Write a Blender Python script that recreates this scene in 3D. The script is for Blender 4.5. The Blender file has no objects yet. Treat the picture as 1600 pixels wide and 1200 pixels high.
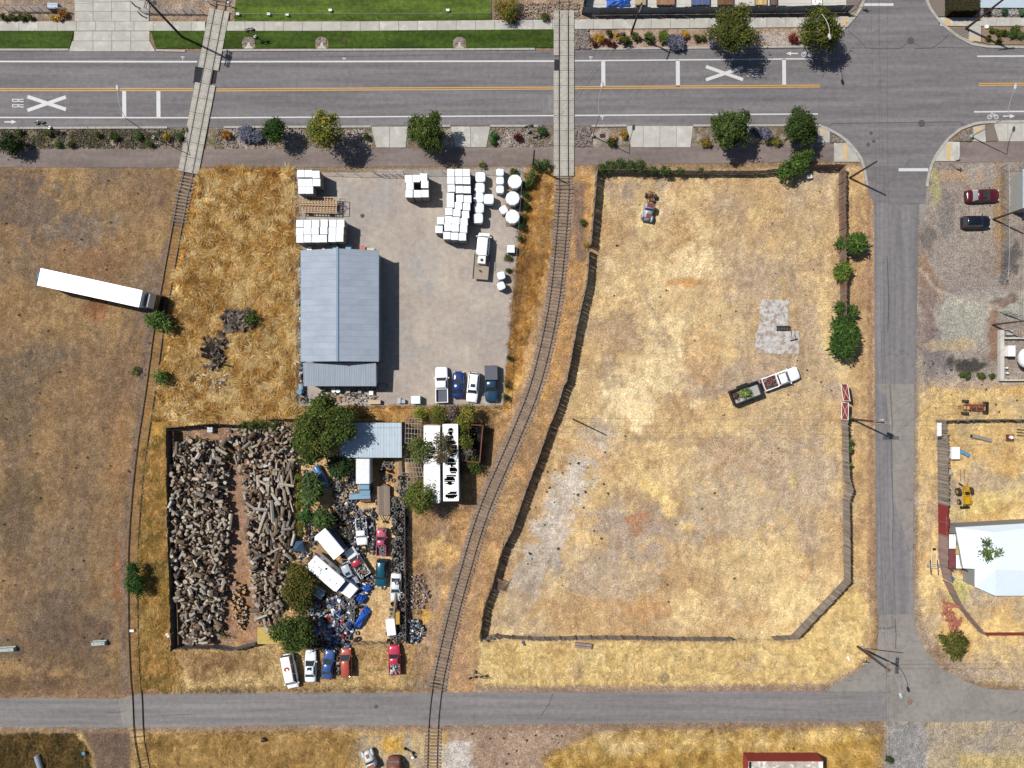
import bpy, math, random
import numpy as np
from mathutils import Vector, Matrix, Euler
R = math.radians
random.seed(7)
# ---------------------------------------------------------------- camera, world, sun, exposure
sc = bpy.context.scene
H = 115.0                       # camera height in metres
S = 0.1                         # metres per photograph pixel on the ground
cam_d = bpy.data.cameras.new("camera"); cam = bpy.data.objects.new("camera", cam_d)
sc.collection.objects.link(cam); sc.camera = cam
cam.location = (0, 0, H); cam.rotation_euler = (0, 0, 0)
cam_d.sensor_width = 36; cam_d.lens = 36 * H / 160.0
cam_d.clip_start = 1; cam_d.clip_end = 3000
SH = (0.655, -0.315)            # ground shadow of a one metre post
az = math.atan2(-SH[1], -SH[0]); el = math.atan2(1, math.hypot(*SH))
sun_dir = Vector((math.cos(el) * math.cos(az), math.cos(el) * math.sin(az), math.sin(el)))
world = bpy.data.worlds.new("World"); sc.world = world; world.use_nodes = True
wn = world.node_tree
sky = wn.nodes.new("ShaderNodeTexSky"); sky.sky_type = 'NISHITA'; sky.sun_disc = False
sky.sun_elevation = el; sky.sun_rotation = math.pi / 2 - az
sky.dust_density = 1.0; sky.ozone_density = 1.0
bg = wn.nodes["Background"]; bg.inputs[1].default_value = 0.062
wn.links.new(sky.outputs[0], bg.inputs[0])
sun_d = bpy.data.lights.new("sun", 'SUN'); sun_d.energy = 4.4; sun_d.angle = R(0.53); sun_d.color = (1.0, 0.965, 0.91)
sun = bpy.data.objects.new("sun", sun_d); sc.collection.objects.link(sun)
sun.location = sun_dir * 200; sun.rotation_euler = sun_dir.to_track_quat('Z', 'Y').to_euler()
sc.view_settings.view_transform = 'Standard'; sc.view_settings.look = 'None'
sc.view_settings.exposure = 0.55; sc.view_settings.gamma = 1; sc.view_settings.use_curve_mapping = False
try:
    sc.cycles.max_bounces = 5; sc.cycles.transparent_max_bounces = 12
except Exception:
    pass
F = 2.1                         # display-linear value per unit of base colour on flat sunlit ground
def s2l(c):
    c = np.asarray(c, float) / 255.0
    return np.where(c <= 0.04045, c / 12.92, ((c + 0.055) / 1.055) ** 2.4)
def C(r, g, b, k=1.0):          # a colour as it looks sunlit in the picture -> base colour
    k = k * (1 + .75 * min(1, max(0, (min(r, g, b) - 212) / 26)))      # whites burn out in the photograph
    v = np.clip(s2l((r, g, b)) / F * k, 0.004, 0.85)
    return (float(v[0]), float(v[1]), float(v[2]), 1.0)
def W(px, py, z=0.0):
    f = S * (H - z) / H
    return Vector(((px - 800) * f, (600 - py) * f, z))
# ---------------------------------------------------------------- numpy noise
_tab = np.random.RandomState(11).rand(256, 256)
def vnoise(x, y, seed=0):
    x = np.asarray(x, float) + seed * 17.31; y = np.asarray(y, float) + seed * 9.73
    xi = np.floor(x).astype(int); yi = np.floor(y).astype(int); fx = x - xi; fy = y - yi
    fx = fx * fx * (3 - 2 * fx); fy = fy * fy * (3 - 2 * fy)
    t = lambda a, b: _tab[(xi + a) & 255, (yi + b) & 255]
    return (t(0, 0) * (1 - fx) + t(1, 0) * fx) * (1 - fy) + (t(0, 1) * (1 - fx) + t(1, 1) * fx) * fy
def fbm(x, y, scale, octv=4, seed=0):
    s = 0; a = 1; n = 0
    for i in range(octv):
        s = s + a * vnoise(x / scale, y / scale, seed + i * 3); n += a; a *= .55; scale /= 2.03
    return s / n
def sstep(a, b, x):
    t = np.clip((x - a) / (b - a), 0, 1); return t * t * (3 - 2 * t)
def inside(poly, x, y):
    r = np.zeros(np.shape(x), bool); n = len(poly)
    for i in range(n):
        x0, y0 = poly[i]; x1, y1 = poly[(i + 1) % n]
        if y0 == y1: continue
        c = ((y0 > y) != (y1 > y)) & (x < (x1 - x0) * (y - y0) / (y1 - y0) + x0)
        r ^= c
    return r
def sdf(poly, x, y):            # positive inside
    d = np.full(np.shape(x), 1e9); n = len(poly)
    for i in range(n):
        x0, y0 = poly[i]; x1, y1 = poly[(i + 1) % n]
        dx, dy = x1 - x0, y1 - y0; L = dx * dx + dy * dy + 1e-9
        t = np.clip(((x - x0) * dx + (y - y0) * dy) / L, 0, 1)
        d = np.minimum(d, np.hypot(x - x0 - t * dx, y - y0 - t * dy))
    return np.where(inside(poly, x, y), d, -d)
# ---------------------------------------------------------------- objects
COL = sc.collection
def setp(o, label=None, cat=None, group=None, kind=None):
    if label: o["label"] = label
    if cat: o["category"] = cat
    if group: o["group"] = group
    if kind: o["kind"] = kind
    return o
def thing(name, label, cat, loc=(0, 0, 0), rz=0.0, group=None):
    o = bpy.data.objects.new(name, None); o.empty_display_size = .3; COL.objects.link(o)
    o.location = loc; o.rotation_euler = (0, 0, rz)
    return setp(o, label, cat, group)
def inst(name, mesh, parent=None, loc=(0, 0, 0), rot=(0, 0, 0), scale=(1, 1, 1)):
    o = bpy.data.objects.new(name, mesh); COL.objects.link(o)
    o.location = loc; o.rotation_euler = rot; o.scale = scale
    if parent is not None: o.parent = parent
    return o
class MB:
    def __init__(s): s.v = []; s.f = []; s.m = []
    def add(s, vs, fs, mat=0):
        n = len(s.v); s.v += [tuple(p) for p in vs]
        for f in fs: s.f.append(tuple(i + n for i in f)); s.m.append(mat)
        return s
    def box(s, c, d, rz=0.0, mat=0, top=(1, 1), shift=(0, 0)):
        hx, hy, hz = d[0] / 2, d[1] / 2, d[2] / 2; ca, sa = math.cos(rz), math.sin(rz); P = []
        for z, tx, ty, ox, oy in ((-hz, 1, 1, 0, 0), (hz, top[0], top[1], shift[0], shift[1])):
            for x, y in ((-hx, -hy), (hx, -hy), (hx, hy), (-hx, hy)):
                x = x * tx + ox; y = y * ty + oy
                P.append((c[0] + x * ca - y * sa, c[1] + x * sa + y * ca, c[2] + z))
        return s.add(P, [(3, 2, 1, 0), (4, 5, 6, 7), (0, 1, 5, 4), (1, 2, 6, 5), (2, 3, 7, 6), (3, 0, 4, 7)], mat)
    def tube(s, a, b, r0, r1=None, n=6, mat=0, capmat=None):
        r1 = r0 if r1 is None else r1; a = Vector(a); b = Vector(b); d = (b - a)
        if d.length < 1e-6: return s
        d.normalize(); u = d.orthogonal().normalized(); w = d.cross(u); P = []
        for c, r in ((a, r0), (b, r1)):
            for i in range(n):
                t = 2 * math.pi * i / n; P.append(c + u * (r * math.cos(t)) + w * (r * math.sin(t)))
        s.add(P, [(i, (i + 1) % n, n + (i + 1) % n, n + i) for i in range(n)], mat)
        cm = mat if capmat is None else capmat
        return s.add(P, [tuple(range(n))[::-1], tuple(range(n, 2 * n))], cm)
    def path(s, pts, r, n=5, mat=0):
        for a, b in zip(pts, pts[1:]): s.tube(a, b, r, r, n, mat)
        return s
    def beam(s, a, b, w, h, mat=0):
        a = Vector(a); b = Vector(b); d = b - a
        if d.length < 1e-6: return s
        d.normalize(); u = Vector((0, 0, 1)).cross(d)
        u = Vector((1, 0, 0)) if u.length < 1e-4 else u.normalized(); t = d.cross(u); P = []
        for c in (a, b):
            for x, y in ((-1, -1), (1, -1), (1, 1), (-1, 1)): P.append(c + u * (x * w / 2) + t * (y * h / 2))
        return s.add(P, [(3, 2, 1, 0), (4, 5, 6, 7), (0, 1, 5, 4), (1, 2, 6, 5), (2, 3, 7, 6), (3, 0, 4, 7)], mat)
    def prism(s, poly, z0, z1, mat=0, side=None):
        poly = list(poly); A = sum(poly[i][0] * poly[(i + 1) % len(poly)][1] - poly[(i + 1) % len(poly)][0] * poly[i][1] for i in range(len(poly)))
        if A < 0: poly = poly[::-1]
        n = len(poly); P = [(x, y, z0) for x, y in poly] + [(x, y, z1) for x, y in poly]
        s.add(P, [tuple(range(n, 2 * n))], mat)
        return s.add(P, [(i, (i + 1) % n, n + (i + 1) % n, n + i) for i in range(n)], mat if side is None else side)
    def sheet(s, poly, z, mat=0):
        poly = list(poly); A = sum(poly[i][0] * poly[(i + 1) % len(poly)][1] - poly[(i + 1) % len(poly)][0] * poly[i][1] for i in range(len(poly)))
        if A < 0: poly = poly[::-1]
        return s.add([(x, y, z) for x, y in poly], [tuple(range(len(poly)))], mat)
    def loft(s, rings, mat=0, caps=True, closed=True):
        n = len(rings[0]); P = [p for r in rings for p in r]; fs = []
        for k in range(len(rings) - 1):
            for i in range(n if closed else n - 1):
                j = (i + 1) % n; fs.append((k * n + i, k * n + j, (k + 1) * n + j, (k + 1) * n + i))
        if caps: fs += [tuple(range(n))[::-1], tuple(range((len(rings) - 1) * n, len(rings) * n))]
        return s.add(P, fs, mat)
    def blob(s, c, r, mat=0, n=8, m=5, jit=0.0, top=1.0):
        P = []; rings = []
        for k in range(m + 1):
            ph = math.pi * k / m - math.pi / 2; ring = []
            for i in range(n):
                t = 2 * math.pi * i / n; q = 1 + random.uniform(-jit, jit)
                rr = max(math.cos(ph), 0.03) ** top
                ring.append((c[0] + r[0] * rr * math.cos(t) * q, c[1] + r[1] * rr * math.sin(t) * q, c[2] + r[2] * math.sin(ph)))
            rings.append(ring)
        return s.loft(rings, mat)
    def mesh(s, name, mats, smooth=False):
        me = bpy.data.meshes.new(name); me.from_pydata(s.v, [], s.f)
        for m in (mats if isinstance(mats, (list, tuple)) else [mats]): me.materials.append(m)
        me.polygons.foreach_set("material_index", s.m)
        if smooth: me.polygons.foreach_set("use_smooth", [True] * len(s.f))
        me.update(); return me
    def build(s, name, mats, parent=None, smooth=False, loc=(0, 0, 0), rot=(0, 0, 0)):
        return inst(name, s.mesh(name, mats, smooth), parent, loc, rot)
def fastmesh(name, V, k, col, mat):
    """V: (N*k,3) array of separate k-gons; col: (N,3) face colours"""
    n = len(V) // k; me = bpy.data.meshes.new(name)
    me.vertices.add(n * k); me.vertices.foreach_set("co", np.ascontiguousarray(V, np.float32).ravel())
    me.loops.add(n * k); me.loops.foreach_set("vertex_index", np.arange(n * k, dtype=np.int32))
    me.polygons.add(n); me.polygons.foreach_set("loop_start", np.arange(0, n * k, k, dtype=np.int32))
    try: me.polygons.foreach_set("loop_total", np.full(n, k, np.int32))
    except Exception: pass
    a = me.color_attributes.new("tint", 'FLOAT_COLOR', 'POINT')
    cc = np.ones((n * k, 4), np.float32); cc[:, :3] = np.repeat(col, k, axis=0); a.data.foreach_set("color", cc.ravel())
    me.materials.append(mat); me.update(); me.validate(); return me
# ---------------------------------------------------------------- materials
_M = {}
def nodes_of(m):
    nt = m.node_tree; return nt, nt.nodes, nt.links, nt.nodes["Principled BSDF"]
def mat(name, col, rough=.8, var=.18, scale=2.0, metal=0.0, bump=0.0, col2=None, thr=.55, rnd=0.0, coat=0.0, stretch=(1, 1, 1), spec=.35, gen=False, hue=0.0):
    if name in _M: return _M[name]
    m = bpy.data.materials.new(name); m.use_nodes = True; nt, N, L, b = nodes_of(m)
    tc = N.new("ShaderNodeTexCoord"); mp = N.new("ShaderNodeMapping"); mp.inputs["Scale"].default_value = stretch
    L.new(tc.outputs["Object"], mp.inputs[0])
    if rnd or hue:
        oi = N.new("ShaderNodeObjectInfo"); ad = N.new("ShaderNodeVectorMath"); ad.operation = 'MULTIPLY_ADD'
        L.new(oi.outputs["Random"], ad.inputs[0]); ad.inputs[1].default_value = (37, 51, 23); L.new(tc.outputs["Object"], ad.inputs[2])
        L.new(ad.outputs[0], mp.inputs[0])
    nz = N.new("ShaderNodeTexNoise"); nz.inputs["Scale"].default_value = scale; nz.inputs["Detail"].default_value = 5; nz.inputs["Roughness"].default_value = .62
    L.new(mp.outputs[0], nz.inputs["Vector"])
    cr = N.new("ShaderNodeValToRGB"); L.new(nz.outputs[0], cr.inputs[0])
    lo = [max(0, c * (1 - var)) for c in col[:3]] + [1]; hi = [min(.9, c * (1 + var)) for c in col[:3]] + [1]
    cr.color_ramp.elements[0].position = .33; cr.color_ramp.elements[0].color = lo
    cr.color_ramp.elements[1].position = .67; cr.color_ramp.elements[1].color = hi
    out = cr.outputs[0]
    if col2 is not None:
        n2 = N.new("ShaderNodeTexNoise"); n2.inputs["Scale"].default_value = scale * .6; n2.inputs["Detail"].default_value = 6; n2.inputs["Roughness"].default_value = .7
        L.new(mp.outputs[0], n2.inputs["Vector"])
        r2 = N.new("ShaderNodeValToRGB"); r2.color_ramp.elements[0].position = thr - .04; r2.color_ramp.elements[1].position = thr + .04
        L.new(n2.outputs[0], r2.inputs[0]); mx = N.new("ShaderNodeMix"); mx.data_type = 'RGBA'
        L.new(r2.outputs[0], mx.inputs[0]); L.new(out, mx.inputs[6]); mx.inputs[7].default_value = col2; out = mx.outputs[2]
    if rnd or hue:
        hs = N.new("ShaderNodeHueSaturation"); mr = N.new("ShaderNodeMapRange"); L.new(oi.outputs["Random"], mr.inputs[0])
        mr.inputs[3].default_value = 1 - rnd; mr.inputs[4].default_value = 1 + rnd; L.new(mr.outputs[0], hs.inputs["Value"])
        if hue:
            m2 = N.new("ShaderNodeMath"); m2.operation = 'MULTIPLY'; m2.inputs[1].default_value = 7.13; L.new(oi.outputs["Random"], m2.inputs[0])
            m3 = N.new("ShaderNodeMath"); m3.operation = 'FRACT'; L.new(m2.outputs[0], m3.inputs[0])
            m4 = N.new("ShaderNodeMapRange"); L.new(m3.outputs[0], m4.inputs[0]); m4.inputs[3].default_value = 1 - hue; m4.inputs[4].default_value = 1 + hue
            L.new(m4.outputs[0], hs.inputs["Saturation"])
        L.new(out, hs.inputs["Color"]); out = hs.outputs[0]
    L.new(out, b.inputs["Base Color"]); b.inputs["Roughness"].default_value = rough; b.inputs["Metallic"].default_value = metal
    b.inputs["Specular IOR Level"].default_value = spec
    if coat: b.inputs["Coat Weight"].default_value = coat; b.inputs["Coat Roughness"].default_value = .12
    if bump:
        bp = N.new("ShaderNodeBump"); bp.inputs["Strength"].default_value = bump; bp.inputs["Distance"].default_value = .05
        n3 = N.new("ShaderNodeTexNoise"); n3.inputs["Scale"].default_value = scale * 5; n3.inputs["Detail"].default_value = 4; L.new(mp.outputs[0], n3.inputs["Vector"])
        L.new(n3.outputs[0], bp.inputs["Height"]); L.new(bp.outputs[0], b.inputs["Normal"])
    _M[name] = m; return m
def paint(name, col, rough=.28, dirt=None, thr=.62):
    return mat("paint_" + name, col, rough=rough, var=.05, scale=1.2, coat=.5, spec=.5, col2=dirt, thr=thr)
def tint_mat(name, rough=.85, transl=.25):
    m = bpy.data.materials.new(name); m.use_nodes = True; nt, N, L, b = nodes_of(m)
    a = N.new("ShaderNodeAttribute"); a.attribute_name = "tint"; L.new(a.outputs["Color"], b.inputs["Base Color"])
    b.inputs["Roughness"].default_value = rough; b.inputs["Specular IOR Level"].default_value = .2
    if transl:
        t = N.new("ShaderNodeBsdfTranslucent"); L.new(a.outputs["Color"], t.inputs[0]); mx = N.new("ShaderNodeMixShader"); mx.inputs[0].default_value = transl
        L.new(b.outputs[0], mx.inputs[1]); L.new(t.outputs[0], mx.inputs[2]); L.new(mx.outputs[0], N["Material Output"].inputs[0])
    return m
def ground_mat(name, amp=(.35, .3, .25), scales=(.9, 3.2, 11.0), bump=.6, stretch=(1, 1, 1), attr=True, col=None, cracks=0.0, speck=0.0):
    """attribute colour (or flat col) times three bands of noise; fine relief from the same noise"""
    m = bpy.data.materials.new(name); m.use_nodes = True; nt, N, L, b = nodes_of(m)
    if attr:
        a = N.new("ShaderNodeAttribute"); a.attribute_name = "tint"; out = a.outputs["Color"]
    else:
        rg = N.new("ShaderNodeRGB"); rg.outputs[0].default_value = col; out = rg.outputs[0]
    tc = N.new("ShaderNodeTexCoord"); mp = N.new("ShaderNodeMapping"); mp.inputs["Scale"].default_value = stretch; L.new(tc.outputs["Object"], mp.inputs[0])
    hgt = None
    for i, (am, scl) in enumerate(zip(amp, scales)):
        nz = N.new("ShaderNodeTexNoise"); nz.inputs["Scale"].default_value = scl; nz.inputs["Detail"].default_value = 4; nz.inputs["Roughness"].default_value = .65
        if i == 1 and name == "ground_soil": nz.inputs["Distortion"].default_value = 2.0
        L.new(mp.outputs[0] if i == 0 else tc.outputs["Object"], nz.inputs["Vector"])
        mr = N.new("ShaderNodeMapRange"); mr.inputs[1].default_value = .36; mr.inputs[2].default_value = .64; mr.inputs[3].default_value = 1 - am; mr.inputs[4].default_value = 1 + am
        L.new(nz.outputs[0], mr.inputs[0]); vm = N.new("ShaderNodeVectorMath"); vm.operation = 'SCALE'
        L.new(out, vm.inputs[0]); L.new(mr.outputs[0], vm.inputs["Scale"]); out = vm.outputs[0]; hgt = nz.outputs[0]
    if speck:
        vo = N.new("ShaderNodeTexVoronoi"); vo.inputs["Scale"].default_value = 2.2; L.new(tc.outputs["Object"], vo.inputs["Vector"])
        lt = N.new("ShaderNodeMath"); lt.operation = 'LESS_THAN'; lt.inputs[1].default_value = .11; L.new(vo.outputs["Distance"], lt.inputs[0])
        cm = N.new("ShaderNodeSeparateColor"); L.new(vo.outputs["Color"], cm.inputs[0])
        g = N.new("ShaderNodeMath"); g.operation = 'GREATER_THAN'; g.inputs[1].default_value = .6; L.new(cm.outputs[0], g.inputs[0])
        mu = N.new("ShaderNodeMath"); mu.operation = 'MULTIPLY'; L.new(lt.outputs[0], mu.inputs[0]); L.new(g.outputs[0], mu.inputs[1])
        mr = N.new("ShaderNodeMapRange"); mr.inputs[3].default_value = 1; mr.inputs[4].default_value = 1 - speck; L.new(mu.outputs[0], mr.inputs[0])
        vm = N.new("ShaderNodeVectorMath"); vm.operation = 'SCALE'; L.new(out, vm.inputs[0]); L.new(mr.outputs[0], vm.inputs["Scale"]); out = vm.outputs[0]
    if cracks:
        vo = N.new("ShaderNodeTexVoronoi"); vo.feature = 'DISTANCE_TO_EDGE'; vo.inputs["Scale"].default_value = .13
        nd = N.new("ShaderNodeTexNoise"); nd.inputs["Scale"].default_value = .8; nd.inputs["Detail"].default_value = 4; L.new(tc.outputs["Object"], nd.inputs["Vector"])
        av = N.new("ShaderNodeVectorMath"); av.operation = 'MULTIPLY_ADD'; av.inputs[1].default_value = (2.2, 2.2, 0); L.new(nd.outputs["Color"], av.inputs[0]); L.new(tc.outputs["Object"], av.inputs[2])
        L.new(av.outputs[0], vo.inputs["Vector"])
        mr = N.new("ShaderNodeMapRange"); mr.inputs[1].default_value = .0; mr.inputs[2].default_value = .006; mr.inputs[3].default_value = 1 - cracks; mr.inputs[4].default_value = 1
        L.new(vo.outputs["Distance"], mr.inputs[0]); vm = N.new("ShaderNodeVectorMath"); vm.operation = 'SCALE'; L.new(out, vm.inputs[0]); L.new(mr.outputs[0], vm.inputs["Scale"]); out = vm.outputs[0]
    L.new(out, b.inputs["Base Color"]); b.inputs["Roughness"].default_value = .93; b.inputs["Specular IOR Level"].default_value = .15
    if bump:
        bp = N.new("ShaderNodeBump"); bp.inputs["Strength"].default_value = bump; bp.inputs["Distance"].default_value = .12
        L.new(hgt, bp.inputs["Height"]); L.new(bp.outputs[0], b.inputs["Normal"])
    return m
def wire_mat(name, col):
    m = bpy.data.materials.new(name); m.use_nodes = True; nt, N, L, b = nodes_of(m)
    b.inputs["Base Color"].default_value = col; b.inputs["Roughness"].default_value = .5; b.inputs["Metallic"].default_value = .5
    tc = N.new("ShaderNodeTexCoord"); sx = N.new("ShaderNodeSeparateXYZ"); L.new(tc.outputs["Object"], sx.inputs[0])
    u = N.new("ShaderNodeMath"); u.operation = 'ADD'; L.new(sx.outputs[0], u.inputs[0]); L.new(sx.outputs[1], u.inputs[1]); acc = None
    for sg in ('ADD', 'SUBTRACT'):
        a = N.new("ShaderNodeMath"); a.operation = sg; L.new(u.outputs[0], a.inputs[0]); L.new(sx.outputs[2], a.inputs[1])
        k = N.new("ShaderNodeMath"); k.operation = 'MULTIPLY'; k.inputs[1].default_value = 14; L.new(a.outputs[0], k.inputs[0])
        f = N.new("ShaderNodeMath"); f.operation = 'FRACT'; L.new(k.outputs[0], f.inputs[0])
        l = N.new("ShaderNodeMath"); l.operation = 'LESS_THAN'; l.inputs[1].default_value = .1; L.new(f.outputs[0], l.inputs[0])
        if acc is None: acc = l.outputs[0]
        else:
            x = N.new("ShaderNodeMath"); x.operation = 'MAXIMUM'; L.new(acc, x.inputs[0]); L.new(l.outputs[0], x.inputs[1]); acc = x.outputs[0]
    tr = N.new("ShaderNodeBsdfTransparent"); mx = N.new("ShaderNodeMixShader"); L.new(acc, mx.inputs[0]); L.new(tr.outputs[0], mx.inputs[1]); L.new(b.outputs[0], mx.inputs[2])
    L.new(mx.outputs[0], N["Material Output"].inputs[0]); return m
ORD = ["first", "second", "third", "fourth", "fifth", "sixth", "seventh", "eighth", "ninth", "tenth", "eleventh", "twelfth", "thirteenth", "fourteenth", "fifteenth", "sixteenth", "seventeenth", "eighteenth", "nineteenth", "twentieth"]
def spline(pts, step=5.0):
    P = [np.array(p, float) for p in pts]; P = [2 * P[0] - P[1]] + P + [2 * P[-1] - P[-2]]; out = []
    for i in range(1, len(P) - 2):
        n = max(1, int(np.linalg.norm(P[i + 1] - P[i]) / step))
        for k in range(n):
            t = k / n; a, b, c, d = P[i - 1], P[i], P[i + 1], P[i + 2]
            out.append(.5 * ((2 * b) + (-a + c) * t + (2 * a - 5 * b + 4 * c - d) * t * t + (-a + 3 * b - 3 * c + d) * t ** 3))
    out.append(P[-2]); return np.array(out)
def along(path, step):          # equal spacing along a polyline -> points, unit tangents
    seg = np.linalg.norm(np.diff(path, axis=0), axis=1); s = np.concatenate([[0], np.cumsum(seg)])
    q = np.arange(0, s[-1], step); x = np.interp(q, s, path[:, 0]); y = np.interp(q, s, path[:, 1])
    x2 = np.interp(q + .5, s, path[:, 0]) - np.interp(q - .5, s, path[:, 0]); y2 = np.interp(q + .5, s, path[:, 1]) - np.interp(q - .5, s, path[:, 1])
    n = np.hypot(x2, y2) + 1e-9; return np.c_[x, y], np.c_[x2 / n, y2 / n]
def px2w(poly): return [tuple(W(x, y)[:2]) for x, y in poly]
def ragged(poly, amp=1.2, step=4, seed=1):   # photo-pixel polygon with a worn edge
    out = []; n = len(poly)
    for i in range(n):
        a = np.array(poly[i], float); b = np.array(poly[(i + 1) % n], float); L = np.linalg.norm(b - a); k = max(1, int(L / step)); nx, ny = -(b - a)[1] / (L + 1e-9), (b - a)[0] / (L + 1e-9)
        for j in range(k):
            p = a + (b - a) * j / k; q = (float(vnoise(p[0] / 7, p[1] / 7, seed)) + .6 * float(vnoise(p[0] / 2.3, p[1] / 2.3, seed + 5)) - .8) * 2 * amp
            out.append((p[0] + nx * q, p[1] + ny * q))
    return out
# ---------------------------------------------------------------- the ground: one sheet, colour per vertex
gx = np.concatenate([[-500, -250, -140, -100], np.arange(-86, 86.01, .28), [100, 140, 250, 500]])
gy = np.concatenate([[-500, -250, -120, -80], np.arange(-66, 66.01, .28), [80, 120, 250, 500]])
GX, GY = np.meshgrid(gx, gy); PX = GX / S + 800; PY = 600 - GY / S
def lin3(c): return np.array(C(*c)[:3])
G = np.zeros(PX.shape + (3,)); G[:] = lin3((150, 124, 94))
wobx = (fbm(PX, PY, 40, 4, 21) - .5); woby = (fbm(PX, PY, 40, 4, 41) - .5)
def mottle(cols, scale, seed, sx=1.0, sy=1.0, gain=3.2):
    """blend a list of colours by noise: weights from independent fields"""
    ws = []
    for i in range(len(cols)):
        ws.append(np.exp(gain * 4 * (fbm(PX * sx, PY * sy, scale, 5, seed + i * 7) - .5)))
    ws = np.array(ws); ws /= ws.sum(0)
    return sum(w[..., None] * lin3(c) for w, c in zip(ws, cols))
def region(poly, cols, scale=60, seed=1, soft=8, rag=22, sx=1, sy=1, gain=3.2, amt=1.0):
    global G
    d = sdf(poly, PX + wobx * rag, PY + woby * rag); a = sstep(-soft, soft, d) * amt
    G = G * (1 - a[..., None]) + mottle(cols, scale, seed, sx, sy, gain) * a[..., None]
lotmask = None
def patch(x, y, rx, ry, col, amt=.8, ang=0, seed=3, rough=1.2):
    global G
    ca, sa = math.cos(R(ang)), math.sin(R(ang)); dx = PX - x; dy = PY - y
    u = (dx * ca + dy * sa) / rx; v = (-dx * sa + dy * ca) / ry
    d = np.hypot(u, v) + (fbm(PX, PY, 14, 4, seed) - .5) * 2 * rough * .8
    a = min(1, amt * 1.15) * (1 - sstep(.6, 1.2, d)) * (1 if lotmask is None else lotmask); G = G * (1 - a[..., None]) + lin3(col) * a[..., None]
def line(pts, w, col, amt=.8, soft=3, rag=6):
    global G
    x = PX + wobx * rag; y = PY + woby * rag; d = np.full(PX.shape, 1e9)
    for (x0, y0), (x1, y1) in zip(pts, pts[1:]):
        dx, dy = x1 - x0, y1 - y0; t = np.clip(((x - x0) * dx + (y - y0) * dy) / (dx * dx + dy * dy + 1e-9), 0, 1)
        d = np.minimum(d, np.hypot(x - x0 - t * dx, y - y0 - t * dy))
    a = amt * (1 - sstep(w - soft, w + soft, d)); G = G * (1 - a[..., None]) + lin3(col) * a[..., None]
# west field
region([(-900, 255), (275, 255), (262, 400), (225, 600), (200, 900), (205, 1095), (-900, 1095)], [(152, 124, 90), (172, 141, 98), (134, 116, 98), (144, 115, 85), (162, 130, 90)], 70, 1, gain=2.6)
for a in [(150, 400, 60, 40, (150, 108, 80), .3), (155, 480, 22, 18, (152, 100, 68), .6), (185, 690, 16, 90, (158, 118, 82), .4), (185, 900, 12, 60, (156, 98, 62), .45), (50, 330, 70, 50, (112, 100, 92), .6), (130, 360, 60, 30, (136, 124, 114), .5), (30, 800, 45, 70, (96, 82, 68), .55), (90, 1010, 70, 60, (120, 98, 76), .7), (100, 960, 60, 50, (112, 95, 80), .6), (20, 620, 40, 80, (104, 92, 80), .5), (15, 1010, 25, 20, (92, 88, 80), .5), (215, 1060, 60, 25, (120, 100, 78), .5), (120, 740, 40, 100, (142, 118, 90), .5), (225, 470, 20, 60, (138, 122, 108), .6), (18, 965, 10, 20, (160, 132, 78), .4), (40, 1070, 60, 14, (104, 82, 62), .6), (160, 985, 18, 14, (104, 82, 70), .5), (150, 1020, 20, 60, (112, 96, 82), .4)]:
    patch(*a[:4], a[4], a[5], seed=int(a[0]) % 9)
line([(262, 380), (247, 450), (232, 540), (222, 620), (212, 700), (200, 800), (196, 900), (196, 1080)], 6, (128, 112, 102), .75)
for p_ in ([(40, 1080), (90, 980), (110, 820), (100, 640), (70, 520)], [(120, 1082), (105, 960), (126, 800), (150, 640), (190, 520), (228, 420)], [(0, 940), (60, 900), (150, 700), (200, 480)], [(60, 1080), (30, 960), (20, 700)]):
    for dx_ in (0, 17): line([(x + dx_, y) for x, y in p_], 3.2, (128, 108, 90), .4, soft=2.4, rag=10)
# rail corridor west + tall grass field
region([(292, 262), (463, 262), (467, 634), (465, 655), (268, 662), (215, 720), (240, 600), (262, 470), (280, 350)], [(196, 142, 66), (226, 184, 108), (150, 104, 48), (206, 158, 82), (130, 100, 52)], 34, 5, gain=4)
region([(232, 600), (270, 640), (272, 1010), (400, 1015), (420, 1080), (210, 1085), (216, 900), (222, 760)], [(196, 150, 78), (172, 140, 72), (138, 122, 68), (210, 160, 92), (176, 124, 68)], 22, 9, gain=4)
line([(266, 640), (270, 760), (271, 900), (272, 1000)], 5, (198, 142, 66), .7)
for a in [(372, 500, 22, 14, (104, 88, 78), .8), (335, 545, 20, 22, (176, 104, 48), .7), (330, 590, 50, 26, (130, 98, 58), .7), (345, 610, 10, 20, (92, 80, 70), .7), (285, 340, 20, 60, (150, 118, 62), .6), (430, 400, 20, 60, (210, 160, 80), .5)]:
    patch(*a[:4], a[4], a[5], seed=int(a[0]) % 9)
# strip in front of the log yard and junk yard
region([(275, 1012), (680, 1005), (670, 1083), (275, 1083)], [(206, 176, 124), (178, 142, 98), (222, 194, 140), (190, 150, 100)], 30, 13, gain=4)
region([(275, 1020), (400, 1020), (420, 1050), (300, 1062)], [(166, 130, 96), (190, 158, 112), (140, 104, 76)], 16, 14, gain=4)
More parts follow.
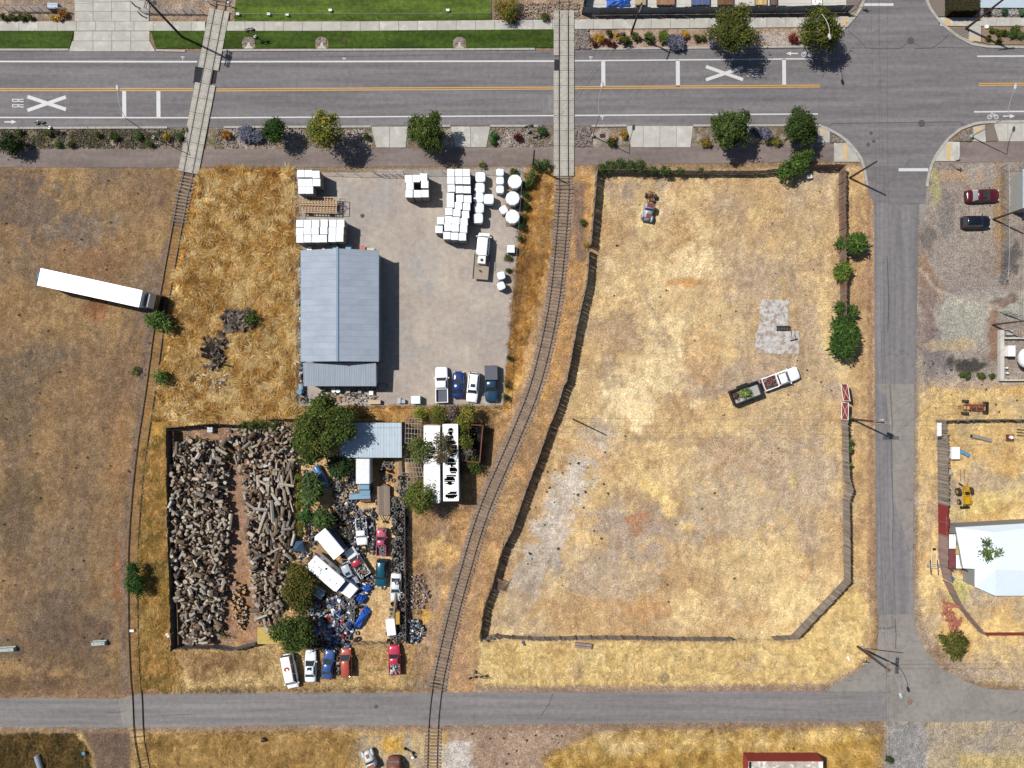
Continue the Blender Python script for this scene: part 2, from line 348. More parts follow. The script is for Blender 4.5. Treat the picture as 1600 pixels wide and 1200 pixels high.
# land between yard and railway, corridor of the east track
region([(465, 634), (786, 634), (824, 262), (930, 262), (926, 390), (880, 600), (800, 830), (752, 1000), (745, 1085), (640, 1085), (636, 700), (465, 660)], [(196, 152, 102), (172, 138, 100), (210, 170, 118), (160, 128, 96)], 34, 17, gain=4)
region([(820, 270), (864, 270), (858, 400), (800, 640), (786, 640)], [(208, 152, 74), (224, 178, 106), (150, 110, 64), (186, 132, 62)], 18, 19, soft=4, gain=5)
patch(815, 440, 12, 60, (118, 82, 58), .7, 8); patch(848, 330, 5, 60, (206, 170, 128), .6, 3)
region([(896, 272), (928, 272), (926, 400), (886, 560), (850, 650), (842, 640), (866, 560), (886, 430)], [(186, 146, 100), (206, 160, 96), (168, 132, 98)], 14, 23, soft=3)
line([(905, 290), (903, 340), (908, 400)], 9, (128, 108, 98), .8)
line([(880, 300), (878, 400)], 14, (140, 120, 108), .6)
region([(466, 636), (640, 636), (640, 662), (466, 662)], [(214, 158, 84), (226, 176, 104), (176, 116, 56)], 12, 27, soft=3, rag=8)
trk_e = spline([(881, -30), (881, 265), (881.5, 300), (874, 400), (862.5, 490), (837.5, 597), (805.5, 681), (757, 795), (725, 899), (708.5, 960), (695, 1017), (685, 1065), (678, 1125), (675.5, 1200), (674, 1260)])
trk_w = spline([(352, -30), (344.5, 12), (294.5, 272), (287.5, 300), (279, 345), (271.5, 385), (259, 455), (249, 510), (237, 600), (223.5, 690), (215, 765), (209.5, 840), (208, 900), (209, 985), (212, 1060), (215, 1090), (218, 1150), (227, 1200), (238, 1260)])
line([tuple(p) for p in trk_e[8::4]], 15, (158, 138, 122), .9, soft=2, rag=4)
line([tuple(p) for p in trk_e[8::4]], 8, (148, 126, 108), .6, soft=2, rag=4)
line([tuple(p) for p in trk_w[50::4]], 9, (156, 120, 72), .7, soft=2, rag=4)
line([tuple(p) for p in trk_w if 262 < p[1] < 348], 12, (104, 92, 84), .8, soft=2, rag=2)
line([(750, 850), (735, 930), (722, 1010), (716, 1070)], 14, (176, 140, 108), .7)
line([(695, 800), (680, 900), (665, 1000), (655, 1070)], 12, (168, 142, 120), .7)
line([(940, 270), (935, 380), (920, 480), (898, 590), (868, 680), (830, 780), (795, 880)], 7, (186, 130, 88), .6)
for a in [(690, 860, 22, 26, (222, 184, 122), .7), (664, 960, 16, 22, (214, 168, 88), .8), (672, 1070, 30, 14, (150, 136, 122), .8), (683, 1068, 9, 5, (60, 56, 54), .9), (672, 1145, 6, 10, (58, 56, 54), .85), (689, 1150, 4, 5, (70, 66, 62), .8)]:
    patch(*a[:4], a[4], a[5], seed=int(a[0]) % 9)
# the big fenced lot
lot = [(932, 268), (1312, 262), (1316, 540), (1362, 600), (1362, 640), (1318, 660), (1320, 910), (1240, 996), (752, 1000), (770, 930), (800, 850), (850, 720), (890, 600), (922, 420)]
region(lot, [(212, 180, 132), (232, 204, 150), (182, 160, 138), (200, 162, 112), (190, 156, 114), (224, 192, 136)], 60, 31, gain=4.5)
region([(1100, 300), (1316, 300), (1310, 520), (1120, 520)], [(200, 172, 132), (186, 160, 134), (216, 184, 130)], 30, 33, soft=25, amt=.6)
lotmask = sstep(4, 14, sdf(lot, PX, PY))
for a in [(1230, 700, 70, 60, (188, 170, 152), .45, 30), (1120, 720, 60, 40, (190, 166, 140), .5, 0), (970, 900, 70, 40, (198, 178, 150), .5, 0), (1180, 440, 60, 50, (186, 166, 144), .45, 60), (1010, 350, 30, 22, (236, 210, 156), .7, 60), (1080, 420, 34, 60, (240, 214, 164), .8, 70), (1000, 430, 55, 40, (234, 206, 152), .6, 0), (1070, 500, 80, 60, (222, 194, 146), .6, 0), (1040, 560, 60, 70, (238, 214, 164), .75, 100), (985, 630, 40, 45, (244, 220, 172), .85, 110), (960, 520, 30, 70, (178, 150, 122), .6, 100), (1070, 440, 6, 30, (206, 150, 88), .7, 90), (1095, 690, 120, 12, (178, 150, 118), .6, 5), (930, 690, 30, 26, (196, 180, 162), .6, 110), (895, 760, 70, 26, (212, 200, 188), .75, 118), (862, 840, 60, 30, (208, 196, 184), .75, 116), (830, 900, 40, 26, (196, 184, 172), .6, 120), (868, 880, 16, 18, (160, 154, 150), .6, 0), (985, 830, 60, 45, (178, 160, 146), .7, 0), (995, 825, 13, 13, (178, 116, 74), .55, 0), (1000, 808, 20, 8, (184, 120, 76), .6, 0), (1020, 760, 30, 14, (238, 206, 138), .8, 40), (1045, 795, 16, 14, (240, 206, 136), .8, 0), (1075, 820, 14, 10, (236, 202, 130), .7, 0), (1150, 800, 80, 60, (192, 174, 150), .6, 0), (1250, 740, 70, 50, (196, 174, 146), .6, 0), (1190, 880, 90, 50, (228, 200, 144), .6, 0), (1150, 590, 90, 30, (184, 160, 136), .7, -8), (1260, 610, 90, 16, (190, 170, 146), .7, 10), (1260, 560, 40, 60, (186, 164, 136), .6, 90), (1100, 560, 30, 40, (206, 160, 104), .5, 0), (1290, 480, 10, 60, (230, 202, 146), .6, 0), (1295, 535, 8, 20, (210, 190, 110), .4, 0), (1255, 640, 60, 60, (200, 172, 126), .5, 0), (1240, 750, 8, 12, (210, 192, 110), .4, 0), (1298, 700, 6, 10, (210, 190, 110), .4, 0), (1000, 950, 60, 16, (208, 160, 104), .6, 0), (1080, 940, 40, 30, (238, 208, 150), .6, 0), (1180, 970, 70, 16, (206, 168, 114), .6, 0), (800, 960, 30, 30, (190, 168, 144), .6, 110), (1212, 510, 44, 42, (186, 158, 122), .6, 0), (910, 700, 12, 60, (222, 180, 124), .5, 115), (1150, 400, 30, 30, (196, 172, 138), .5, 0), (1180, 330, 30, 8, (216, 196, 130), .35, -20), (1165, 600, 40, 10, (176, 158, 142), .6, -15)]:
    patch(*a[:4], a[4], a[5], a[6], seed=int(a[0] + a[1]) % 13)
for p_ in ([(1350, 618), (1230, 640), (1080, 640), (960, 700), (880, 820), (820, 930)], [(1300, 560), (1180, 590), (1060, 560), (1000, 440), (985, 350)], [(960, 960), (1000, 800), (1120, 690), (1330, 640)], [(1290, 960), (1240, 780), (1250, 660)]):
    for dx_ in (0, 15): line([(x + dx_ * .5, y + dx_ * .8) for x, y in p_], 2.6, (186, 162, 134), .4, soft=2, rag=12)
lotmask = None
# verges outside the lot
region([(1317, 262), (1364, 262), (1368, 600), (1364, 1000), (1345, 1040), (1300, 1072), (745, 1072), (750, 1003), (1242, 1003), (1326, 912), (1326, 660), (1330, 560)], [(206, 172, 122), (190, 154, 112), (218, 188, 138), (180, 146, 112)], 30, 37, soft=4, rag=8)
region([(750, 1004), (1244, 1004), (1330, 915), (1358, 940), (1350, 1030), (1290, 1066), (750, 1072)], [(232, 204, 144), (240, 216, 160), (216, 184, 124), (224, 196, 130)], 26, 39, soft=6, rag=10)
for a in [(905, 1045, 10, 16, (176, 150, 124), .7, 0), (1170, 1040, 18, 14, (186, 162, 134), .7, 0), (1038, 1058, 8, 9, (110, 100, 84), .7, 0), (1230, 950, 30, 60, (236, 208, 150), .6, 45)]:
    patch(*a[:4], a[4], a[5], a[6], seed=int(a[0]) % 9)
line([(1358, 270), (1361, 600), (1361, 960)], 4, (160, 128, 106), .8, soft=2, rag=2)
line([(745, 1078), (1000, 1078), (1290, 1074), (1340, 1050)], 7, (160, 136, 118), .8, soft=3, rag=6)
# south of the lower road
region([(-900, 1136), (700, 1136), (700, 1500), (-900, 1500)], [(190, 154, 96), (206, 172, 110), (160, 128, 80), (216, 184, 130)], 24, 43, soft=3)
region([(-900, 1145), (120, 1142), (142, 1180), (140, 1500), (-900, 1500)], [(136, 106, 60), (112, 92, 58), (160, 126, 72)], 16, 45, soft=5)
region([(125, 1136), (205, 1136), (212, 1500), (150, 1500), (145, 1180)], [(124, 102, 84), (112, 94, 80)], 20, 47, soft=5)
region([(545, 1150), (670, 1145), (668, 1500), (560, 1500)], [(188, 166, 136), (206, 180, 130), (160, 148, 138)], 14, 49, soft=8)
patch(618, 1162, 20, 14, (206, 162, 78), .8); patch(620, 1158, 5, 5, (120, 126, 50), .7)
region([(700, 1134), (930, 1134), (870, 1185), (850, 1500), (690, 1500)], [(172, 146, 124), (158, 134, 114), (180, 154, 132)], 40, 51, soft=8)
patch(715, 1192, 24, 26, (206, 198, 190), .8, 0, 4, 1.6)
region([(950, 1142), (1345, 1137), (1350, 1500), (850, 1500), (860, 1180), (900, 1165)], [(232, 206, 148), (222, 186, 116), (238, 216, 166), (206, 170, 92)], 22, 53, soft=5, rag=20)
region([(850, 1182), (1160, 1170), (1370, 1150), (1370, 1500), (850, 1500)], [(206, 166, 84), (222, 184, 108), (170, 134, 66)], 16, 55, soft=6, rag=16)
region([(1380, 1120), (1900, 1120), (1900, 1500), (1400, 1500)], [(176, 160, 134), (188, 168, 136), (160, 148, 136)], 40, 57, soft=8)
region([(1384, 1126), (1450, 1126), (1440, 1500), (1402, 1500)], [(154, 150, 146), (146, 142, 140)], 30, 59, soft=8)
region([(1500, 1180), (1900, 1170), (1900, 1500), (1500, 1500)], [(206, 184, 130), (180, 160, 110)], 14, 60, soft=6)
line([(0, 1141), (400, 1140), (700, 1138), (1340, 1134)], 5, (150, 126, 108), .8, soft=3, rag=6)
line([(0, 1084), (210, 1082), (400, 1078), (680, 1077)], 4, (140, 110, 90), .7, soft=3, rag=6)
# east of the side street
region([(1432, 250), (1900, 250), (1900, 600), (1432, 600)], [(160, 146, 134), (148, 132, 120), (172, 158, 142), (150, 138, 130)], 50, 61, soft=4, rag=6)
region([(1432, 596), (1900, 600), (1900, 1090), (1530, 1065), (1470, 1010), (1432, 950)], [(222, 190, 130), (236, 208, 150), (206, 168, 108), (190, 170, 140)], 34, 63, soft=8)
region([(1440, 470), (1560, 455), (1900, 440), (1900, 470), (1545, 500), (1530, 540), (1480, 545), (1450, 560)], [(170, 164, 148), (178, 172, 156), (160, 154, 144)], 30, 65, soft=12)
for a in [(1445, 425, 16, 60, (156, 120, 92), .7, -30), (1452, 500, 14, 90, (140, 118, 108), .8, 0), (1480, 330, 14, 40, (126, 118, 112), .6, 0), (1450, 375, 12, 20, (106, 100, 96), .6, 0), (1465, 560, 22, 40, (128, 120, 116), .8, 0), (1580, 405, 14, 22, (100, 94, 90), .8, 0), (1575, 470, 34, 8, (130, 104, 88), .7, -15), (1560, 300, 10, 60, (150, 116, 76), .5, 0), (1562, 350, 8, 60, (168, 132, 84), .6, 0), (1555, 520, 10, 40, (140, 96, 66), .6, 0), (1500, 540, 50, 10, (186, 162, 124), .7, 0), (1512, 570, 35, 13, (78, 72, 68), .95, -3), (1490, 275, 40, 10, (182, 150, 112), .7, 0), (1462, 290, 10, 30, (176, 166, 110), .6, 0), (1520, 600, 80, 10, (190, 166, 144), .7, 0), (1560, 758, 50, 24, (190, 172, 150), .7, 0), (1485, 790, 22, 50, (176, 162, 150), .7, 0), (1545, 930, 60, 18, (190, 172, 152), .6, 0), (1500, 925, 14, 22, (196, 196, 120), .6, 40), (1508, 893, 8, 5, (176, 96, 50), .7, 0), (1545, 785, 60, 16, (226, 206, 138), .6, -20), (1450, 800, 14, 90, (196, 172, 142), .7, 0), (1450, 690, 14, 90, (228, 196, 136), .6, 0), (1440, 1000, 20, 60, (196, 172, 146), .6, 20), (1560, 1050, 90, 22, (176, 158, 138), .7, 5), (1560, 985, 60, 22, (230, 198, 136), .7, 0)]:
    patch(*a[:4], a[4], a[5], a[6], seed=int(a[0]) % 9)
line([(1437, 420), (1460, 450), (1500, 470), (1560, 478)], 2.5, (196, 184, 160), .6, soft=2, rag=6)
line([(1470, 513), (1510, 520), (1545, 518)], 1.6, (186, 176, 152), .5, soft=2, rag=6)
line([(1430, 262), (1431, 500), (1431, 900), (1436, 960), (1455, 1020), (1480, 1060)], 4, (150, 132, 118), .7, soft=3, rag=4)
# log yard and junk yard floors
region([(268, 664), (466, 660), (466, 1008), (276, 1012)], [(156, 124, 102), (142, 110, 88), (172, 138, 112)], 10, 71, soft=3, rag=4, gain=5)
patch(378, 945, 16, 70, (170, 130, 92), .6)
region([(466, 660), (636, 700), (636, 1004), (440, 1006)], [(210, 176, 128), (196, 158, 110), (222, 190, 142)], 14, 73, soft=3, rag=4)
patch(600, 740, 16, 60, (206, 146, 76), .6); patch(500, 900, 60, 90, (120, 96, 72), .6, 0, 5)
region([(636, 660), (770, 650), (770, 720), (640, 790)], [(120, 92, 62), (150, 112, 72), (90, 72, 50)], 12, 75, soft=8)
# north side
region([(-900, -600), (1900, -600), (1900, 30), (-900, 30)], [(150, 132, 118), (168, 146, 124)], 12, 81, soft=2, rag=3, gain=5)
region([(770, -200), (905, -200), (905, 34), (770, 34)], [(172, 146, 122), (188, 160, 128), (150, 124, 100)], 9, 83, soft=3, gain=5)
patch(798, 20, 20, 14, (196, 158, 74), .6)
region([(-900, 196), (1320, 192), (1320, 232), (-900, 236)], [(140, 124, 108), (122, 106, 88), (158, 146, 136), (112, 104, 72)], 9, 85, soft=1, rag=2, gain=5)
for x in (380, 440, 560, 720, 805, 940, 1010, 1160): patch(x, 214, 30, 14, (166, 154, 146), .7, 0, x % 7)
patch(275, 212, 30, 14, (112, 112, 80), .6); patch(120, 215, 90, 14, (120, 108, 84), .5)
region([(898, 44), (1335, 40), (1335, 76), (898, 78)], [(168, 144, 126), (152, 126, 106), (182, 160, 142)], 8, 87, soft=1, rag=2, gain=4)
patch(910, 62, 12, 14, (120, 110, 104), .8); patch(1215, 60, 26, 10, (176, 168, 162), .7)
region([(462, 268), (822, 262), (786, 634), (468, 634)], [(186, 170, 156), (176, 162, 150), (194, 180, 162), (172, 166, 160)], 50, 91, soft=1, rag=1)
G_keep = G.copy(); ymask = sstep(-2, 2, sdf([(462, 266), (824, 262), (788, 634), (466, 634)], PX, PY))[..., None] * .75; ymask = np.maximum(ymask, sstep(-4, 4, sdf([(1432, 250), (1900, 250), (1900, 598), (1432, 598)], PX, PY))[..., None] * .6)
# matted straw: streaks that follow a slow swirl, darker thatch between, pale flecks
ang = 6.3 * fbm(PX, PY, 55, 2, 90); us = PX * np.cos(ang) + PY * np.sin(ang); vs = -PX * np.sin(ang) + PY * np.cos(ang)
G *= (.87 + .3 * fbm(us, vs * 3.2, 11, 3, 95))[..., None]
G *= (.92 + .16 * sstep(.35, .65, fbm(PX, PY, 7, 3, 97)))[..., None]
for an_, sc1, sd in ((108, 2.4, 151), (84, 3.6, 157)):      # long faint mowing and wheel streaks
    ca, sa = math.cos(R(an_)), math.sin(R(an_)); u_ = (PX + wobx * 30) * ca + (PY + woby * 30) * sa; v_ = -(PX + wobx * 30) * sa + (PY + woby * 30) * ca; G *= (.90 + .2 * vnoise(u_ / 70, v_ / sc1, sd))[..., None]
fl = sstep(.60, .72, fbm(PX, PY, 9, 4, 99))[..., None] * .3; G = G * (1 - fl) + G * np.array([1.35, 1.3, 1.2]) * fl
dk = sstep(.62, .72, fbm(PX, PY, 16, 4, 103))[..., None] * .35; G = G * (1 - dk) + G * np.array([.78, .70, .62]) * dk
G *= 1.22
G = G * (1 - ymask) + (G_keep * .8 + .2 * G_keep.mean(-1, keepdims=True)) * 1.3 * ymask
lm = sstep(-4, 4, sdf(lot, PX, PY))[..., None] * .07; G = G * (1 - lm) + G.mean(-1, keepdims=True) * np.array([1.1, 1.0, .86]) * lm
G[PX < 268] *= .93
for a_ in [(268, 300, 350), (268, 272, 345)]: pass
nx, ny = len(gx), len(gy)
me = bpy.data.meshes.new("ground"); V = np.zeros((ny, nx, 3), np.float32); V[..., 0] = GX; V[..., 1] = GY
inner = (np.abs(GX) < 82) & (np.abs(GY) < 62)
V[..., 2] = -.02 + np.where(inner, -.05 * fbm(PX, PY, 9, 3, 5), -.03)
idx = np.arange(nx * ny).reshape(ny, nx); q = np.stack([idx[:-1, :-1], idx[:-1, 1:], idx[1:, 1:], idx[1:, :-1]], -1).reshape(-1)
me.vertices.add(nx * ny); me.vertices.foreach_set("co", V.ravel()); me.loops.add(len(q)); me.loops.foreach_set("vertex_index", q.astype(np.int32))
me.polygons.add(len(q) // 4); me.polygons.foreach_set("loop_start", np.arange(0, len(q), 4, dtype=np.int32))
try: me.polygons.foreach_set("loop_total", np.full(len(q) // 4, 4, np.int32))
except Exception: pass
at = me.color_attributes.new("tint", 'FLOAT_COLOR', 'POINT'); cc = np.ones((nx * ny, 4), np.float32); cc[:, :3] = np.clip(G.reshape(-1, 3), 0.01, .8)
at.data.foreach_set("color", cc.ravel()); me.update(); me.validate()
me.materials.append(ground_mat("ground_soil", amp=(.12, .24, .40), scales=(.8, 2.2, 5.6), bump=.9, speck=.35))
setp(inst("ground", me), kind="structure")
def gcol(px, py):               # ground colour at photo pixels
    ix = np.clip(np.searchsorted(gx, (np.asarray(px) - 800) * S), 0, nx - 1); iy = np.clip(np.searchsorted(gy, (600 - np.asarray(py)) * S), 0, ny - 1)
    return G[iy, ix]
# ---------------------------------------------------------------- roads, paths, pavements
def surf(name, poly, z, m, parent=None, label=None, rag=0, seed=1):
    poly = ragged(poly, rag, 4, seed) if rag else poly
    o = MB().sheet(px2w(poly), z).build(name, m, parent)
    if parent is None: o["kind"] = "structure"
    if label: o["label"] = label
    return o
def asphalt(name, c, stretch, crack=.35, amp=(.17, .10, .13)):
    return ground_mat(name, amp=amp, scales=(.35, 1.3, 9.0), bump=.25, stretch=stretch, attr=False, col=C(*c), cracks=crack)
A_main = asphalt("asphalt_main", (139, 134, 135), (.12, 2.2, 1), .12)
A_low = asphalt("asphalt_lower", (150, 145, 143), (.1, 2.0, 1), .2)
A_side = asphalt("asphalt_side", (146, 142, 143), (2.0, .1, 1), .25)
A_old = asphalt("asphalt_old", (164, 157, 150), (.6, .6, 1), .4, (.1, .1, .1))
A_path = asphalt("asphalt_path", (148, 134, 128), (.2, 1.2, 1), .2)
A_patch = asphalt("asphalt_patch", (58, 60, 66), (1, 1, 1), 0)
def arc(cx, cy, r, a0, a1, n=14): return [(cx + r * math.cos(R(a0 + (a1 - a0) * i / n)), cy + r * math.sin(R(a0 + (a1 - a0) * i / n))) for i in range(n + 1)]
# curb curves of the crossroads (photo pixels)
NW = [(1314, 49), (1325, 38), (1336, 26), (1344, 14), (1350, 0), (1356, -30)]
NE = [(1442, -30), (1447, 0), (1455, 16), (1466, 32), (1480, 45), (1497, 58), (1518, 69), (1540, 73), (1610, 74)]
SW = [(1282, 199), (1296, 203), (1311, 211), (1326, 223), (1338, 237), (1347, 252), (1351, 270), (1355, 292)]
SE = [(1448, 292), (1451, 272), (1457, 252), (1468, 234), (1482, 216), (1500, 202), (1520, 194), (1545, 191), (1610, 190)]
road_poly = [(-60, 80), (110, 80), (860, 78), (1270, 76), (1300, 58)] + NW + NE + [(1700, 74), (1700, 189)] + SE[::-1] + [(1446, 318), (1430, 320), (1366, 317), (1357, 300)] + SW[::-1] + [(700, 196), (-60, 202)]
road = surf("road", road_poly, .006, A_main)
side = surf("side_street", [(1365, 312), (1405, 317), (1436, 314), (1433, 480), (1430, 600), (1428, 760), (1427, 900), (1430, 1016), (1400, 1022), (1374, 1016), (1369, 900), (1367, 600)], .002, A_side, rag=.8)
surf("street_edge", [(1436, 310), (1448, 290), (1446, 330), (1438, 360)], .0, A_old, rag=.8)
low = surf("lower_road", [(-100, 1091), (60, 1090), (190, 1092), (215, 1085), (400, 1082), (700, 1082), (1000, 1081), (1385, 1080), (1386, 1128), (1384, 1127), (1000, 1130), (700, 1133), (400, 1134), (220, 1137), (100, 1136), (-100, 1137)], .008, A_low, rag=.9)
surf("junction_apron", [(1370, 1016), (1375, 960), (1430, 960), (1433, 985), (1445, 1015), (1465, 1040), (1500, 1060), (1540, 1076), (1720, 1084), (1720, 1130), (1550, 1126), (1500, 1128), (1386, 1128), (1384, 1082), (1300, 1083), (1290, 1078), (1340, 1050), (1364, 1030)], .004, A_old, rag=1.2)
surf("path", [(-60, 234), (300, 233), (700, 231), (1000, 229), (1306, 223), (1302, 252), (1000, 257), (700, 260), (300, 262), (-60, 261)], .004, A_path, rag=.3)
surf("path", [(1500, 222), (1700, 221), (1700, 252), (1490, 254), (1496, 235)], .004, A_path)
# asphalt repairs and bands
for p, m, z in (([(305, 104), (318, 104), (314, 130), (302, 130)], A_patch, .012), ([(330, 104), (341, 104), (337, 131), (326, 131)], A_patch, .012), ([(866, 93), (876, 93), (876, 118), (866, 118)], A_patch, .012), ([(848, 148), (867, 148), (867, 176), (848, 178)], A_side, .009), ([(185, 1092), (207, 1086), (210, 1136), (192, 1136)], A_old, .012), ([(1367, 600), (1385, 620), (1395, 700), (1396, 780), (1422, 860), (1423, 980), (1427, 800), (1428, 600)], A_old, .006), ([(382, 1080), (384, 1081)], None, 0)):
    if m: surf("asphalt_patch", p, z, m, road if p[0][1] < 500 else (low if p[0][1] > 1000 else side), rag=.5 if p[0][1] > 500 else 0)
MW = mat("marking_white", C(228, 228, 226, .76), .7, .12, 6, col2=C(175, 172, 170), thr=.66)
MY = mat("marking_yellow", C(232, 178, 84), .7, .12, 5, col2=C(170, 140, 100), thr=.68)
def strip(name, pts, w, m, parent=road, z=.014):
    pts = np.array([W(*p)[:2] for p in pts]); out1 = []; out2 = []
    for i in range(len(pts)):
        a = pts[max(i - 1, 0)]; b = pts[min(i + 1, len(pts) - 1)]; d = (b - a) / np.linalg.norm(b - a); n = np.array([-d[1], d[0]]) * w / 2
        out1.append(tuple(pts[i] + n)); out2.append(tuple(pts[i] - n))
    return MB().sheet(out1 + out2[::-1], z).build(name, m, parent)
strip("lane_line", [(-60, 96), (308, 96.5)], .24, MW); strip("lane_line", [(343, 96.5), (866, 95.5)], .24, MW)
strip("lane_line", [(897, 95), (1080, 93.5), (1269, 91.8)], .2, MW); strip("lane_line", [(-60, 183.5), (296, 184)], .2, MW); strip("lane_line", [(326, 184), (500, 183), (867, 180.6)], .2, MW)
strip("lane_line", [(897, 180.4), (1278, 178)], .2, MW); strip("lane_line", [(1527, 88), (1700, 87)], .22, MW); strip("lane_line", [(1522, 174.8), (1700, 173)], .22, MW)
SEAL = mat("crack_seal", C(92, 88, 88), .7)
for k_, (par, pts, w_) in enumerate(((road, [(1325, 48), (1340, 60), (1353, 75), (1380, 76.5), (1406, 76), (1420, 66)], .1), (road, [(1428, 68), (1437, 72)], .09), (road, [(1430, 76), (1457, 75), (1470, 66), (1483, 53)], .12), (road, [(1465, 74), (1510, 75), (1520, 75)], .07), (road, [(1295, 199), (1300, 193), (1330, 192.6), (1380, 192), (1500, 190.5), (1504, 196)], .1), (road, [(900, 158), (925, 120), (956, 84)], .05), (road, [(606, 104), (612, 114), (608, 117)], .07), (road, [(745, 110), (752, 120), (762, 112), (764, 122)], .07), (road, [(1020, 146), (1032, 140), (1040, 150)], .06), (road, [(1190, 156), (1205, 157), (1212, 153)], .06), (side, [(1390, 600), (1394, 660), (1392, 720), (1396, 800), (1394, 860)], .08), (side, [(1386, 400), (1389, 470), (1387, 520)], .09), (side, [(1398, 965), (1400, 990), (1399, 1014)], .09), (low, [(864, 1084), (858, 1100), (848, 1114), (846, 1119)], .1), (low, [(165, 1113), (180, 1114), (192, 1112)], .06), (low, [(240, 1118), (300, 1116)], .05))): strip("crack_line", pts, w_, SEAL, par, .0125 if par is road else .0145)
for dy in (-1.5, 1.5):
    strip("centre_line", [(-60, 140 + dy), (302, 140 + dy)], .15, MY); strip("centre_line", [(334, 140.5 + dy), (600, 139 + dy), (866, 137.6 + dy)], .15, MY)
    strip("centre_line", [(897, 137 + dy), (1281, 134.4 + dy)], .15, MY); strip("centre_line", [(1529, 132.2 + dy), (1700, 130.5 + dy)], .15, MY)
for x, y0, y1, w in ((194, 142, 183, .62), (247.5, 142, 183, .62), (942.5, 96, 135, .62), (1059, 94, 135, .62), (1225, 92, 133, .58)): strip("stop_line", [(x, y0), (x + .3, y1)], w, MW)
strip("stop_line", [(1404, 265.2), (1450, 265.2)], .48, MW); strip("stop_line", [(1349, 7.2), (1396, 7.2)], .4, MW)
strip("crossing_mark", [(43, 151), (103, 171)], .55, MW); strip("crossing_mark", [(43, 172.5), (103, 151.5)], .55, MW, z=.018)
strip("crossing_mark", [(1103, 104), (1161, 124.5)], .5, MW); strip("crossing_mark", [(1103, 124.8), (1161, 105)], .5, MW, z=.018)
def letter_R(cx, cy, flip):     # R laid along the lane: tall direction is photo x
    mb = MB(); s = -1 if flip else 1
    def q(pts): mb.sheet([(W(cx, cy)[0] + s * x * .1, W(cx, cy)[1] + s * y * .1) for x, y in pts], .014)
    q([(-9, -2.4), (9, -2.4), (9, -1.2), (-9, -1.2)]); q([(7.4, -1.2), (9, -1.2), (9, 1.6), (7.4, 1.6)]); q([(-1, -1.2), (.6, -1.2), (.6, 1.6), (-1, 1.6)])
    q([(.6, 1.2), (7.4, 1.2), (7.4, 2.4), (.6, 2.4)]); q([(-9, 1.2), (-1, .4), (-1, 1.8), (-9, 2.6)]); return mb.build("letter_r", MW, road)
letter_R(28, 157, True); letter_R(28, 165.5, True); letter_R(1176, 110, False); letter_R(1176, 117, False)
def arrow(x, y, s):
    mb = MB(); X, Y = W(x, y)[:2]
    mb.sheet([(X - s * .9, Y - .1), (X + s * .2, Y - .1), (X + s * .2, Y + .1), (X - s * .9, Y + .1)], .014); mb.sheet([(X + s * .2, Y - .32), (X + s * 1.0, Y), (X + s * .2, Y + .32)], .014)
    return mb.build("lane_arrow", MW, road)
arrow(16, 190.5, 1); arrow(1238, 83.5, -1); arrow(1576, 181.5, 1)
def bike(x, y, s):
    mb = MB(); X, Y = W(x, y)[:2]
    for cx in (-.5, .55):
        for i in range(12):
            a, b = math.tau * i / 12, math.tau * (i + 1) / 12
            mb.sheet([(X + s * (cx + r * math.cos(t)), Y - .12 + r * math.sin(t)) for r, t in ((.24, a), (.36, a), (.36, b), (.24, b))], .014)
    for p, q in (((-.5, -.12), (-.1, .35)), ((-.1, .35), (.4, .3)), ((.4, .3), (.55, -.12)), ((-.15, -.1), (.4, .3)), ((-.3, .45), (.0, .5))):
        d = np.array(q) - np.array(p); n = np.array([-d[1], d[0]]) / np.linalg.norm(d) * .05; mb.sheet([(X + s * (p[0] + n[0]), Y + p[1] + n[1]), (X + s * (q[0] + n[0]), Y + q[1] + n[1]), (X + s * (q[0] - n[0]), Y + q[1] - n[1]), (X + s * (p[0] - n[0]), Y + p[1] - n[1])], .018)
    return mb.build("bicycle_symbol", MW, road)
bike(1261, 84, -1); bike(1551, 181.5, 1)
for x, y in ((285.5, 91), (537.5, 93), (923, 91), (941, 184.5)):
    strip("reference_mark", [(x - 3, y - 2), (x + 3, y - 2)], .12, MW); strip("reference_mark", [(x, y - 1.3), (x, y + 3)], .1, MW)
IRON = mat("cast_iron", C(100, 92, 88), .6, .2, 8); ring_m = mat("seal_dark", C(86, 84, 84), .8)
def manhole(x, y, r, parent, z=.016, m=None):
    mb = MB(); X, Y = W(x, y)[:2]; n = 18
    mb.sheet([(X + r * .8 * math.cos(math.tau * i / n), Y + r * .8 * math.sin(math.tau * i / n)) for i in range(n)], z, 0)
    for i in range(n):
        a, b = math.tau * i / n, math.tau * (i + 1) / n
        mb.sheet([(X + q * math.cos(t), Y + q * math.sin(t)) for q, t in ((r * .84, a), (r, a), (r, b), (r * .84, b))], z, 1)
    return mb.build("manhole_cover", [m or IRON, ring_m], parent)
for x, y, r in ((1423, 64, .55), (1440, 193, .55), (1361, 208, .28), (1365, 221, .26), (1356.5, 226, .3)): manhole(x, y, r, road)
manhole(1421.5, 1097, .38, low, .02, mat("iron_rust", C(170, 120, 100))); manhole(588, 1104, .32, low)
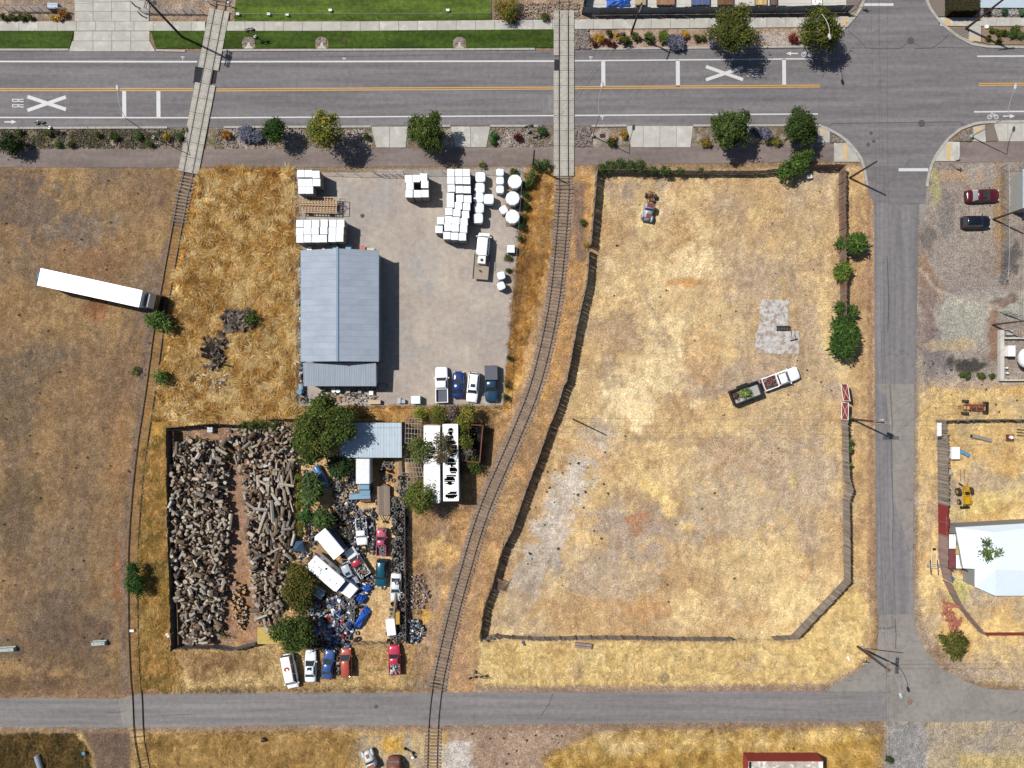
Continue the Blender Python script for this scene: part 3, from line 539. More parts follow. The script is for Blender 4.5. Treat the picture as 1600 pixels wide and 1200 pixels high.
# sidewalks in slabs
CONC = mat("concrete_slab", C(206, 202, 192), .9, .1, .8, bump=.15, rnd=.06, col2=C(226, 222, 212), thr=.58)
CONC2 = mat("concrete_panel", C(198, 192, 180), .85, .12, 1.5, rnd=.06)
CURB = mat("curb_concrete", C(196, 192, 182), .9, .12, 1.5)
def slab_row(name, x0, x1, step, ytop, ybot, z=.12, parent=None, skip=()):
    """ytop / ybot are functions of photo x"""
    root = parent or setp(thing(name, None, None), kind="structure"); x = x0
    while x < x1 - 1:
        for a, b in skip:
            if a <= x < b: x = b
        xe = min([x + step, x1] + [a for a, b in skip if a > x]); g = .25
        if not any(a <= (x + xe) / 2 <= b for a, b in skip):
            c = W((x + xe) / 2, (ytop(x) + ybot(x)) / 2); P = [(x + g, ytop(x)), (xe - g, ytop(xe)), (xe - g, ybot(xe)), (x + g, ybot(x))]
            P = [tuple(W(*p)[i] - c[i] for i in (0, 1)) for p in P]; MB().prism(P, -.3, random.uniform(-.004, .004)).build("slab", CONC, root, loc=(c[0], c[1], z))
        x = xe
    return root
yt = lambda x: 34 - max(0, x - 560) * .0093; yb = lambda x: 48.5 - max(0, x - 560) * .0078
sw1 = slab_row("sidewalk", -30, 1316, 30, yt, yb, skip=((321, 353), (866, 897.5)))
sw2 = slab_row("sidewalk", 1468, 1700, 22, lambda x: 28, lambda x: 41)
slab_row("driveway", 116, 234, 29.5, lambda x: 49, lambda x: 64, .06); 
dw = setp(thing("driveway", None, None), kind="structure")
for r0, r1 in ((-14, 2), (2, 18), (18, 33.6)): slab_row("driveway", 117, 234, 29, lambda x, a=r0: a + .3, lambda x, a=r1: a - .1, .1, dw)
for k in range(4): x = 116 + 29.5 * k; MB().prism([tuple(W(*p)[:2]) for p in [(x - (3 if k == 0 else -.3), 64.4), (x + 29.2 + 0, 64.4), (x + 29.2 + (9 if k == 3 else 0), 80), (x - (8 if k == 0 else -.3), 80)]], -.2, .045).build("slab", CONC, dw)
def aprons(xs, xe, y0, y1, n, t0=6, t1=6):
    root = setp(thing("driveway_apron", None, None), kind="structure")
    for k in range(n):
        a0 = xs + (xe - xs) * k / n; a1 = xs + (xe - xs) * (k + 1) / n; i0 = t0 if k == 0 else 0; i1 = t1 if k == n - 1 else 0
        MB().prism(px2w([(a0 + .25, y0), (a1 - .25, y0), (a1 - .25 - i1, y1), (a0 + .25 + i0, y1)]), -.2, .05).build("slab", CONC, root)
aprons(580, 637, 198, 230.5, 2, 8, 3); aprons(704, 766, 198, 230, 2, 8, 6); aprons(979, 1083, 197, 230, 4, 7, 4); aprons(1552, 1640, 191.5, 221, 4, 8, 0)
# lawns and curbs
lawn_m = ground_mat("lawn_grass", amp=(.3, .28, .35), scales=(.35, 1.5, 12), bump=1.0, stretch=(.3, 1.6, 1), attr=False, col=C(80, 104, 36, .92))
lawn2 = ground_mat("lawn_grass_light", amp=(.3, .25, .35), scales=(.5, 1.6, 12), bump=1.0, stretch=(.3, 1.6, 1), attr=False, col=C(108, 132, 50, .92))
for p in ([(-60, 48.8), (115.5, 48.8), (109, 75.6), (-60, 75.6)], [(236, 48.8), (321, 48.8), (314, 75.6), (244, 75.6)], [(352, 48.8), (600, 48.4), (865, 46.4), (865, 74.6), (346, 75.6)]):
    setp(MB().prism(px2w(p), -.2, .1).build("lawn", lawn_m), kind="structure")
setp(MB().prism(px2w([(373, -60), (767, -60), (768, 30.5), (560, 33.4), (366, 33.6)]), -.2, .1).build("lawn", lawn2), kind="structure")
def curb(pts, w=.32, z=.14, label=None):
    P = spline(pts, 12) if len(pts) > 2 else np.array(pts, float); q, t = along(P, 12.0); q = np.vstack([q, P[-1]]); t = np.vstack([t, t[-1]])
    root = setp(thing("curb", None, None), kind="structure"); hw = w / S / 2
    for i in range(len(q) - 1):
        a, b = q[i], q[i + 1]; na = np.array([-t[i][1], t[i][0]]) * hw; nb = np.array([-t[i + 1][1], t[i + 1][0]]) * hw; d = (b - a) / (np.linalg.norm(b - a) + 1e-9) * .15
        MB().prism(px2w([tuple(a + na + d), tuple(b + nb - d), tuple(b - nb - d), tuple(a - na + d)]), -.1, z).build("curb_stone", CURB, root)
for c in ([(-40, 78), (108, 78)], [(244, 79), (290, 80)], [(347, 79), (600, 78), (836, 77)], [(926, 77), (1100, 75), (1268, 73)], [(-30, 200.5), (262, 199.5)], [(350, 199), (580, 198)], [(637, 197.5), (704, 197)], [(766, 197), (841, 197)], [(924, 197), (979, 196.5)], [(1083, 196.5), (1282, 196)]): curb(c)
for c in ([(1282, 197.6)] + SW[1:], SE, NE, NW): curb(c, .4)
for c in ([(1311, 213), (1324, 224), (1334, 238)], [(1482, 46), (1502, 60), (1520, 66)]): curb(c, .18, .2)
# corner ramps
RAMP = mat("ramp_pad", C(236, 200, 140), .8, .12, 4)
def corner(pts, pad, z=.1):
    o = setp(MB().prism(px2w(pts), -.2, z).build("corner_ramp", CONC), kind="structure"); MB().prism(px2w(pad), z, z + .012).build("tactile_pad", RAMP, o)
corner([(1303, 223), (1325, 224), (1336, 238), (1344, 253), (1303, 253)], [(1317, 227), (1323, 227), (1323, 250), (1317, 250)])
corner([(1279, 199), (1296, 204), (1296, 223), (1276, 223)], [(1281, 202), (1289, 204), (1289, 209), (1281, 207)])
corner([(1478, 222), (1499, 222), (1499, 252), (1460, 252), (1466, 238)], [(1479, 225), (1485, 225), (1485, 250), (1479, 250)])
corner([(1520, 199), (1538, 195), (1540, 222), (1521, 221)], [(1523, 201), (1532, 199), (1533, 204), (1523, 206)])
corner([(1302, 26), (1334, 26), (1326, 36), (1316, 42), (1302, 42)], [(1317, 28), (1323, 28), (1323, 40), (1317, 40)])
corner([(1464, 28), (1468, 28), (1468, 41), (1481, 43), (1470, 34)], [(1476, 29.5), (1484, 29.5), (1484, 41), (1478, 40)], .125)
corner([(1514, 41), (1532, 41), (1532, 66), (1514, 63)], [(1518, 57), (1528, 57), (1528, 63), (1518, 62)])
# cobbled tree rings and bark beds
GRAV = mat("bed_gravel", C(150, 136, 128), .95, .5, 12, bump=1.0)
for p in ([(1335, 0), (1345, 0), (1338, 14), (1322, 24), (1322, 0)], [(1450, 0), (1477, 0), (1478, 26), (1464, 26)], [(1482, 45), (1512, 42), (1512, 62), (1500, 58)], [(1296, 207), (1318, 221), (1296, 222)], [(1503, 207), (1518, 200), (1518, 220), (1490, 221)], [(1519, 14), (1700, 14), (1700, 25), (1519, 25)], [(1540, 200), (1552, 193), (1560, 220), (1541, 221)]):
    setp(MB().prism(px2w(p), -.1, .09).build("planting_bed", GRAV), kind="structure")
BED2 = mat("bed_soil", C(164, 140, 116), .95, .35, 6, bump=.8)
setp(MB().prism(px2w([(1533, 42), (1700, 42), (1700, 70), (1545, 70), (1533, 66)]), -.1, .09).build("planting_bed", BED2), kind="structure")
stone_me = []
for k in range(5):
    mb = MB(); mb.blob((0, 0, 0), (.16, .12, .09), 0, 6, 4, .25); stone_me.append(mb.mesh("stone", mat("river_stone", C(158, 146, 138), .9, .25, 6, rnd=.35)))
for cx in (389, 503, 718):
    root = setp(MB().prism(px2w([(cx + 10 * math.cos(t), 66 - 8 * math.sin(t)) for t in np.linspace(0, math.pi, 10)] + [(cx - 10, 75), (cx + 10, 75)]), 0, .106).build("stone_bed", BED2), "loose stone bed with a spout, " + {389: "beside the skewed rail crossing", 503: "below the middle of the long lawn fence", 718: "near the end of the long lawn fence"}[cx], "stone bed")
    MB().prism(px2w([(cx - 1.6, 66), (cx + 1.6, 66), (cx + 2.5, 72), (cx + 8, 76.5), (cx - 8, 76.5), (cx - 2.5, 72)]), .1, .16).build("spout", CONC, root)
    for k in range(70):
        a = random.uniform(0, math.pi); rr = random.uniform(.3, .95)
        inst("stone", random.choice(stone_me), root, W(cx + 10 * rr * math.cos(a), 68 - 9 * rr * math.sin(a)) + Vector((0, 0, .13)), (0, 0, random.uniform(0, 6)), [random.uniform(.7, 1.5)] * 3)
# rocky strips beside the rail crossings: too many stones to count
def rocks(poly, n, seed, smin=.06, smax=.16, c=(150, 138, 130), name="loose_rocks", lab="loose rocks", z=.03):
    rs = np.random.RandomState(seed); P = np.array(poly); x = rs.uniform(P[:, 0].min(), P[:, 0].max(), n * 3); y = rs.uniform(P[:, 1].min(), P[:, 1].max(), n * 3)
    k = inside(poly, x, y); x = x[k][:n]; y = y[k][:n]; n = len(x); tt = rs.uniform(smin, smax, n); X = (x - 800) * S; Y = (600 - y) * S
    base = np.array([(-1, -1, 0), (1, -1, 0), (1, 1, 0), (-1, 1, 0)], float); V = []; colr = []
    a = rs.uniform(0, 6.28, n); ca, sa = np.cos(a), np.sin(a); top = rs.uniform(.5, .8, n)
    def corner_(i, zf, sf):
        bx, by, _ = base[i]; bx = bx * tt * sf * 1.2; by = by * tt * sf; return np.c_[X + bx * ca - by * sa, Y + bx * sa + by * ca, np.full(n, z) + tt * zf * 1.1]
    lo = [corner_(i, -.3, 1) for i in range(4)]; hi = [corner_(i, 1, top) for i in range(4)]
    quads = [hi] + [[lo[i], lo[(i + 1) % 4], hi[(i + 1) % 4], hi[i]] for i in range(4)]
    for q in quads: V.append(np.stack(q, 1).reshape(-1, 3))
    v = rs.uniform(.55, 1.35, n)[:, None] * lin3(c); colr = np.vstack([v] * 5)
    o = inst(name, fastmesh(name, np.vstack(V), 4, colr, tintm)); setp(o, lab, name.replace("_", " "), None, "stuff"); return o
tintm = tint_mat("tinted_matte", .9, 0)
rocks([(898, 47), (920, 47), (922, 76), (898, 77)], 500, 1, lab="loose rocks on the strip beside the straight rail crossing")
rocks([(898, 198), (924, 198), (924, 229), (898, 229)], 400, 2, lab="loose rocks on the verge south of the main road")
rocks([(772, 6), (905, 4), (905, 30), (772, 30)], 900, 3, c=(176, 156, 138), lab="loose rocks on the bank beside the lawn")
rocks([(1297, 210), (1318, 222), (1297, 222)], 120, 4, .08, .2, lab="loose rocks in the curved corner bed"); rocks([(1505, 208), (1518, 201), (1518, 220), (1492, 221)], 150, 5, .08, .2, lab="loose rocks in the bed by the street lamp")
rocks([(0, 200), (290, 200), (290, 231), (0, 232)], 700, 6, .04, .1, lab="gravel on the verge west of the skewed crossing"); rocks([(340, 199), (580, 199), (580, 231), (330, 231)], 700, 7, .04, .1, (176, 166, 158), lab="gravel on the verge under the street trees")
rocks([(766, 199), (860, 199), (860, 230), (766, 230)], 300, 8, .04, .1, (176, 166, 158), lab="gravel on the verge beside the concrete apron"); rocks([(1519, 14), (1700, 14), (1700, 25), (1519, 25)], 500, 9, .06, .14, (186, 182, 178), z=.1, lab="grey gravel below the pale blue roof")
# ---------------------------------------------------------------- gravel yard and slabs
surfp = [(466, 268), (640, 270), (818, 264), (800, 420), (783, 631), (470, 631)]
yard_m = ground_mat("yard_gravel", amp=(.07, .08, .28), scales=(.1, .8, 14), bump=.5, attr=True)
# ---------------------------------------------------------------- railway
RAIL = mat("rail_steel", C(84, 70, 64), .5, .25, 4, metal=.2); TIE = mat("tie_wood", C(156, 136, 118), .95, .25, 3, stretch=(8, 1, 1), rnd=.22, bump=.3)
TIE2 = mat("tie_wood_buried", C(150, 116, 76), .95, .25, 3, stretch=(8, 1, 1), rnd=.25)
def railway(path, label, g=.735, spans=(), deep=(), step=.53):
    root = thing("railway_track", label, "railway track"); Pw = np.array([W(*p)[:2] for p in path])
    q, t = along(Pw, 1.0)
    for sgn in (-1, 1):
        n = np.c_[-t[:, 1], t[:, 0]] * g * sgn; pts = q + n; rings = []
        for p, tt in zip(pts, t):
            nn = (-tt[1], tt[0]); rings.append([(p[0] + nn[0] * u, p[1] + nn[1] * u, z) for u, z in ((-.035, .04), (.035, .04), (.04, .2), (-.04, .2))])
        MB().loft(rings).build("rail", RAIL, root)
    q, t = along(Pw, step); mb = MB().box((0, 0, .02), (.27, 2.6, .2)); tm = mb.mesh("tie", TIE); tm2 = MB().box((0, 0, 0), (.24, 2.5, .16)).mesh("tie", TIE2); k = 0
    for p, tt in zip(q, t):
        y = 600 - p[1] / S; hit = any(a < y < b for a, b in spans); dp = any(a < y < b for a, b in deep)
        if hit or dp:
            if dp and random.random() < .25: continue
            a = math.atan2(tt[1], tt[0]) + random.uniform(-.03, .03)
            inst("tie", tm2 if dp else tm, root, (p[0] + random.uniform(-.04, .04), p[1], (-.075 if dp else -.01) + random.uniform(-.012, .012)), (0, 0, a), (1, random.uniform(.95, 1.05), 1))
    return root
railway(trk_e, "curved railway track passing between the wooden lot fence and the grey shed yard", spans=((-30, 20), (268, 1080), (1134, 1260)))
railway(trk_w, "half-buried railway track running through dry weeds past the log yard", spans=((-30, 8), (275, 350)), deep=((350, 1084), (1138, 1260)))
def crossing(path, y0, y1, label, step=2.35, gaps=lambda y, o: False):
    Pw = np.array([W(*p)[:2] for p in path]); q, t = along(Pw, step); root = thing("level_crossing", label, "rail crossing")
    stop_y = lambda p: 600 - p[1] / S
    sel = [i for i in range(len(q)) if y0 - 6 < stop_y(q[i]) < y1 - 10]
    bolt = mat("bolt_dark", C(60, 56, 54))
    for i in sel:
        c = q[i]; a = math.atan2(t[i][1], t[i][0])
        yy = 600 - (c[1] + math.sin(a) * step / 2) / S
        for off, w in ((0, 1.22), (-1.2, .78), (1.2, .78)):
            if gaps(yy, off): continue
            c2 = Vector((c[0] - math.sin(a) * off + math.cos(a) * step / 2, c[1] + math.cos(a) * off + math.sin(a) * step / 2, 0)); z = .13
            mb = MB().box((0, 0, 0), (step - .06, w, .3), 0, 0)
            for bx in (-.85, 0, .85):
                for by in ((-.42, .42) if w > 1 else (-.22, .22)): mb.box((bx, by, .155), (.09, .09, .02), 0, 1)
            mb.build("panel", [CONC2, bolt], root, loc=(c2[0], c2[1], z - .08), rot=(0, 0, a))
crossing(trk_w, 8, 276, "skewed concrete panel rail crossing over the main road and the path", gaps=lambda y, o: o and 106 < y < 129); crossing(trk_e, 20, 266, "straight concrete panel rail crossing over the main road and the path", gaps=lambda y, o: o < 0 and 94 < y < 117)
# ---------------------------------------------------------------- fences
GALV = mat("galvanised", C(170, 174, 178), .45, .12, 4, metal=.3); WIRE = wire_mat("chain_wire", C(150, 152, 155))
PLANK = mat("plank_grey", C(170, 158, 146), .9, .22, 2, stretch=(6, 6, 1), rnd=.3, hue=.3, bump=.3)
PLANKR = mat("plank_russet", C(150, 118, 104), .9, .2, 2, stretch=(6, 6, 1), rnd=.25, hue=.3)
PLANKP = mat("plank_pinkish", C(186, 156, 148), .9, .15, 2, stretch=(6, 6, 1), rnd=.12)
WOOD = mat("old_wood", C(160, 140, 120), .9, .25, 3, stretch=(1, 6, 1), rnd=.2); DARKW = mat("dark_wood", C(80, 66, 56), .85, .25, 3)
REDP = mat("red_sheet", C(168, 62, 64), .6, .12, 1.2, rnd=.08, col2=C(190, 110, 100), thr=.7); WHITEP = mat("white_frame", C(236, 232, 228), .6, .06, 2)
BLK = mat("black_steel", C(40, 40, 42), .5, .2, 3); RUST = mat("rust_steel", C(140, 88, 66), .85, .3, 4, col2=C(96, 62, 50), thr=.55)
def plank_fence(label, pts, h=2.2, w=.2, m=PLANK, group="plank fences round the big lot", wob=.05, lean=0.0, post=2.4, rails=True):
    P = [W(*p) for p in pts]; root = thing("plank_fence", label, "fence", P[0], 0, group)
    me = MB().box((0, 0, .5), (w * .93, .022, 1.0)).mesh("plank", m); o0 = P[0]
    pts2 = np.array([tuple(p)[:2] for p in P]); q, t = along(pts2, w)
    for p, tt in zip(q, t):
        a = math.atan2(tt[1], tt[0]); inst("plank", me, root, (p[0] - o0.x, p[1] - o0.y, random.uniform(0, .05)), (random.uniform(-wob, wob) * .5 + lean, random.uniform(-wob, wob) * .4, a), (1, 1, h * random.uniform(.95, 1.03)))
    q, t = along(pts2, post); pm = MB().box((0, 0, .5), (.1, .1, 1)).mesh("post", WOOD)
    for p, tt in zip(q, t): inst("post", pm, root, (p[0] - o0.x + tt[1] * .08, p[1] - o0.y - tt[0] * .08, 0), (lean, 0, math.atan2(tt[1], tt[0])), (1, 1, h * .97))
    if rails:
        for z in (.4, h - .35):
            mb = MB()
            for a, b in zip(pts2, pts2[1:]): mb.beam((a[0] - o0.x, a[1] - o0.y, z), (b[0] - o0.x, b[1] - o0.y, z), .05, .09)
            mb.build("rail", WOOD, root)
    return root
def chain_fence(label, pts, h=1.9, post=3.0, cat="fence", mesh=True, group="chain-link fences"):
    P = np.array([tuple(W(*p))[:2] for p in pts]); o0 = P[0]; root = thing("chain_link_fence", label, cat, (o0[0], o0[1], 0), 0, group)
    q, t = along(P, post); pm = MB().tube((0, 0, 0), (0, 0, h + .05), .035, n=6).mesh("post", GALV)
    for p in q: inst("post", pm, root, (p[0] - o0[0], p[1] - o0[1], 0))
    mb = MB(); mw = MB()
    for a, b in zip(P, P[1:]):
        a = a - o0; b = b - o0; mb.tube((a[0], a[1], h), (b[0], b[1], h), .025, n=5); mw.add([(a[0], a[1], .03), (b[0], b[1], .03), (b[0], b[1], h), (a[0], a[1], h)], [(0, 1, 2, 3)])
    mb.build("top_rail", GALV, root)
    if mesh: mw.build("wire_mesh", WIRE, root)
    return root
# lot fences: base lines in photo pixels
plank_fence("weathered plank fence on the street side of the lot, from the corner to the bushes", [(1311, 264), (1311, 330), (1312, 420), (1313.5, 545)], 2.35, .22, PLANKR)
plank_fence("grey plank fence sagging between the red gate and the bent section by the street", [(1314.5, 656), (1316, 700), (1317, 742), (1323, 764), (1316.5, 779)], 2.3, .22, PLANK)
plank_fence("straight grey plank fence below the bent section along the street", [(1317, 780), (1318, 850), (1318.5, 905)], 2.3, .22, PLANK)
plank_fence("grey plank fence cutting diagonally across the street corner of the lot", [(1318.5, 905), (1237, 991)], 2.3, .22, PLANK)
plank_fence("dark grey plank fence along the dry strip above the lower road", [(1237, 992), (1204, 994)], 2.1, .22, PLANK)
plank_fence("long dark grey plank fence facing the lower road", [(1138, 995), (1060, 995), (980, 993), (905, 993), (850, 995), (800, 993)], 1.9, .22, PLANK, wob=.12)
plank_fence("low leaning plank fence at the lot corner nearest the railway", [(800, 993), (775, 990), (752, 996)], 1.8, .22, PLANK, wob=.2)
plank_fence("russet plank fence below the path beside the lone green bush", [(1312, 263), (1266, 264)], 2.2, .22, PLANKR)
plank_fence("weathered plank fence along the path covered by vines", [(1250, 265), (1180, 272), (1080, 272), (1000, 270), (936, 270)], 1.9, .26, PLANK)
plank_fence("tall plank fence beside the railway, upper run", [(931, 266), (929, 300), (925, 345), (921.5, 386)], 2.2, .25, PLANK)
plank_fence("tall plank fence following the railway curve, middle run", [(919, 392), (916, 440), (900, 512), (884, 597), (880, 602)], 2.2, .25, PLANK)
plank_fence("tall plank fence following the railway curve, lower run", [(880, 602), (868, 640), (857, 666), (840, 716), (822, 762), (800, 826), (787, 850)], 2.2, .25, PLANK)
plank_fence("short broken plank fence overgrown beside the railway bend", [(787, 850), (778, 880), (770, 910), (757, 945), (751, 985), (751, 996)], 2.0, .25, DARKW, wob=.06)
# leaning panel on the broken fence
t = thing("fence_panel", "fallen slatted fence panel leaning at the broken fence beside the railway", "fence panel", W(781, 912))
for k in range(7): MB().box((0, 0, 0), (1.5, .14, .03), 0, 0).build("slat", PLANKR, t, loc=(0, -.75 + k * .27, .6 + k * .1), rot=(.3, 0, -.35))
for k in (-.6, .6): MB().box((0, 0, 0), (.07, 2.2, .05)).build("batten", WOOD, t, loc=(k, .1, .95), rot=(.3, 0, -.35))
def gate(label, corners, h, m=REDP, z0=.1):
    a, b = W(*corners[0]), W(*corners[1]); root = thing("sheet_gate", label, "gate", a, 0, "red sheet gates"); d = b - a; L = d.length; rz = math.atan2(d.y, d.x)
    MB().box((0, 0, 0), (L, .04, h - z0)).build("sheet", m, root, loc=(d.x / 2, d.y / 2, (h + z0) / 2), rot=(0, 0, rz))
    P = [Vector((0, 0, z0)), Vector((L, 0, z0)), Vector((L, 0, h)), Vector((0, 0, h))]; n = .06
    for i, j in ((0, 1), (1, 2), (2, 3), (3, 0), (0, 2), (1, 3)):
        mb = MB().tube(P[i] + Vector((0, n, 0)), P[j] + Vector((0, n, 0)), .05 if (i + j) != 2 and (i + j) != 4 else .025, n=5); mb.build("frame_bar", WHITEP, root, rot=(0, 0, rz))
    return root
gate("open red sheet gate with a white cross-braced frame, swung toward the street", [(1318, 626), (1314, 600)], 2.4)
gate("closed red sheet gate with a white frame joining the plank fence", [(1315, 655), (1315.5, 629)], 2.4)
# yard chain-link
chain_fence("chain-link fence between the tall dry grass and the grey shed", [(465, 268), (467, 420), (468, 633)], 1.8)
chain_fence("chain-link fence below the parked cars of the gravel yard", [(468, 633), (640, 633), (786, 633)], 1.8)
chain_fence("chain-link fence of the gravel yard facing the railway", [(786, 633), (797, 500), (804, 440), (817, 268)], 1.9)
chain_fence("chain-link fence of the gravel yard beside the rolling gate", [(465, 268), (560, 272), (590, 271)], 1.9)
chain_fence("chain-link fence between the rolling gate and the round covered bales", [(632, 271), (817, 267)], 1.9)
def pipe_gate(label, a, b, h, n, m=GALV, rows=3, brace=True):
    a = W(*a); b = W(*b); d = b - a; root = thing("pipe_gate", label, "gate", a, 0, "pipe gates")
    for k in range(rows): z = .15 + (h - .15) * k / (rows - 1); MB().tube((0, 0, z), (d.x, d.y, z), .03, n=5).build("bar", m, root)
    for k in range(n + 1): f = k / n; MB().tube((d.x * f, d.y * f, .05), (d.x * f, d.y * f, h), .035, n=5).build("upright", m, root)
    if brace:
        for k in range(n): f, g = k / n, (k + 1) / n; MB().tube((d.x * f, d.y * f, .15), (d.x * g, d.y * g, h), .02, n=5).build("brace", m, root)
    return root
pipe_gate("grey pipe rolling gate at the top of the gravel yard", (588, 273), (632, 273), 1.9, 4)
pipe_gate("dark double pipe gate at the bottom of the junk yard", (541, 1002), (603, 1001), 1.5, 5, BLK)
chain_fence("chain-link fence with white boxes between lawn and pavement", [(365, 27), (500, 27), (640, 27), (768, 26)], 1.2, 4.5)
chain_fence("chain-link fence climbing beside the lawn end", [(768, 26), (767, -20)], 1.2, 4)
chain_fence("chain-link fence running round the yard with the white tank", [(1563, 262), (1563.5, 400), (1562, 440)], 2.0, 3)
chain_fence("chain-link fence meeting the pale blue house", [(1563, 262), (1640, 260)], 2.0, 3)
pipe_gate("half-open mesh gate beside the fence with the white tank", (1560, 440), (1567, 418), 1.9, 3)
pipe_gate("swung mesh gate panel above the concrete tank wall", (1562, 488), (1584, 495), 1.9, 3)
for i, (x, y) in enumerate(((373, 24), (421, 24), (450, 25), (517, 18), (700, 18))):
    o = MB().box((0, 0, .25), (.45, .3, .4)).box((0, 0, .48), (.5, .35, .06)).build("utility_box", WHITEP, None, loc=W(x, y)); setp(o, ["small white box on the grass nearest the skewed crossing", "white box with a dark side beside the lawn fence", "white box standing on the lawn under the fence wire", "small white box inside the lawn fence, middle of the lawn", "small white box inside the lawn fence toward its end"][i], "utility box", "white boxes by the lawn fence")
# log yard walls: tall dark sheet
SHEETD = mat("sheet_dark", C(120, 112, 104), .7, .25, 2, rnd=.1, col2=C(90, 70, 58), thr=.6)
def sheet_fence(label, pts, h, m=SHEETD, w=.9, group="sheet metal fences", zig=0.0):
    P = np.array([tuple(W(*p))[:2] for p in pts]); o0 = P[0]; root = thing("sheet_fence", label, "fence", (o0[0], o0[1], 0), 0, group)
    q, t = along(P, w); n = 8; mb = MB(); ring = []
    prof = [(-w / 2 + w * i / n, .02 * (1 if i % 2 else -1)) for i in range(n + 1)]
    mb.loft([[(x, y, 0) for x, y in prof], [(x, y, 1) for x, y in prof]], 0, False, False); me = mb.mesh("sheet", m)
    for p, tt in zip(q, t): inst("sheet", me, root, (p[0] - o0[0] + tt[0] * w / 2, p[1] - o0[1] + tt[1] * w / 2, 0), (random.uniform(-.03, .03), 0, math.atan2(tt[1], tt[0])), (1.02, 1, h * random.uniform(.97, 1.03)))
    pm = MB().box((0, 0, h / 2), (.09, .09, h)).mesh("post", WOOD); q, t = along(P, 2.7)
    for p, tt in zip(q, t): inst("post", pm, root, (p[0] - o0[0] + tt[1] * .09, p[1] - o0[1] - tt[0] * .09, 0))
    MB().beam((0, 0, h * .8), (P[-1][0] - o0[0], P[-1][1] - o0[1], h * .8), .05, .1).build("rail", WOOD, root) if len(P) == 2 else None
    return root
sheet_fence("tall dark sheet fence along the weeds beside the log yard", [(270, 668), (272, 800), (278, 1009)], 2.4)
sheet_fence("dark sheet fence at the top of the log yard", [(270, 668), (330, 662), (380, 664)], 2.0)
sheet_fence("grey sheet fence with a bent top below the tall dry grass", [(420, 655), (466, 654)], 1.6)
plank_fence("black-framed panel fence at the bottom of the log yard", [(278, 1008), (310, 1007), (335, 1008)], 2.0, .3, SHEETD, "log yard fences")
pt = mat("panel_bluegrey", C(110, 114, 124), .6, .2, 2)
plank_fence("blue-grey panel gate at the bottom of the log yard", [(337, 1006), (368, 1011), (404, 1001)], 1.9, .3, pt, "log yard fences")
plank_fence("timber fence along the tyre rows beside the railway strip", [(634, 792), (635, 900), (636, 1002)], 1.5, .3, PLANK, "log yard fences")
# corrugated wall at the top
CORR = mat("corrugated_blue", C(128, 142, 158), .5, .15, 2, metal=.2, rnd=.15, col2=C(150, 120, 96), thr=.58)
root = sheet_fence("curved corrugated metal fence with rust streaks above the top pavement", [(909, 21), (930, 23.5), (1000, 23), (1200, 21), (1320, 19.5)], 2.3, CORR, 1.3)
sheet_fence("short corrugated fence turning up beside the railway", [(909, 21), (914, -10)], 2.3, CORR, 1.3)
# east property fences
plank_fence("grey plank fence standing beside the street opposite the lot corner", [(1464, 672), (1465, 735), (1465, 786)], 3.0, .26, PLANK, "east property fences", wob=.08)
plank_fence("grey boards at the fence corner behind the white slab", [(1463, 657), (1464, 672)], 2.6, .26, PLANK, "east property fences")
plank_fence("grey plank fence casting a black shadow below the rusty frame", [(1463, 657), (1530, 655), (1620, 655)], 1.8, .26, PLANK, "east property fences", wob=.1)
sheet_fence("dark red sheet fence between plank fence and pink fence", [(1465.5, 786), (1466, 833)], 2.8, REDP, .8)
plank_fence("pinkish board fence beside the covered porch", [(1466, 834), (1466, 870), (1473, 904)], 2.6, .3, PLANKP, "east property fences", wob=.01)
plank_fence("pinkish board fence running diagonally below the porch", [(1473, 906), (1490, 940), (1512, 968), (1531, 989)], 2.2, .3, PLANKP, "east property fences", wob=.01)
sheet_fence("dark red sheet fence with pale posts at the bottom of the east property", [(1534, 988), (1640, 988)], 1.6, REDP, .7)
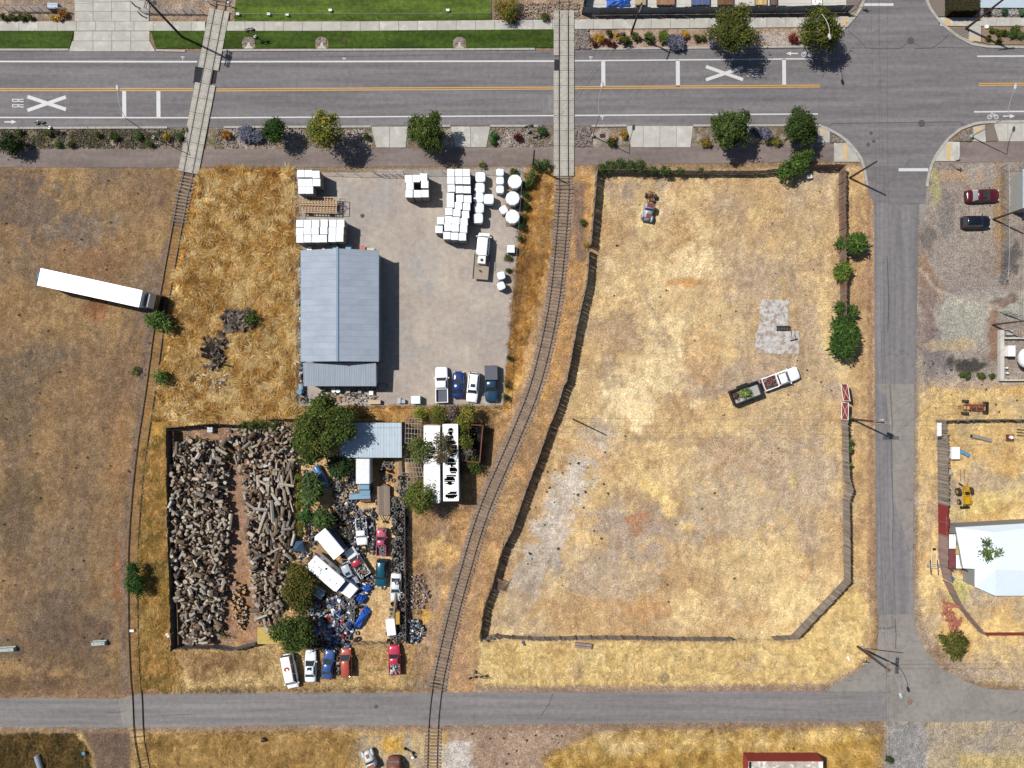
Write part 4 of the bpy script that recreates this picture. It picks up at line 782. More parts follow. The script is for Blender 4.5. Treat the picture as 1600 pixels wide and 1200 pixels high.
# ---------------------------------------------------------------- buildings
ROOFB = mat("roof_steel", C(184, 194, 209), .75, .09, .35, spec=.15, rnd=.03); WALLG = mat("wall_grey", C(176, 176, 172), .8, .06, 2); TRIM = mat("roof_trim", C(128, 160, 184), .5, .05, 2)
def gable(name, label, px0, px1, py0, py1, ze, zr, roofm, wallm, cat="building", sheet_w=.92, axis='y', ribs=3, over=.3):
    """footprint measured at eave height; ridge along axis"""
    a = W(px0, py1, ze); b = W(px1, py0, ze); cx, cy = (a.x + b.x) / 2, (a.y + b.y) / 2; sx, sy = b.x - a.x, b.y - a.y
    root = thing(name, label, cat, (cx, cy, 0)); o = over
    w = MB(); hx, hy = sx / 2 - o, sy / 2 - o
    w.box((0, -hy, ze / 2 - .02), (2 * hx, .12, ze)); w.box((0, hy, ze / 2 - .02), (2 * hx, .12, ze)); w.box((-hx, 0, ze / 2 - .02), (.12, 2 * hy - .13, ze)); w.box((hx, 0, ze / 2 - .02), (.12, 2 * hy - .13, ze)); w.build("wall", wallm, root)
    if axis == 'y':
        g = MB()
        for s in (-1, 1): g.add([(-hx, s * hy, ze), (hx, s * hy, ze), (0, s * hy, zr - .12)], [(0, 1, 2)])
        g.build("gable", wallm, root)
    L, run = (sy, sx / 2); n = int(round(L / sheet_w)); sw = L / n; rise = zr - ze; sl = math.hypot(run, rise)
    mb = MB(); mb.box((0, 0, 0), (sl, sw - .012, .03))
    for k in range(ribs): mb.box((0, -sw / 2 + sw * (k + .5) / ribs, .025), (sl, .05, .022))
    me = mb.mesh("roof_sheet", roofm)
    for s in (-1, 1):
        for k in range(n): inst("roof_sheet", me, root, (s * run / 2, -L / 2 + sw * (k + .5), (ze + zr) / 2), (0, s * math.atan2(rise, run), 0))
    MB().prism([(-.16, -L / 2 - .03), (.16, -L / 2 - .03), (.16, L / 2 + .03), (-.16, L / 2 + .03)], zr + .03, zr + .09).build("ridge_cap", TRIM, root)
    for s in (-1, 1): MB().box((s * (run + .04), 0, ze - .05), (.1, L, .14)).build("gutter", TRIM, root)
    return root, cx, cy, sx, sy
rb, bx, by, bsx, bsy = gable("metal_shed", "grey-blue gabled metal shed in the gravel yard", 470.5, 591, 391, 565, 3.8, 5.25, ROOFB, WALLG)
# lean-to annex
a0 = W(475, 603, 2.9); a1 = W(587, 567, 3.6); L = a1.x - a0.x; D = a1.y - a0.y; n = 14; sw = L / n; mb = MB(); sl = math.hypot(D, .7)
mb.box((0, 0, 0), (sw - .012, sl, .03))
for k in range(3): mb.box((-sw / 2 + sw * (k + .5) / 3, 0, .03), (.05, sl, .035))
me_ = mb.mesh("roof_sheet", ROOFB)
ann = thing("lean_to", "lower ribbed lean-to roof attached below the grey-blue shed", "building", ((a0.x + a1.x) / 2, (a0.y + a1.y) / 2, 0))
for k in range(n): inst("roof_sheet", me_, ann, (-L / 2 + sw * (k + .5), 0, 3.2), (math.atan2(.22, D), 0, 0))
mb = MB(); mb.box((-L / 2 + .3, 0, 1.45), (.1, D - .5, 2.9)); mb.box((L / 2 - .3, 0, 1.45), (.1, D - .5, 2.9)); mb.build("wall", WALLG, ann)
for k in range(5): MB().box((-L / 2 + .3 + k * (L - .6) / 4, -D / 2 + .3, 1.4), (.14, .14, 2.8)).build("post", WOOD, ann)
# pale blue open shed in the junk yard
SHEDR = mat("shed_roof_pale", C(212, 228, 240), .6, .08, .5, rnd=.03)
a0 = W(531, 715, 3.0); a1 = W(627.3, 660.5, 3.3); L = a1.x - a0.x; D = a1.y - a0.y; n = 11; sw = L / n
sh = thing("open_shed", "open shed with a pale blue metal roof under the big tree", "shed", ((a0.x + a1.x) / 2, (a0.y + a1.y) / 2, 0)); sl = math.hypot(D, .35)
mb = MB(); mb.box((0, 0, 0), (sw - .012, sl, .03))
for k in range(2): mb.box((-sw / 2 + sw * (k + .5) / 2, 0, .03), (.04, sl, .03))
me_ = mb.mesh("roof_sheet", SHEDR)
for k in range(n): inst("roof_sheet", me_, sh, (-L / 2 + sw * (k + .5), 0, 3.15), (math.atan2(.3, D), 0, 0))
for x in (-L / 2 + .2, 0, L / 2 - .2):
    for y in (-D / 2 + .2, D / 2 - .2): MB().box((x, y, 1.5), (.16, .16, 3.0)).build("post", DARKW, sh)
MB().box((0, D / 2 - .1, 1.5), (L - .5, .06, 2.7)).build("back_wall", SHEETD, sh); MB().box((L / 2 - .05, 0, 1.45), (.06, D - .5, 2.6)).build("side_wall", SHEETD, sh); MB().box((0, 0, 3.3), (L + .02, .14, .04)).build("roof_seam", SHEDR, sh, rot=(math.atan2(.3, D), 0, 0), loc=(0, D * .2, -.02))
# white-roofed house, right edge
WR = mat("roof_white", C(226, 238, 246), .6, .03, 1.5, bump=.0); WR2 = mat("roof_white_sheet", C(240, 240, 238), .55, .04, 1.5, rnd=.02, col2=C(214, 200, 180), thr=.72)
hs = thing("white_house", "large house with a white hipped roof at the edge of the east property", "house", W(1580, 880))
o0 = W(1580, 880)
def hp(x, y, z): v = W(x, y, z); return (v.x - o0.x, v.y - o0.y, z)
mb = MB()
e = 3.2; r = 4.6
P = [hp(1493, 824, e), hp(1720, 811, e), hp(1720, 931, e), hp(1555, 931, e), hp(1523, 917, e), hp(1523, 888, e), hp(1505, 888, e)]
Rg = [hp(1550, 832, r), hp(1720, 828, r), hp(1720, 895, r), hp(1556, 890, r)]
mb.add(P + Rg, [(1, 0, 7, 8), (0, 6, 7), (6, 5, 10, 7), (5, 4, 10), (4, 3, 10), (3, 2, 9, 10), (7, 10, 9, 8)]); mb.build("roof", WR, hs)
mb = MB(); q = [(x * .985 - (.0), y * .97) for x, y, z in P]; mb.prism([(p[0] + .15, p[1]) for p in P], 0.0, 3.16); mb.build("wall", WALLG, hs)
n = 12
for k in range(n):
    y0 = 832 + 56 * k / n; y1 = 832 + 56 * (k + 1) / n - .5; MB().add([hp(1505, y0, 3.24), hp(1534, y0, 3.75), hp(1534, y1, 3.75), hp(1505, y1, 3.24), hp(1505, y0, 3.3), hp(1534, y0, 3.85), hp(1534, y1, 3.85), hp(1505, y1, 3.3)], [(3, 2, 1, 0), (4, 5, 6, 7), (0, 1, 5, 4), (1, 2, 6, 5), (2, 3, 7, 6), (3, 0, 4, 7)]).build("roof_sheet", WR2, hs)
# porch with frame
pc = W(1493, 862); po = thing("porch", "small framed porch with white, yellow and dark red panels beside the white roof", "porch", pc)
for (x0, y0, x1, y1, z, m) in ((1482, 835, 1493, 857, 2.4, WR2), (1494, 835, 1503, 853, 2.2, WR2), (1493, 853, 1504, 866, 2.5, mat("yellow_sheet", C(214, 190, 110), .7)), (1482.5, 858, 1493, 888, 2.5, mat("maroon_sheet", C(140, 74, 76), .7)), (1494, 867, 1503.5, 888, 2.3, WR2)):
    a = W(x0, y1, z); b = W(x1, y0, z); MB().box(((a.x + b.x) / 2 - pc.x, (a.y + b.y) / 2 - pc.y, z), (b.x - a.x, b.y - a.y, .05)).build("panel", m, po)
for a, b in (((1482, 834), (1504, 834)), ((1504, 834), (1504, 889)), ((1504, 889), (1482, 889)), ((1482, 889), (1482, 834))): MB().beam(W(*a, 2.6) - pc, W(*b, 2.6) - pc, .1, .1).build("frame_beam", DARKW, po)
for p in ((1482, 834), (1504, 834), (1504, 889), (1482, 889), (1504, 860)): v = W(*p, 1.3); MB().box((v.x - pc.x, v.y - pc.y, 1.3), (.1, .1, 2.6)).build("post", DARKW, po)
# pale blue house top right and the one at the right edge
for nm, lab, x0, x1, y0, y1, z in (("pale_slab", "pale blue raised slab behind the clipped hedge in the top corner", 1518, 1760, -70, 12.5, .35), ("blue_house", "pale blue roofed house reached by grey steps at the picture's edge", 1598, 1760, 264, 328, 3.0)):
    a = W(x0, y1, z); b = W(x1, y0, z); o = thing(nm, lab, "house" if z > 1 else "slab", ((a.x + b.x) / 2, (a.y + b.y) / 2, 0)); sx, sy = b.x - a.x, b.y - a.y
    MB().box((0, 0, z / 2 - .1), (sx - .5, sy - .5, z - .1)).build("wall", WALLG, o)
    m = mat("roof_pale_blue", C(206, 222, 232), .6, .05, 1, rnd=.03)
    k = int(sy / 1.2); mb = MB().box((0, 0, 0), (sx, sy / k - .02, .12)); me_ = mb.mesh("roof_sheet", m)
    for i in range(k): inst("roof_sheet", me_, o, (0, -sy / 2 + sy / k * (i + .5), z))
st = thing("entrance_steps", "grey wooden steps with a handrail beside the pale blue house", "steps", W(1590, 294))
for k in range(5): MB().box((-.9 + k * .28, -.3, .15 + k * .16), (.28, 1.5, .05)).build("tread", mat("deck_grey", C(176, 178, 174), .8, .1, 4, rnd=.1), st)
for k in range(6): MB().box((0, 0, 0), (.85, .14, .05)).build("deck_board", mat("deck_grey", C(176, 178, 174)), st, loc=(-.5 + k * .03, 1.5 - k * .16, .8), rot=(0, 0, -.5))
MB().beam((-1.0, -1.1, 1.0), (.6, -1.1, 1.7), .06, .06).build("handrail", BLK, st)
# store yard at the very top: slab and contents
CONCW = mat("concrete_pale", C(226, 222, 212), .9, .08, 1)
setp(MB().prism(px2w([(916, -60), (1322, -60), (1322, 17), (916, 19)]), -.2, .03).build("yard_slab", CONCW), kind="structure")
TARP = mat("tarp_blue", C(54, 116, 224), .45, .25, 1.2, bump=.8); BROWN = mat("board_tan", C(190, 160, 130), .85, .2, 3, rnd=.25)
def tarp(label, x, y, sx, sy, z, rz=0, m=TARP, name="tarpaulin"):
    mb = MB(); n = 12; P = []; rs = random.Random(int(x * 7 + y))
    for j in range(n + 1):
        for i in range(n + 1):
            u, v = i / n - .5, j / n - .5; e = max(abs(u), abs(v)) * 2; P.append((u * sx * (1 + .12 * rs.uniform(-1, 1) * (e > .9)), v * sy * (1 + .15 * rs.uniform(-1, 1) * (e > .9)), max(.04, z * (1 - e ** 3) * (.75 + .5 * rs.random()) + .04)))
    mb.add(P, [(j * (n + 1) + i, j * (n + 1) + i + 1, (j + 1) * (n + 1) + i + 1, (j + 1) * (n + 1) + i) for j in range(n) for i in range(n)])
    o = mb.build(name, m, None, loc=W(x, y), rot=(0, 0, rz)); setp(o, label, "tarp"); return o
tarp("crumpled bright blue tarpaulin over boards behind the corrugated fence", 966, 3, 3.8, 1.8, .7)
def pallet_stack(label, x, y, sx, sy, n, m=BROWN, rz=0, name="board_stack", cat="board stack", group="stacks of boards"):
    o = thing(name, label, cat, W(x, y), rz, group); k = max(2, int(sx / .2)); me_ = MB().box((0, 0, 0), (sx / k - .02, sy, .045)).mesh("board", m)
    for r_ in range(2):
        for i in range(k): inst("board", me_, o, (-sx / 2 + sx / k * (i + .5), random.uniform(-.05, .05), n * .12 - r_ * .12 + .05), (0, 0, random.uniform(-.02, .02)))
    MB().box((0, 0, n * .06 - .05), (sx * .94, sy * .94, n * .12 - .1)).build("core", DARKW, o); return o
for i, (x, w, c, lab) in enumerate(((1000, 1.6, (206, 186, 150), "tan board stack next to the blue tarpaulin behind the corrugated fence"), (1039, 2.8, (172, 130, 100), "brown board stack behind the corrugated fence near the tall pole"), (1093, 2.8, (100, 116, 160), "blue-grey board stack between the two brown ones"), (1132, 2.4, (130, 92, 66), "dark brown board stack behind the corrugated fence"), (1187, 1.7, (226, 196, 130), "yellow board stack near the end of the corrugated fence"), (1207, 1.0, (120, 100, 90), "small dark board stack by the olive street tree"))):
    pallet_stack(lab, x, 3, w, 1.6, 5, mat("boards_%d" % i, C(*c), .85, .15, 3, rnd=.2))
pallet_stack("white crate base standing on the pale slab", 1275, 3, 1.6, 1.4, 3, WHITEP)
# ---------------------------------------------------------------- containers, trailers
def corr_box(name, label, cat, c0, c1, z, m, roofm, openm=None, rz=0.0):
    a = W(c0[0], c1[1], z); b = W(c1[0], c0[1], z); sx, sy = b.x - a.x, b.y - a.y; o = thing(name, label, cat, ((a.x + b.x) / 2, (a.y + b.y) / 2, 0), rz)
    def wall(L, nm, loc, rot):
        n = int(L / .14); prof = [(-L / 2 + L * i / n, .025 * (1 if (i // 1) % 2 else -1)) for i in range(n + 1)]; mb = MB().loft([[(x, y, .1) for x, y in prof], [(x, y, z) for x, y in prof]], 0, False, False); mb.build(nm, m, o, loc=loc, rot=rot)
    wall(sx, "side_wall", (0, sy / 2, 0), (0, 0, 0)); wall(sx, "side_wall", (0, -sy / 2, 0), (0, 0, 0)); wall(sy, "end_wall", (-sx / 2, 0, 0), (0, 0, R(90))); wall(sy, "end_wall", (sx / 2, 0, 0), (0, 0, R(90)))
    for s in (-1, 1): MB().box((0, s * sy / 2, z), (sx + .1, .12, .1)).build("top_rail", m, o)
    MB().box((0, 0, z - .06), (sx - .05, sy - .05, .06)).build("roof", roofm, o); MB().box((0, 0, .1), (sx - .1, sy - .1, .1)).build("floor", DARKW, o)
    return o, sx, sy
dirty = mat("roof_dirty_white", C(206, 194, 176), .8, .25, .9, col2=C(236, 234, 230), thr=.52)
co, csx, csy = corr_box("shipping_container", "red corrugated container with a dirty white roof at the bottom edge", "container", (1169, 1189), (1286, 1216), 2.7, mat("container_red", C(176, 70, 66), .6, .12, 1.5), dirty)
MB().box((csx / 2 - .35, 0, 2.72), (.65, csy - .2, .03)).build("roof_plate", WHITEP, co); MB().box((-csx / 2 + .3, 0, 2.72), (.35, csy - .3, .03)).build("roof_plate", BLK, co)
# two ruined white trailers
TRW = mat("trailer_white", C(240, 240, 238), .5, .05, 1.2, col2=C(196, 180, 160), thr=.7); HOLE = mat("trailer_inside", C(36, 32, 32), .9)
def ruined(label, x0, x1, y0, y1, z, holes, lean=0.0):
    a = W(x0, y1, z); b = W(x1, y0, z); sx, sy = b.x - a.x, b.y - a.y; o = thing("ruined_trailer", label, "trailer", ((a.x + b.x) / 2, (a.y + b.y) / 2, 0), lean)
    for s, nm, d, loc in ((-1, "side_wall", (.06, sy - .13, z - .9), (-sx / 2 + .03, 0, z / 2 + .4)), (1, "side_wall", (.06, sy - .13, z - .9), (sx / 2 - .03, 0, z / 2 + .4)), (0, "end_wall", (sx, .06, z - .9), (0, sy / 2 - .03, z / 2 + .4)), (0, "end_wall", (sx, .06, z - .9), (0, -sy / 2 + .03, z / 2 + .4))): MB().box((0, 0, 0), d).build(nm, TRW, o, loc=loc)
    MB().box((0, 0, .95), (sx - .1, sy - .1, .1)).build("floor", HOLE, o)
    # skin as a fine grid with torn openings
    nx_, ny_ = 14, int(sy / .18); mb = MB(); rs = random.Random(int(x0))
    for j in range(ny_):
        for i in range(nx_):
            u = (i + .5) / nx_; v = (j + .5) / ny_; hit = False
            for (hu0, hu1, hv0, hv1) in holes:
                tt_ = abs((v - (hv0 + hv1) / 2) / ((hv1 - hv0) / 2)); hw2 = (hu1 - hu0) / 2 * max(0, 1 - tt_ ** 3) ** .5
                if tt_ < 1 and abs(u - (hu0 + hu1) / 2 - .06 * math.sin(v * 23)) < hw2: hit = True
            if not hit:
                X0, X1 = -sx / 2 + sx * i / nx_, -sx / 2 + sx * (i + 1) / nx_; Y1, Y0 = sy / 2 - sy * j / ny_, sy / 2 - sy * (j + 1) / ny_; mb.add([(X0, Y0, z), (X1, Y0, z), (X1, Y1, z), (X0, Y1, z)], [(0, 1, 2, 3)])
    mb.build("roof_skin", TRW, o)
    for k in range(17): y = -sy / 2 + sy * (k + .5) / 17; MB().box((0, y, z - .05), (sx - .1, .05, .05)).build("roof_bow", TRW, o)
    wm = MB().tube((0, -.12, 0), (0, .12, 0), .5, n=14).mesh("wheel", BLK)
    for s in (-1, 1):
        for y in (-sy / 2 + 1.2, -sy / 2 + 2.4): inst("wheel", wm, o, (s * (sx / 2 - .2), y, .5), (0, 0, R(90)))
    return o
ruined("white ruined trailer with a ragged hole at mid-roof, next to the pipe racks", 662, 687, 665, 786, 3.9, [(.05, .1, .1, .115), (.1, .2, .16, .18), (.25, .6, .2, .25), (.35, .7, .25, .37), (.2, .65, .38, .43)], .0)
ruined("white ruined trailer with a row of torn roof openings, casting a long shadow", 692, 716, 663, 783, 3.9, [(.32, .68, .05, .13), (.28, .75, .13, .2), (.3, .92, .2, .42), (.25, .88, .44, .54), (.36, .86, .55, .645), (.2, .86, .655, .69), (.12, .85, .69, .76), (.2, .8, .76, .79), (.4, .88, .875, .89), (.1, .88, .89, .965)], .01)
# pipe racks
PIPE = mat("pipe_grey", C(172, 164, 158), .6, .15, 3)
def rack(label, corners, z, nx_, ny_):
    o = thing("pipe_rack", label, "pipe rack", W(*corners[0]), 0, "steel pipe racks"); c = [W(x, y, z) - W(*corners[0]) for x, y in corners]
    for i in range(nx_ + 1): f = i / nx_; MB().tube(c[0].lerp(c[1], f), c[3].lerp(c[2], f), .045, n=5).build("bar", PIPE, o)
    for j in range(ny_ + 1): f = j / ny_; MB().tube(c[0].lerp(c[3], f), c[1].lerp(c[2], f), .05, n=5).build("crossbar", PIPE, o)
    for p in c: MB().tube((p.x, p.y, 0), p, .05, n=5).build("leg", PIPE, o)
rack("welded pipe rack beside the pale blue shed roof", [(634, 654), (658, 654), (657, 695), (633, 692)], 2.8, 5, 5)
rack("welded pipe rack below the small olive tree", [(633, 717), (655, 717), (661, 745), (637, 743)], 2.2, 5, 4)
rack("smaller pipe rack beside the pale shrub, lowest of the three", [(637, 746), (652, 746), (652, 764), (637, 764)], 2.0, 3, 3)
# rusty dump box
a = W(731, 664, 2.4); b = W(752, 722, 2.4); sx, sy = b.x - a.x, a.y - b.y; o = thing("dump_box", "rusty open dump box overgrown by shrubs beside the railway strip", "dump box", ((a.x + b.x) / 2, (a.y + b.y) / 2, 0), R(-5))
for d, l in (((.08, sy, 1.8), (-sx / 2, 0, 1.5)), ((.08, sy, 1.8), (sx / 2, 0, 1.5)), ((sx, .08, 1.8), (0, sy / 2, 1.5)), ((sx, .08, 1.8), (0, -sy / 2, 1.5))): MB().box((0, 0, 0), d).box((0, 0, .92), (d[0] + .08, d[1] + .08, .1)).build("side", RUST, o, loc=l)
MB().box((0, 0, .7), (sx - .1, sy - .1, .08)).build("floor", HOLE, o)
# tank compound, right edge
cp = thing("concrete_curb", "pale concrete retaining curb round the white tank", "concrete curb", W(1562, 555))
for a, b in (((1558.5, 516), (1564.5, 593)), ((1558.5, 593), (1660, 595)), ((1565, 527.5), (1660, 530))):
    p0, p1 = W(*a) - W(1562, 555), W(*b) - W(1562, 555); MB().box(((p0.x + p1.x) / 2, (p0.y + p1.y) / 2, .35), (abs(p1.x - p0.x), max(abs(p1.y - p0.y), .25), .7)).build("curb_wall", CONCW, cp)
MB().box((1.2, 3.5, .3), (1.0, .8, .6)).build("corner_block", CONC2, cp)
tk = thing("storage_tank", "white horizontal storage tank inside the concrete curb", "tank", W(1640, 560)); mb = MB()
rings = []
for x, r_ in ((-6.0, .1), (-5.95, .8), (-5.6, 1.35), (-5.0, 1.6), (6, 1.6)): rings.append([(x, r_ * math.cos(math.tau * i / 24), 2.1 + r_ * math.sin(math.tau * i / 24)) for i in range(24)])
mb.loft(rings); mb.build("shell", paint("tank_white", C(240, 246, 250)), tk, True)
for x in (-4, 0, 4): MB().box((x, 0, .5), (.3, 2.2, 1.0)).build("saddle", CONCW, tk)
setp(MB().box((0, 0, .7), (1.05, 1.6, 1.4)).box((0, 0, 1.43), (1.12, 1.66, .06)).build("pump_cabinet", WHITEP, None, loc=W(1571, 549)), "white rectangular cabinet in front of the tank", "cabinet")
for i, (x, y) in enumerate(((1570, 575), (1571, 583))): setp(MB().tube((0, 0, 0), (0, 0, .5), .14, n=8).blob((0, 0, .55), (.18, .18, .15)).build("valve", WHITEP, None, loc=W(x, y)), ["upper small white valve on the gravel by the tank", "lower small white valve on the gravel by the tank"][i], "valve")
# concrete slab remnant and steps in the lot
slabm = mat("slab_broken", C(220, 214, 208), .9, .25, 1.6, bump=.5, col2=C(182, 164, 150), thr=.53)
setp(MB().prism(px2w(ragged([(1190, 468), (1232, 469), (1232, 516), (1248, 518), (1248, 553), (1186, 551), (1180, 540), (1182, 520), (1190, 500), (1186, 485)], 1.6, 3, 7)), -.2, .05).build("foundation_slab", slabm), "broken pale concrete slab lying in the fenced lot", "concrete slab")
o = thing("grate", "black slotted grate lying on the broken slab", "grate", W(1223, 513)); 
for k in range(9): MB().box((-1.0 + k * .25, 0, .3), (.07, .55, .12)).build("bar", BLK, o)
for y in (-.3, .3): MB().box((0, y, .3), (2.2, .08, .16)).build("frame_bar", BLK, o)
o = thing("hand_rail", "thin handrail with a black foot lying on the slab", "handrail", W(1238, 522))
for k in (-.3, .25): MB().tube((k - .15, .9, .5), (k + .2, -.8, .08), .03, n=5).build("bar", WOOD, o)
MB().box((.25, -.9, .08), (1.2, .2, .14), .25).build("foot", BLK, o)
# ---------------------------------------------------------------- poles, lamps, wires
POLE = mat("pole_wood", C(92, 76, 66), .9, .25, 3, stretch=(1, 1, .2)); POLEL = mat("pole_pale", C(186, 186, 184), .5, .06, 3, metal=.2); INS = mat("insulator", C(210, 214, 214), .4)
def upole(label, x, y, h, r=.16, arms=0, arm_rz=0.0, trans=False, extra=None):
    o = thing("utility_pole", label, "utility pole", W(x, y), 0, "wooden utility poles"); MB().tube((0, 0, 0), (0, 0, h), r, r * .7, 10).build("pole", POLE, o)
    ca, sa = math.cos(arm_rz), math.sin(arm_rz)
    for k in range(arms):
        z = h - .3 - (k // 2) * .9; off = .1 * (1 if k % 2 else -1); c = Vector((-sa * off * 1.4, ca * off * 1.4, z))
        MB().beam(c + Vector((-ca * 1.25, -sa * 1.25, 0)), c + Vector((ca * 1.25, sa * 1.25, 0)), .11, .13).build("crossarm", WOOD, o)
        for s in (-1.1, -.5, .5, 1.1): MB().tube(c + Vector((ca * s, sa * s, .05)), c + Vector((ca * s, sa * s, .25)), .05, n=6).build("insulator", INS, o)
    if trans:
        mb = MB().tube((.5, .2, h - 1.7), (.5, .2, h - .7), .26, n=12).blob((.5, .2, h - .7), (.26, .26, .1), 0, 10, 4); mb.build("transformer", INS, o)
    return o
upole("tall dark utility pole by the skewed rail crossing, with crossarms and a transformer", 285, 58, 11.5, .2, 3, 1.35, True)
upole("utility pole beside the corrugated fence with a pale cap", 986, 53, 9.3, .17, 1, 1.2)
upole("dark leaning-looking utility pole at the far corner of the crossroads", 1509, 45, 10, .2, 1, .1)
upole("short dark pole where the gravel yard fence meets the railway", 832.5, 261, 8.3, .15)
upole("dark utility pole at the lot corner by the crossroads", 1327.5, 278, 8.6, .17)
upole("utility pole beside the red gates with twin crossarms and a pale transformer", 1331, 655, 9.6, .17, 2, 0.0, True)
upole("utility pole at the lower junction with stacked crossarms", 1339.5, 1010, 9.8, .17, 2, R(88))
upole("dark utility pole behind the dark blue parked car", 1552, 342.5, 7.2, .17)
upole("dark utility pole above the concrete tank curb", 1551, 507.5, 7, .16)
upole("lone dark pole between the plank fence and the pale sandy patch", 895.5, 655, 8.0, .14)
setp(MB().tube((0, 0, 0), (4.4, .5, 4.2), .07, n=5).build("guy_brace", WOOD, None, loc=W(1340, 1012)), "slanting brace pole beside the lower junction utility pole", "brace")
def lamp(label, x, y, h, dx, dy, L=4.2, base=True):
    o = thing("street_lamp", label, "street lamp", W(x, y), 0, "curved-arm street lamps"); MB().tube((0, 0, .3), (0, 0, h), .09, .055, 8).build("pole", POLEL, o)
    MB().tube((0, 0, 0), (0, 0, .55), .3, .24, 12).build("base", CONC, o); n = 8; pts = []
    for i in range(n + 1): f = i / n; s = f * L; pts.append(Vector((dx * s - dy * .5 * math.sin(f * math.pi) * .6, dy * s + dx * .5 * math.sin(f * math.pi) * .6, h + .5 * math.sin(f * math.pi / 2))))
    MB().path(pts, .045).build("arm", POLEL, o); e_ = pts[-1]; MB().blob((0, 0, 0), (.24, .5, .13), 0, 10, 5).build("lamp_head", INS, o, True, loc=e_, rot=(0, 0, math.atan2(dy, dx) - math.pi / 2)); return o
lamp("street lamp in the gravel verge west of the skewed rail crossing", 242, 216, 8.8, -.2, .98)
lamp("street lamp on a round concrete base beside the straight rail crossing", 926, 212.5, 8.8, .08, 1)
lamp("street lamp at the crossroads corner, arm over the far lane of the main road", 1516, 214, 8.8, .17, .98)
lamp("street lamp beside the russet round shrub, arm reaching down over the road", 1248, 65, 8.6, .25, -.97, 3.6)
lamp("thin street lamp hanging over the lower junction from the utility pole", 1346, 1012, 8.6, .35, -.94, 3.9)
def sign(label, x, y, h, rz, kind="bar"):
    o = thing("road_sign", label, "road sign", W(x, y), rz); MB().tube((0, 0, 0), (0, 0, h), .035, n=6).build("post", GALV, o)
    MB().box((0, 0, h - .2), (.75, .03, .22)).build("plate", WHITEP, o); MB().box((0, 0, h - .45), (.03, .75, .22)).build("plate", mat("sign_green", C(60, 130, 110), .5), o)
    if kind == "oct": MB().prism([(.36 * math.cos(R(22.5 + 45 * k)), .36 * math.sin(R(22.5 + 45 * k))) for k in range(8)], 0, .02).build("plate", mat("sign_red", C(190, 50, 50), .5), o, loc=(0, -.06, h - .9), rot=(R(90), 0, 0))
sign("street name sign on the verge beside the lower ramp of the crossroads", 1483, 257, 3.2, 0, "oct"); sign("street name sign near the top corner of the crossroads", 1338, 9, 3.0, .3, "oct")
sign("street name sign on the dry corner of the lower junction", 1340, 1028, 2.6, .1)
RRX = mat("signal_black", C(36, 36, 38), .5)
def signal(label, x, y, rz):
    o = thing("crossing_signal", label, "crossing signal", W(x, y), rz); MB().tube((0, 0, 0), (0, 0, 3.4), .07, n=8).build("mast", GALV, o)
    for a in (-45, 45): MB().box((0, -.08, 3.1), (1.3, .03, .22)).build("crossbuck", WHITEP, o, loc=(0, 0, 0)).rotation_euler = (0, 0, 0)
    for s in (-.45, .45): MB().tube((s, -.12, 2.4), (s, .05, 2.4), .3, n=12).build("light_hood", RRX, o)
    MB().box((0, 0, 2.4), (.9, .06, .08)).build("light_bar", RRX, o); MB().box((0, 0, .25), (.4, .4, .5)).build("base", GALV, o)
signal("rail crossing signal in the lawn beside the skewed crossing", 400, 59, .2); signal("rail crossing signal among yellow shrubs beside the straight crossing", 966, 66, .2)
signal("rail crossing signal in the verge just west of the straight crossing", 826, 206, .2); signal("low rail crossing signal in the dry grass above the lower road", 741, 1049, .2); signal("rail crossing signal in the verge beside the far west lane arrow", 80, 201, .2)
BOXM = mat("grate_brown", C(96, 60, 46), .8)
for i, (x, y, lab) in enumerate(((202, 216.5, "brown grate box in the verge near the west street lamp"), (538, 65.5, "brown grate box in the lawn strip"), (923, 62, "brown square box beside the rocks near the straight crossing"), (941, 212, "brown grate box in the gravel between lamp and shrubs"))): 
    o = setp(MB().box((0, 0, .12), (.75, .5, .1)).build("drain_box", BOXM, None, loc=W(x, y)), lab, "drain box")
    for k in range(4): MB().box((-.28 + k * .18, 0, .18), (.05, .44, .03)).build("bar", BLK, o)
WIREM = mat("cable_dark", C(90, 88, 88), .6)
def wire(label, pts, r=.013, sag=.5):
    mb = MB()
    for (a, b) in zip(pts, pts[1:]):
        a = Vector(a); b = Vector(b); n = 8; P = [a.lerp(b, i / n) - Vector((0, 0, sag * 4 * (i / n) * (1 - i / n))) for i in range(n + 1)]; mb.path(P, r, 3)
    o = mb.build("power_line", WIREM); setp(o, label, "power line", "overhead power lines")
def top(x, y, z): v = W(x, y); return (v.x, v.y, z)
wire("overhead wire along the side street, nearer the lot", [top(1315, -150, 9), top(1327.5, 278, 8.4), top(1331, 655, 8.5), top(1339.5, 1010, 9), top(1345, 1400, 9)]); wire("overhead wire along the side street, nearer the east side", [top(1330, -150, 9.3), top(1332, 278, 8.6), top(1334, 655, 9.4), top(1341, 1010, 9.4), top(1350, 1400, 9)])
wire("upper overhead wire crossing the lot toward the junk yard", [top(260, 655, 8), top(895.5, 650, 8), top(1331, 652, 9.4), top(1800, 650, 9)]); wire("lower overhead wire crossing the lot toward the junk yard", [top(260, 668, 7), top(895.5, 662, 7.4), top(1331, 660, 8.8), top(1800, 662, 9)])
wire("upper wire running out over the lower road", [top(1339.5, 1002, 9.6), top(1800, 1002, 9.6)]); wire("lower wire running out over the lower road", [top(1339.5, 1008, 9.6), top(1800, 1012, 9.6)])
wire("wire crossing the top of the crossroads", [top(986, 53, 9), top(1509, 45, 9.6), top(1800, 40, 9.6)], sag=.8); wire("wire slanting over the main road to the short dark pole", [top(986, 53, 9), top(832.5, 261, 8.2)], sag=.3)
wire("wire along the top of the picture over the lawn", [top(-100, 62, 10), top(285, 58, 11), top(986, 53, 9)], .02)
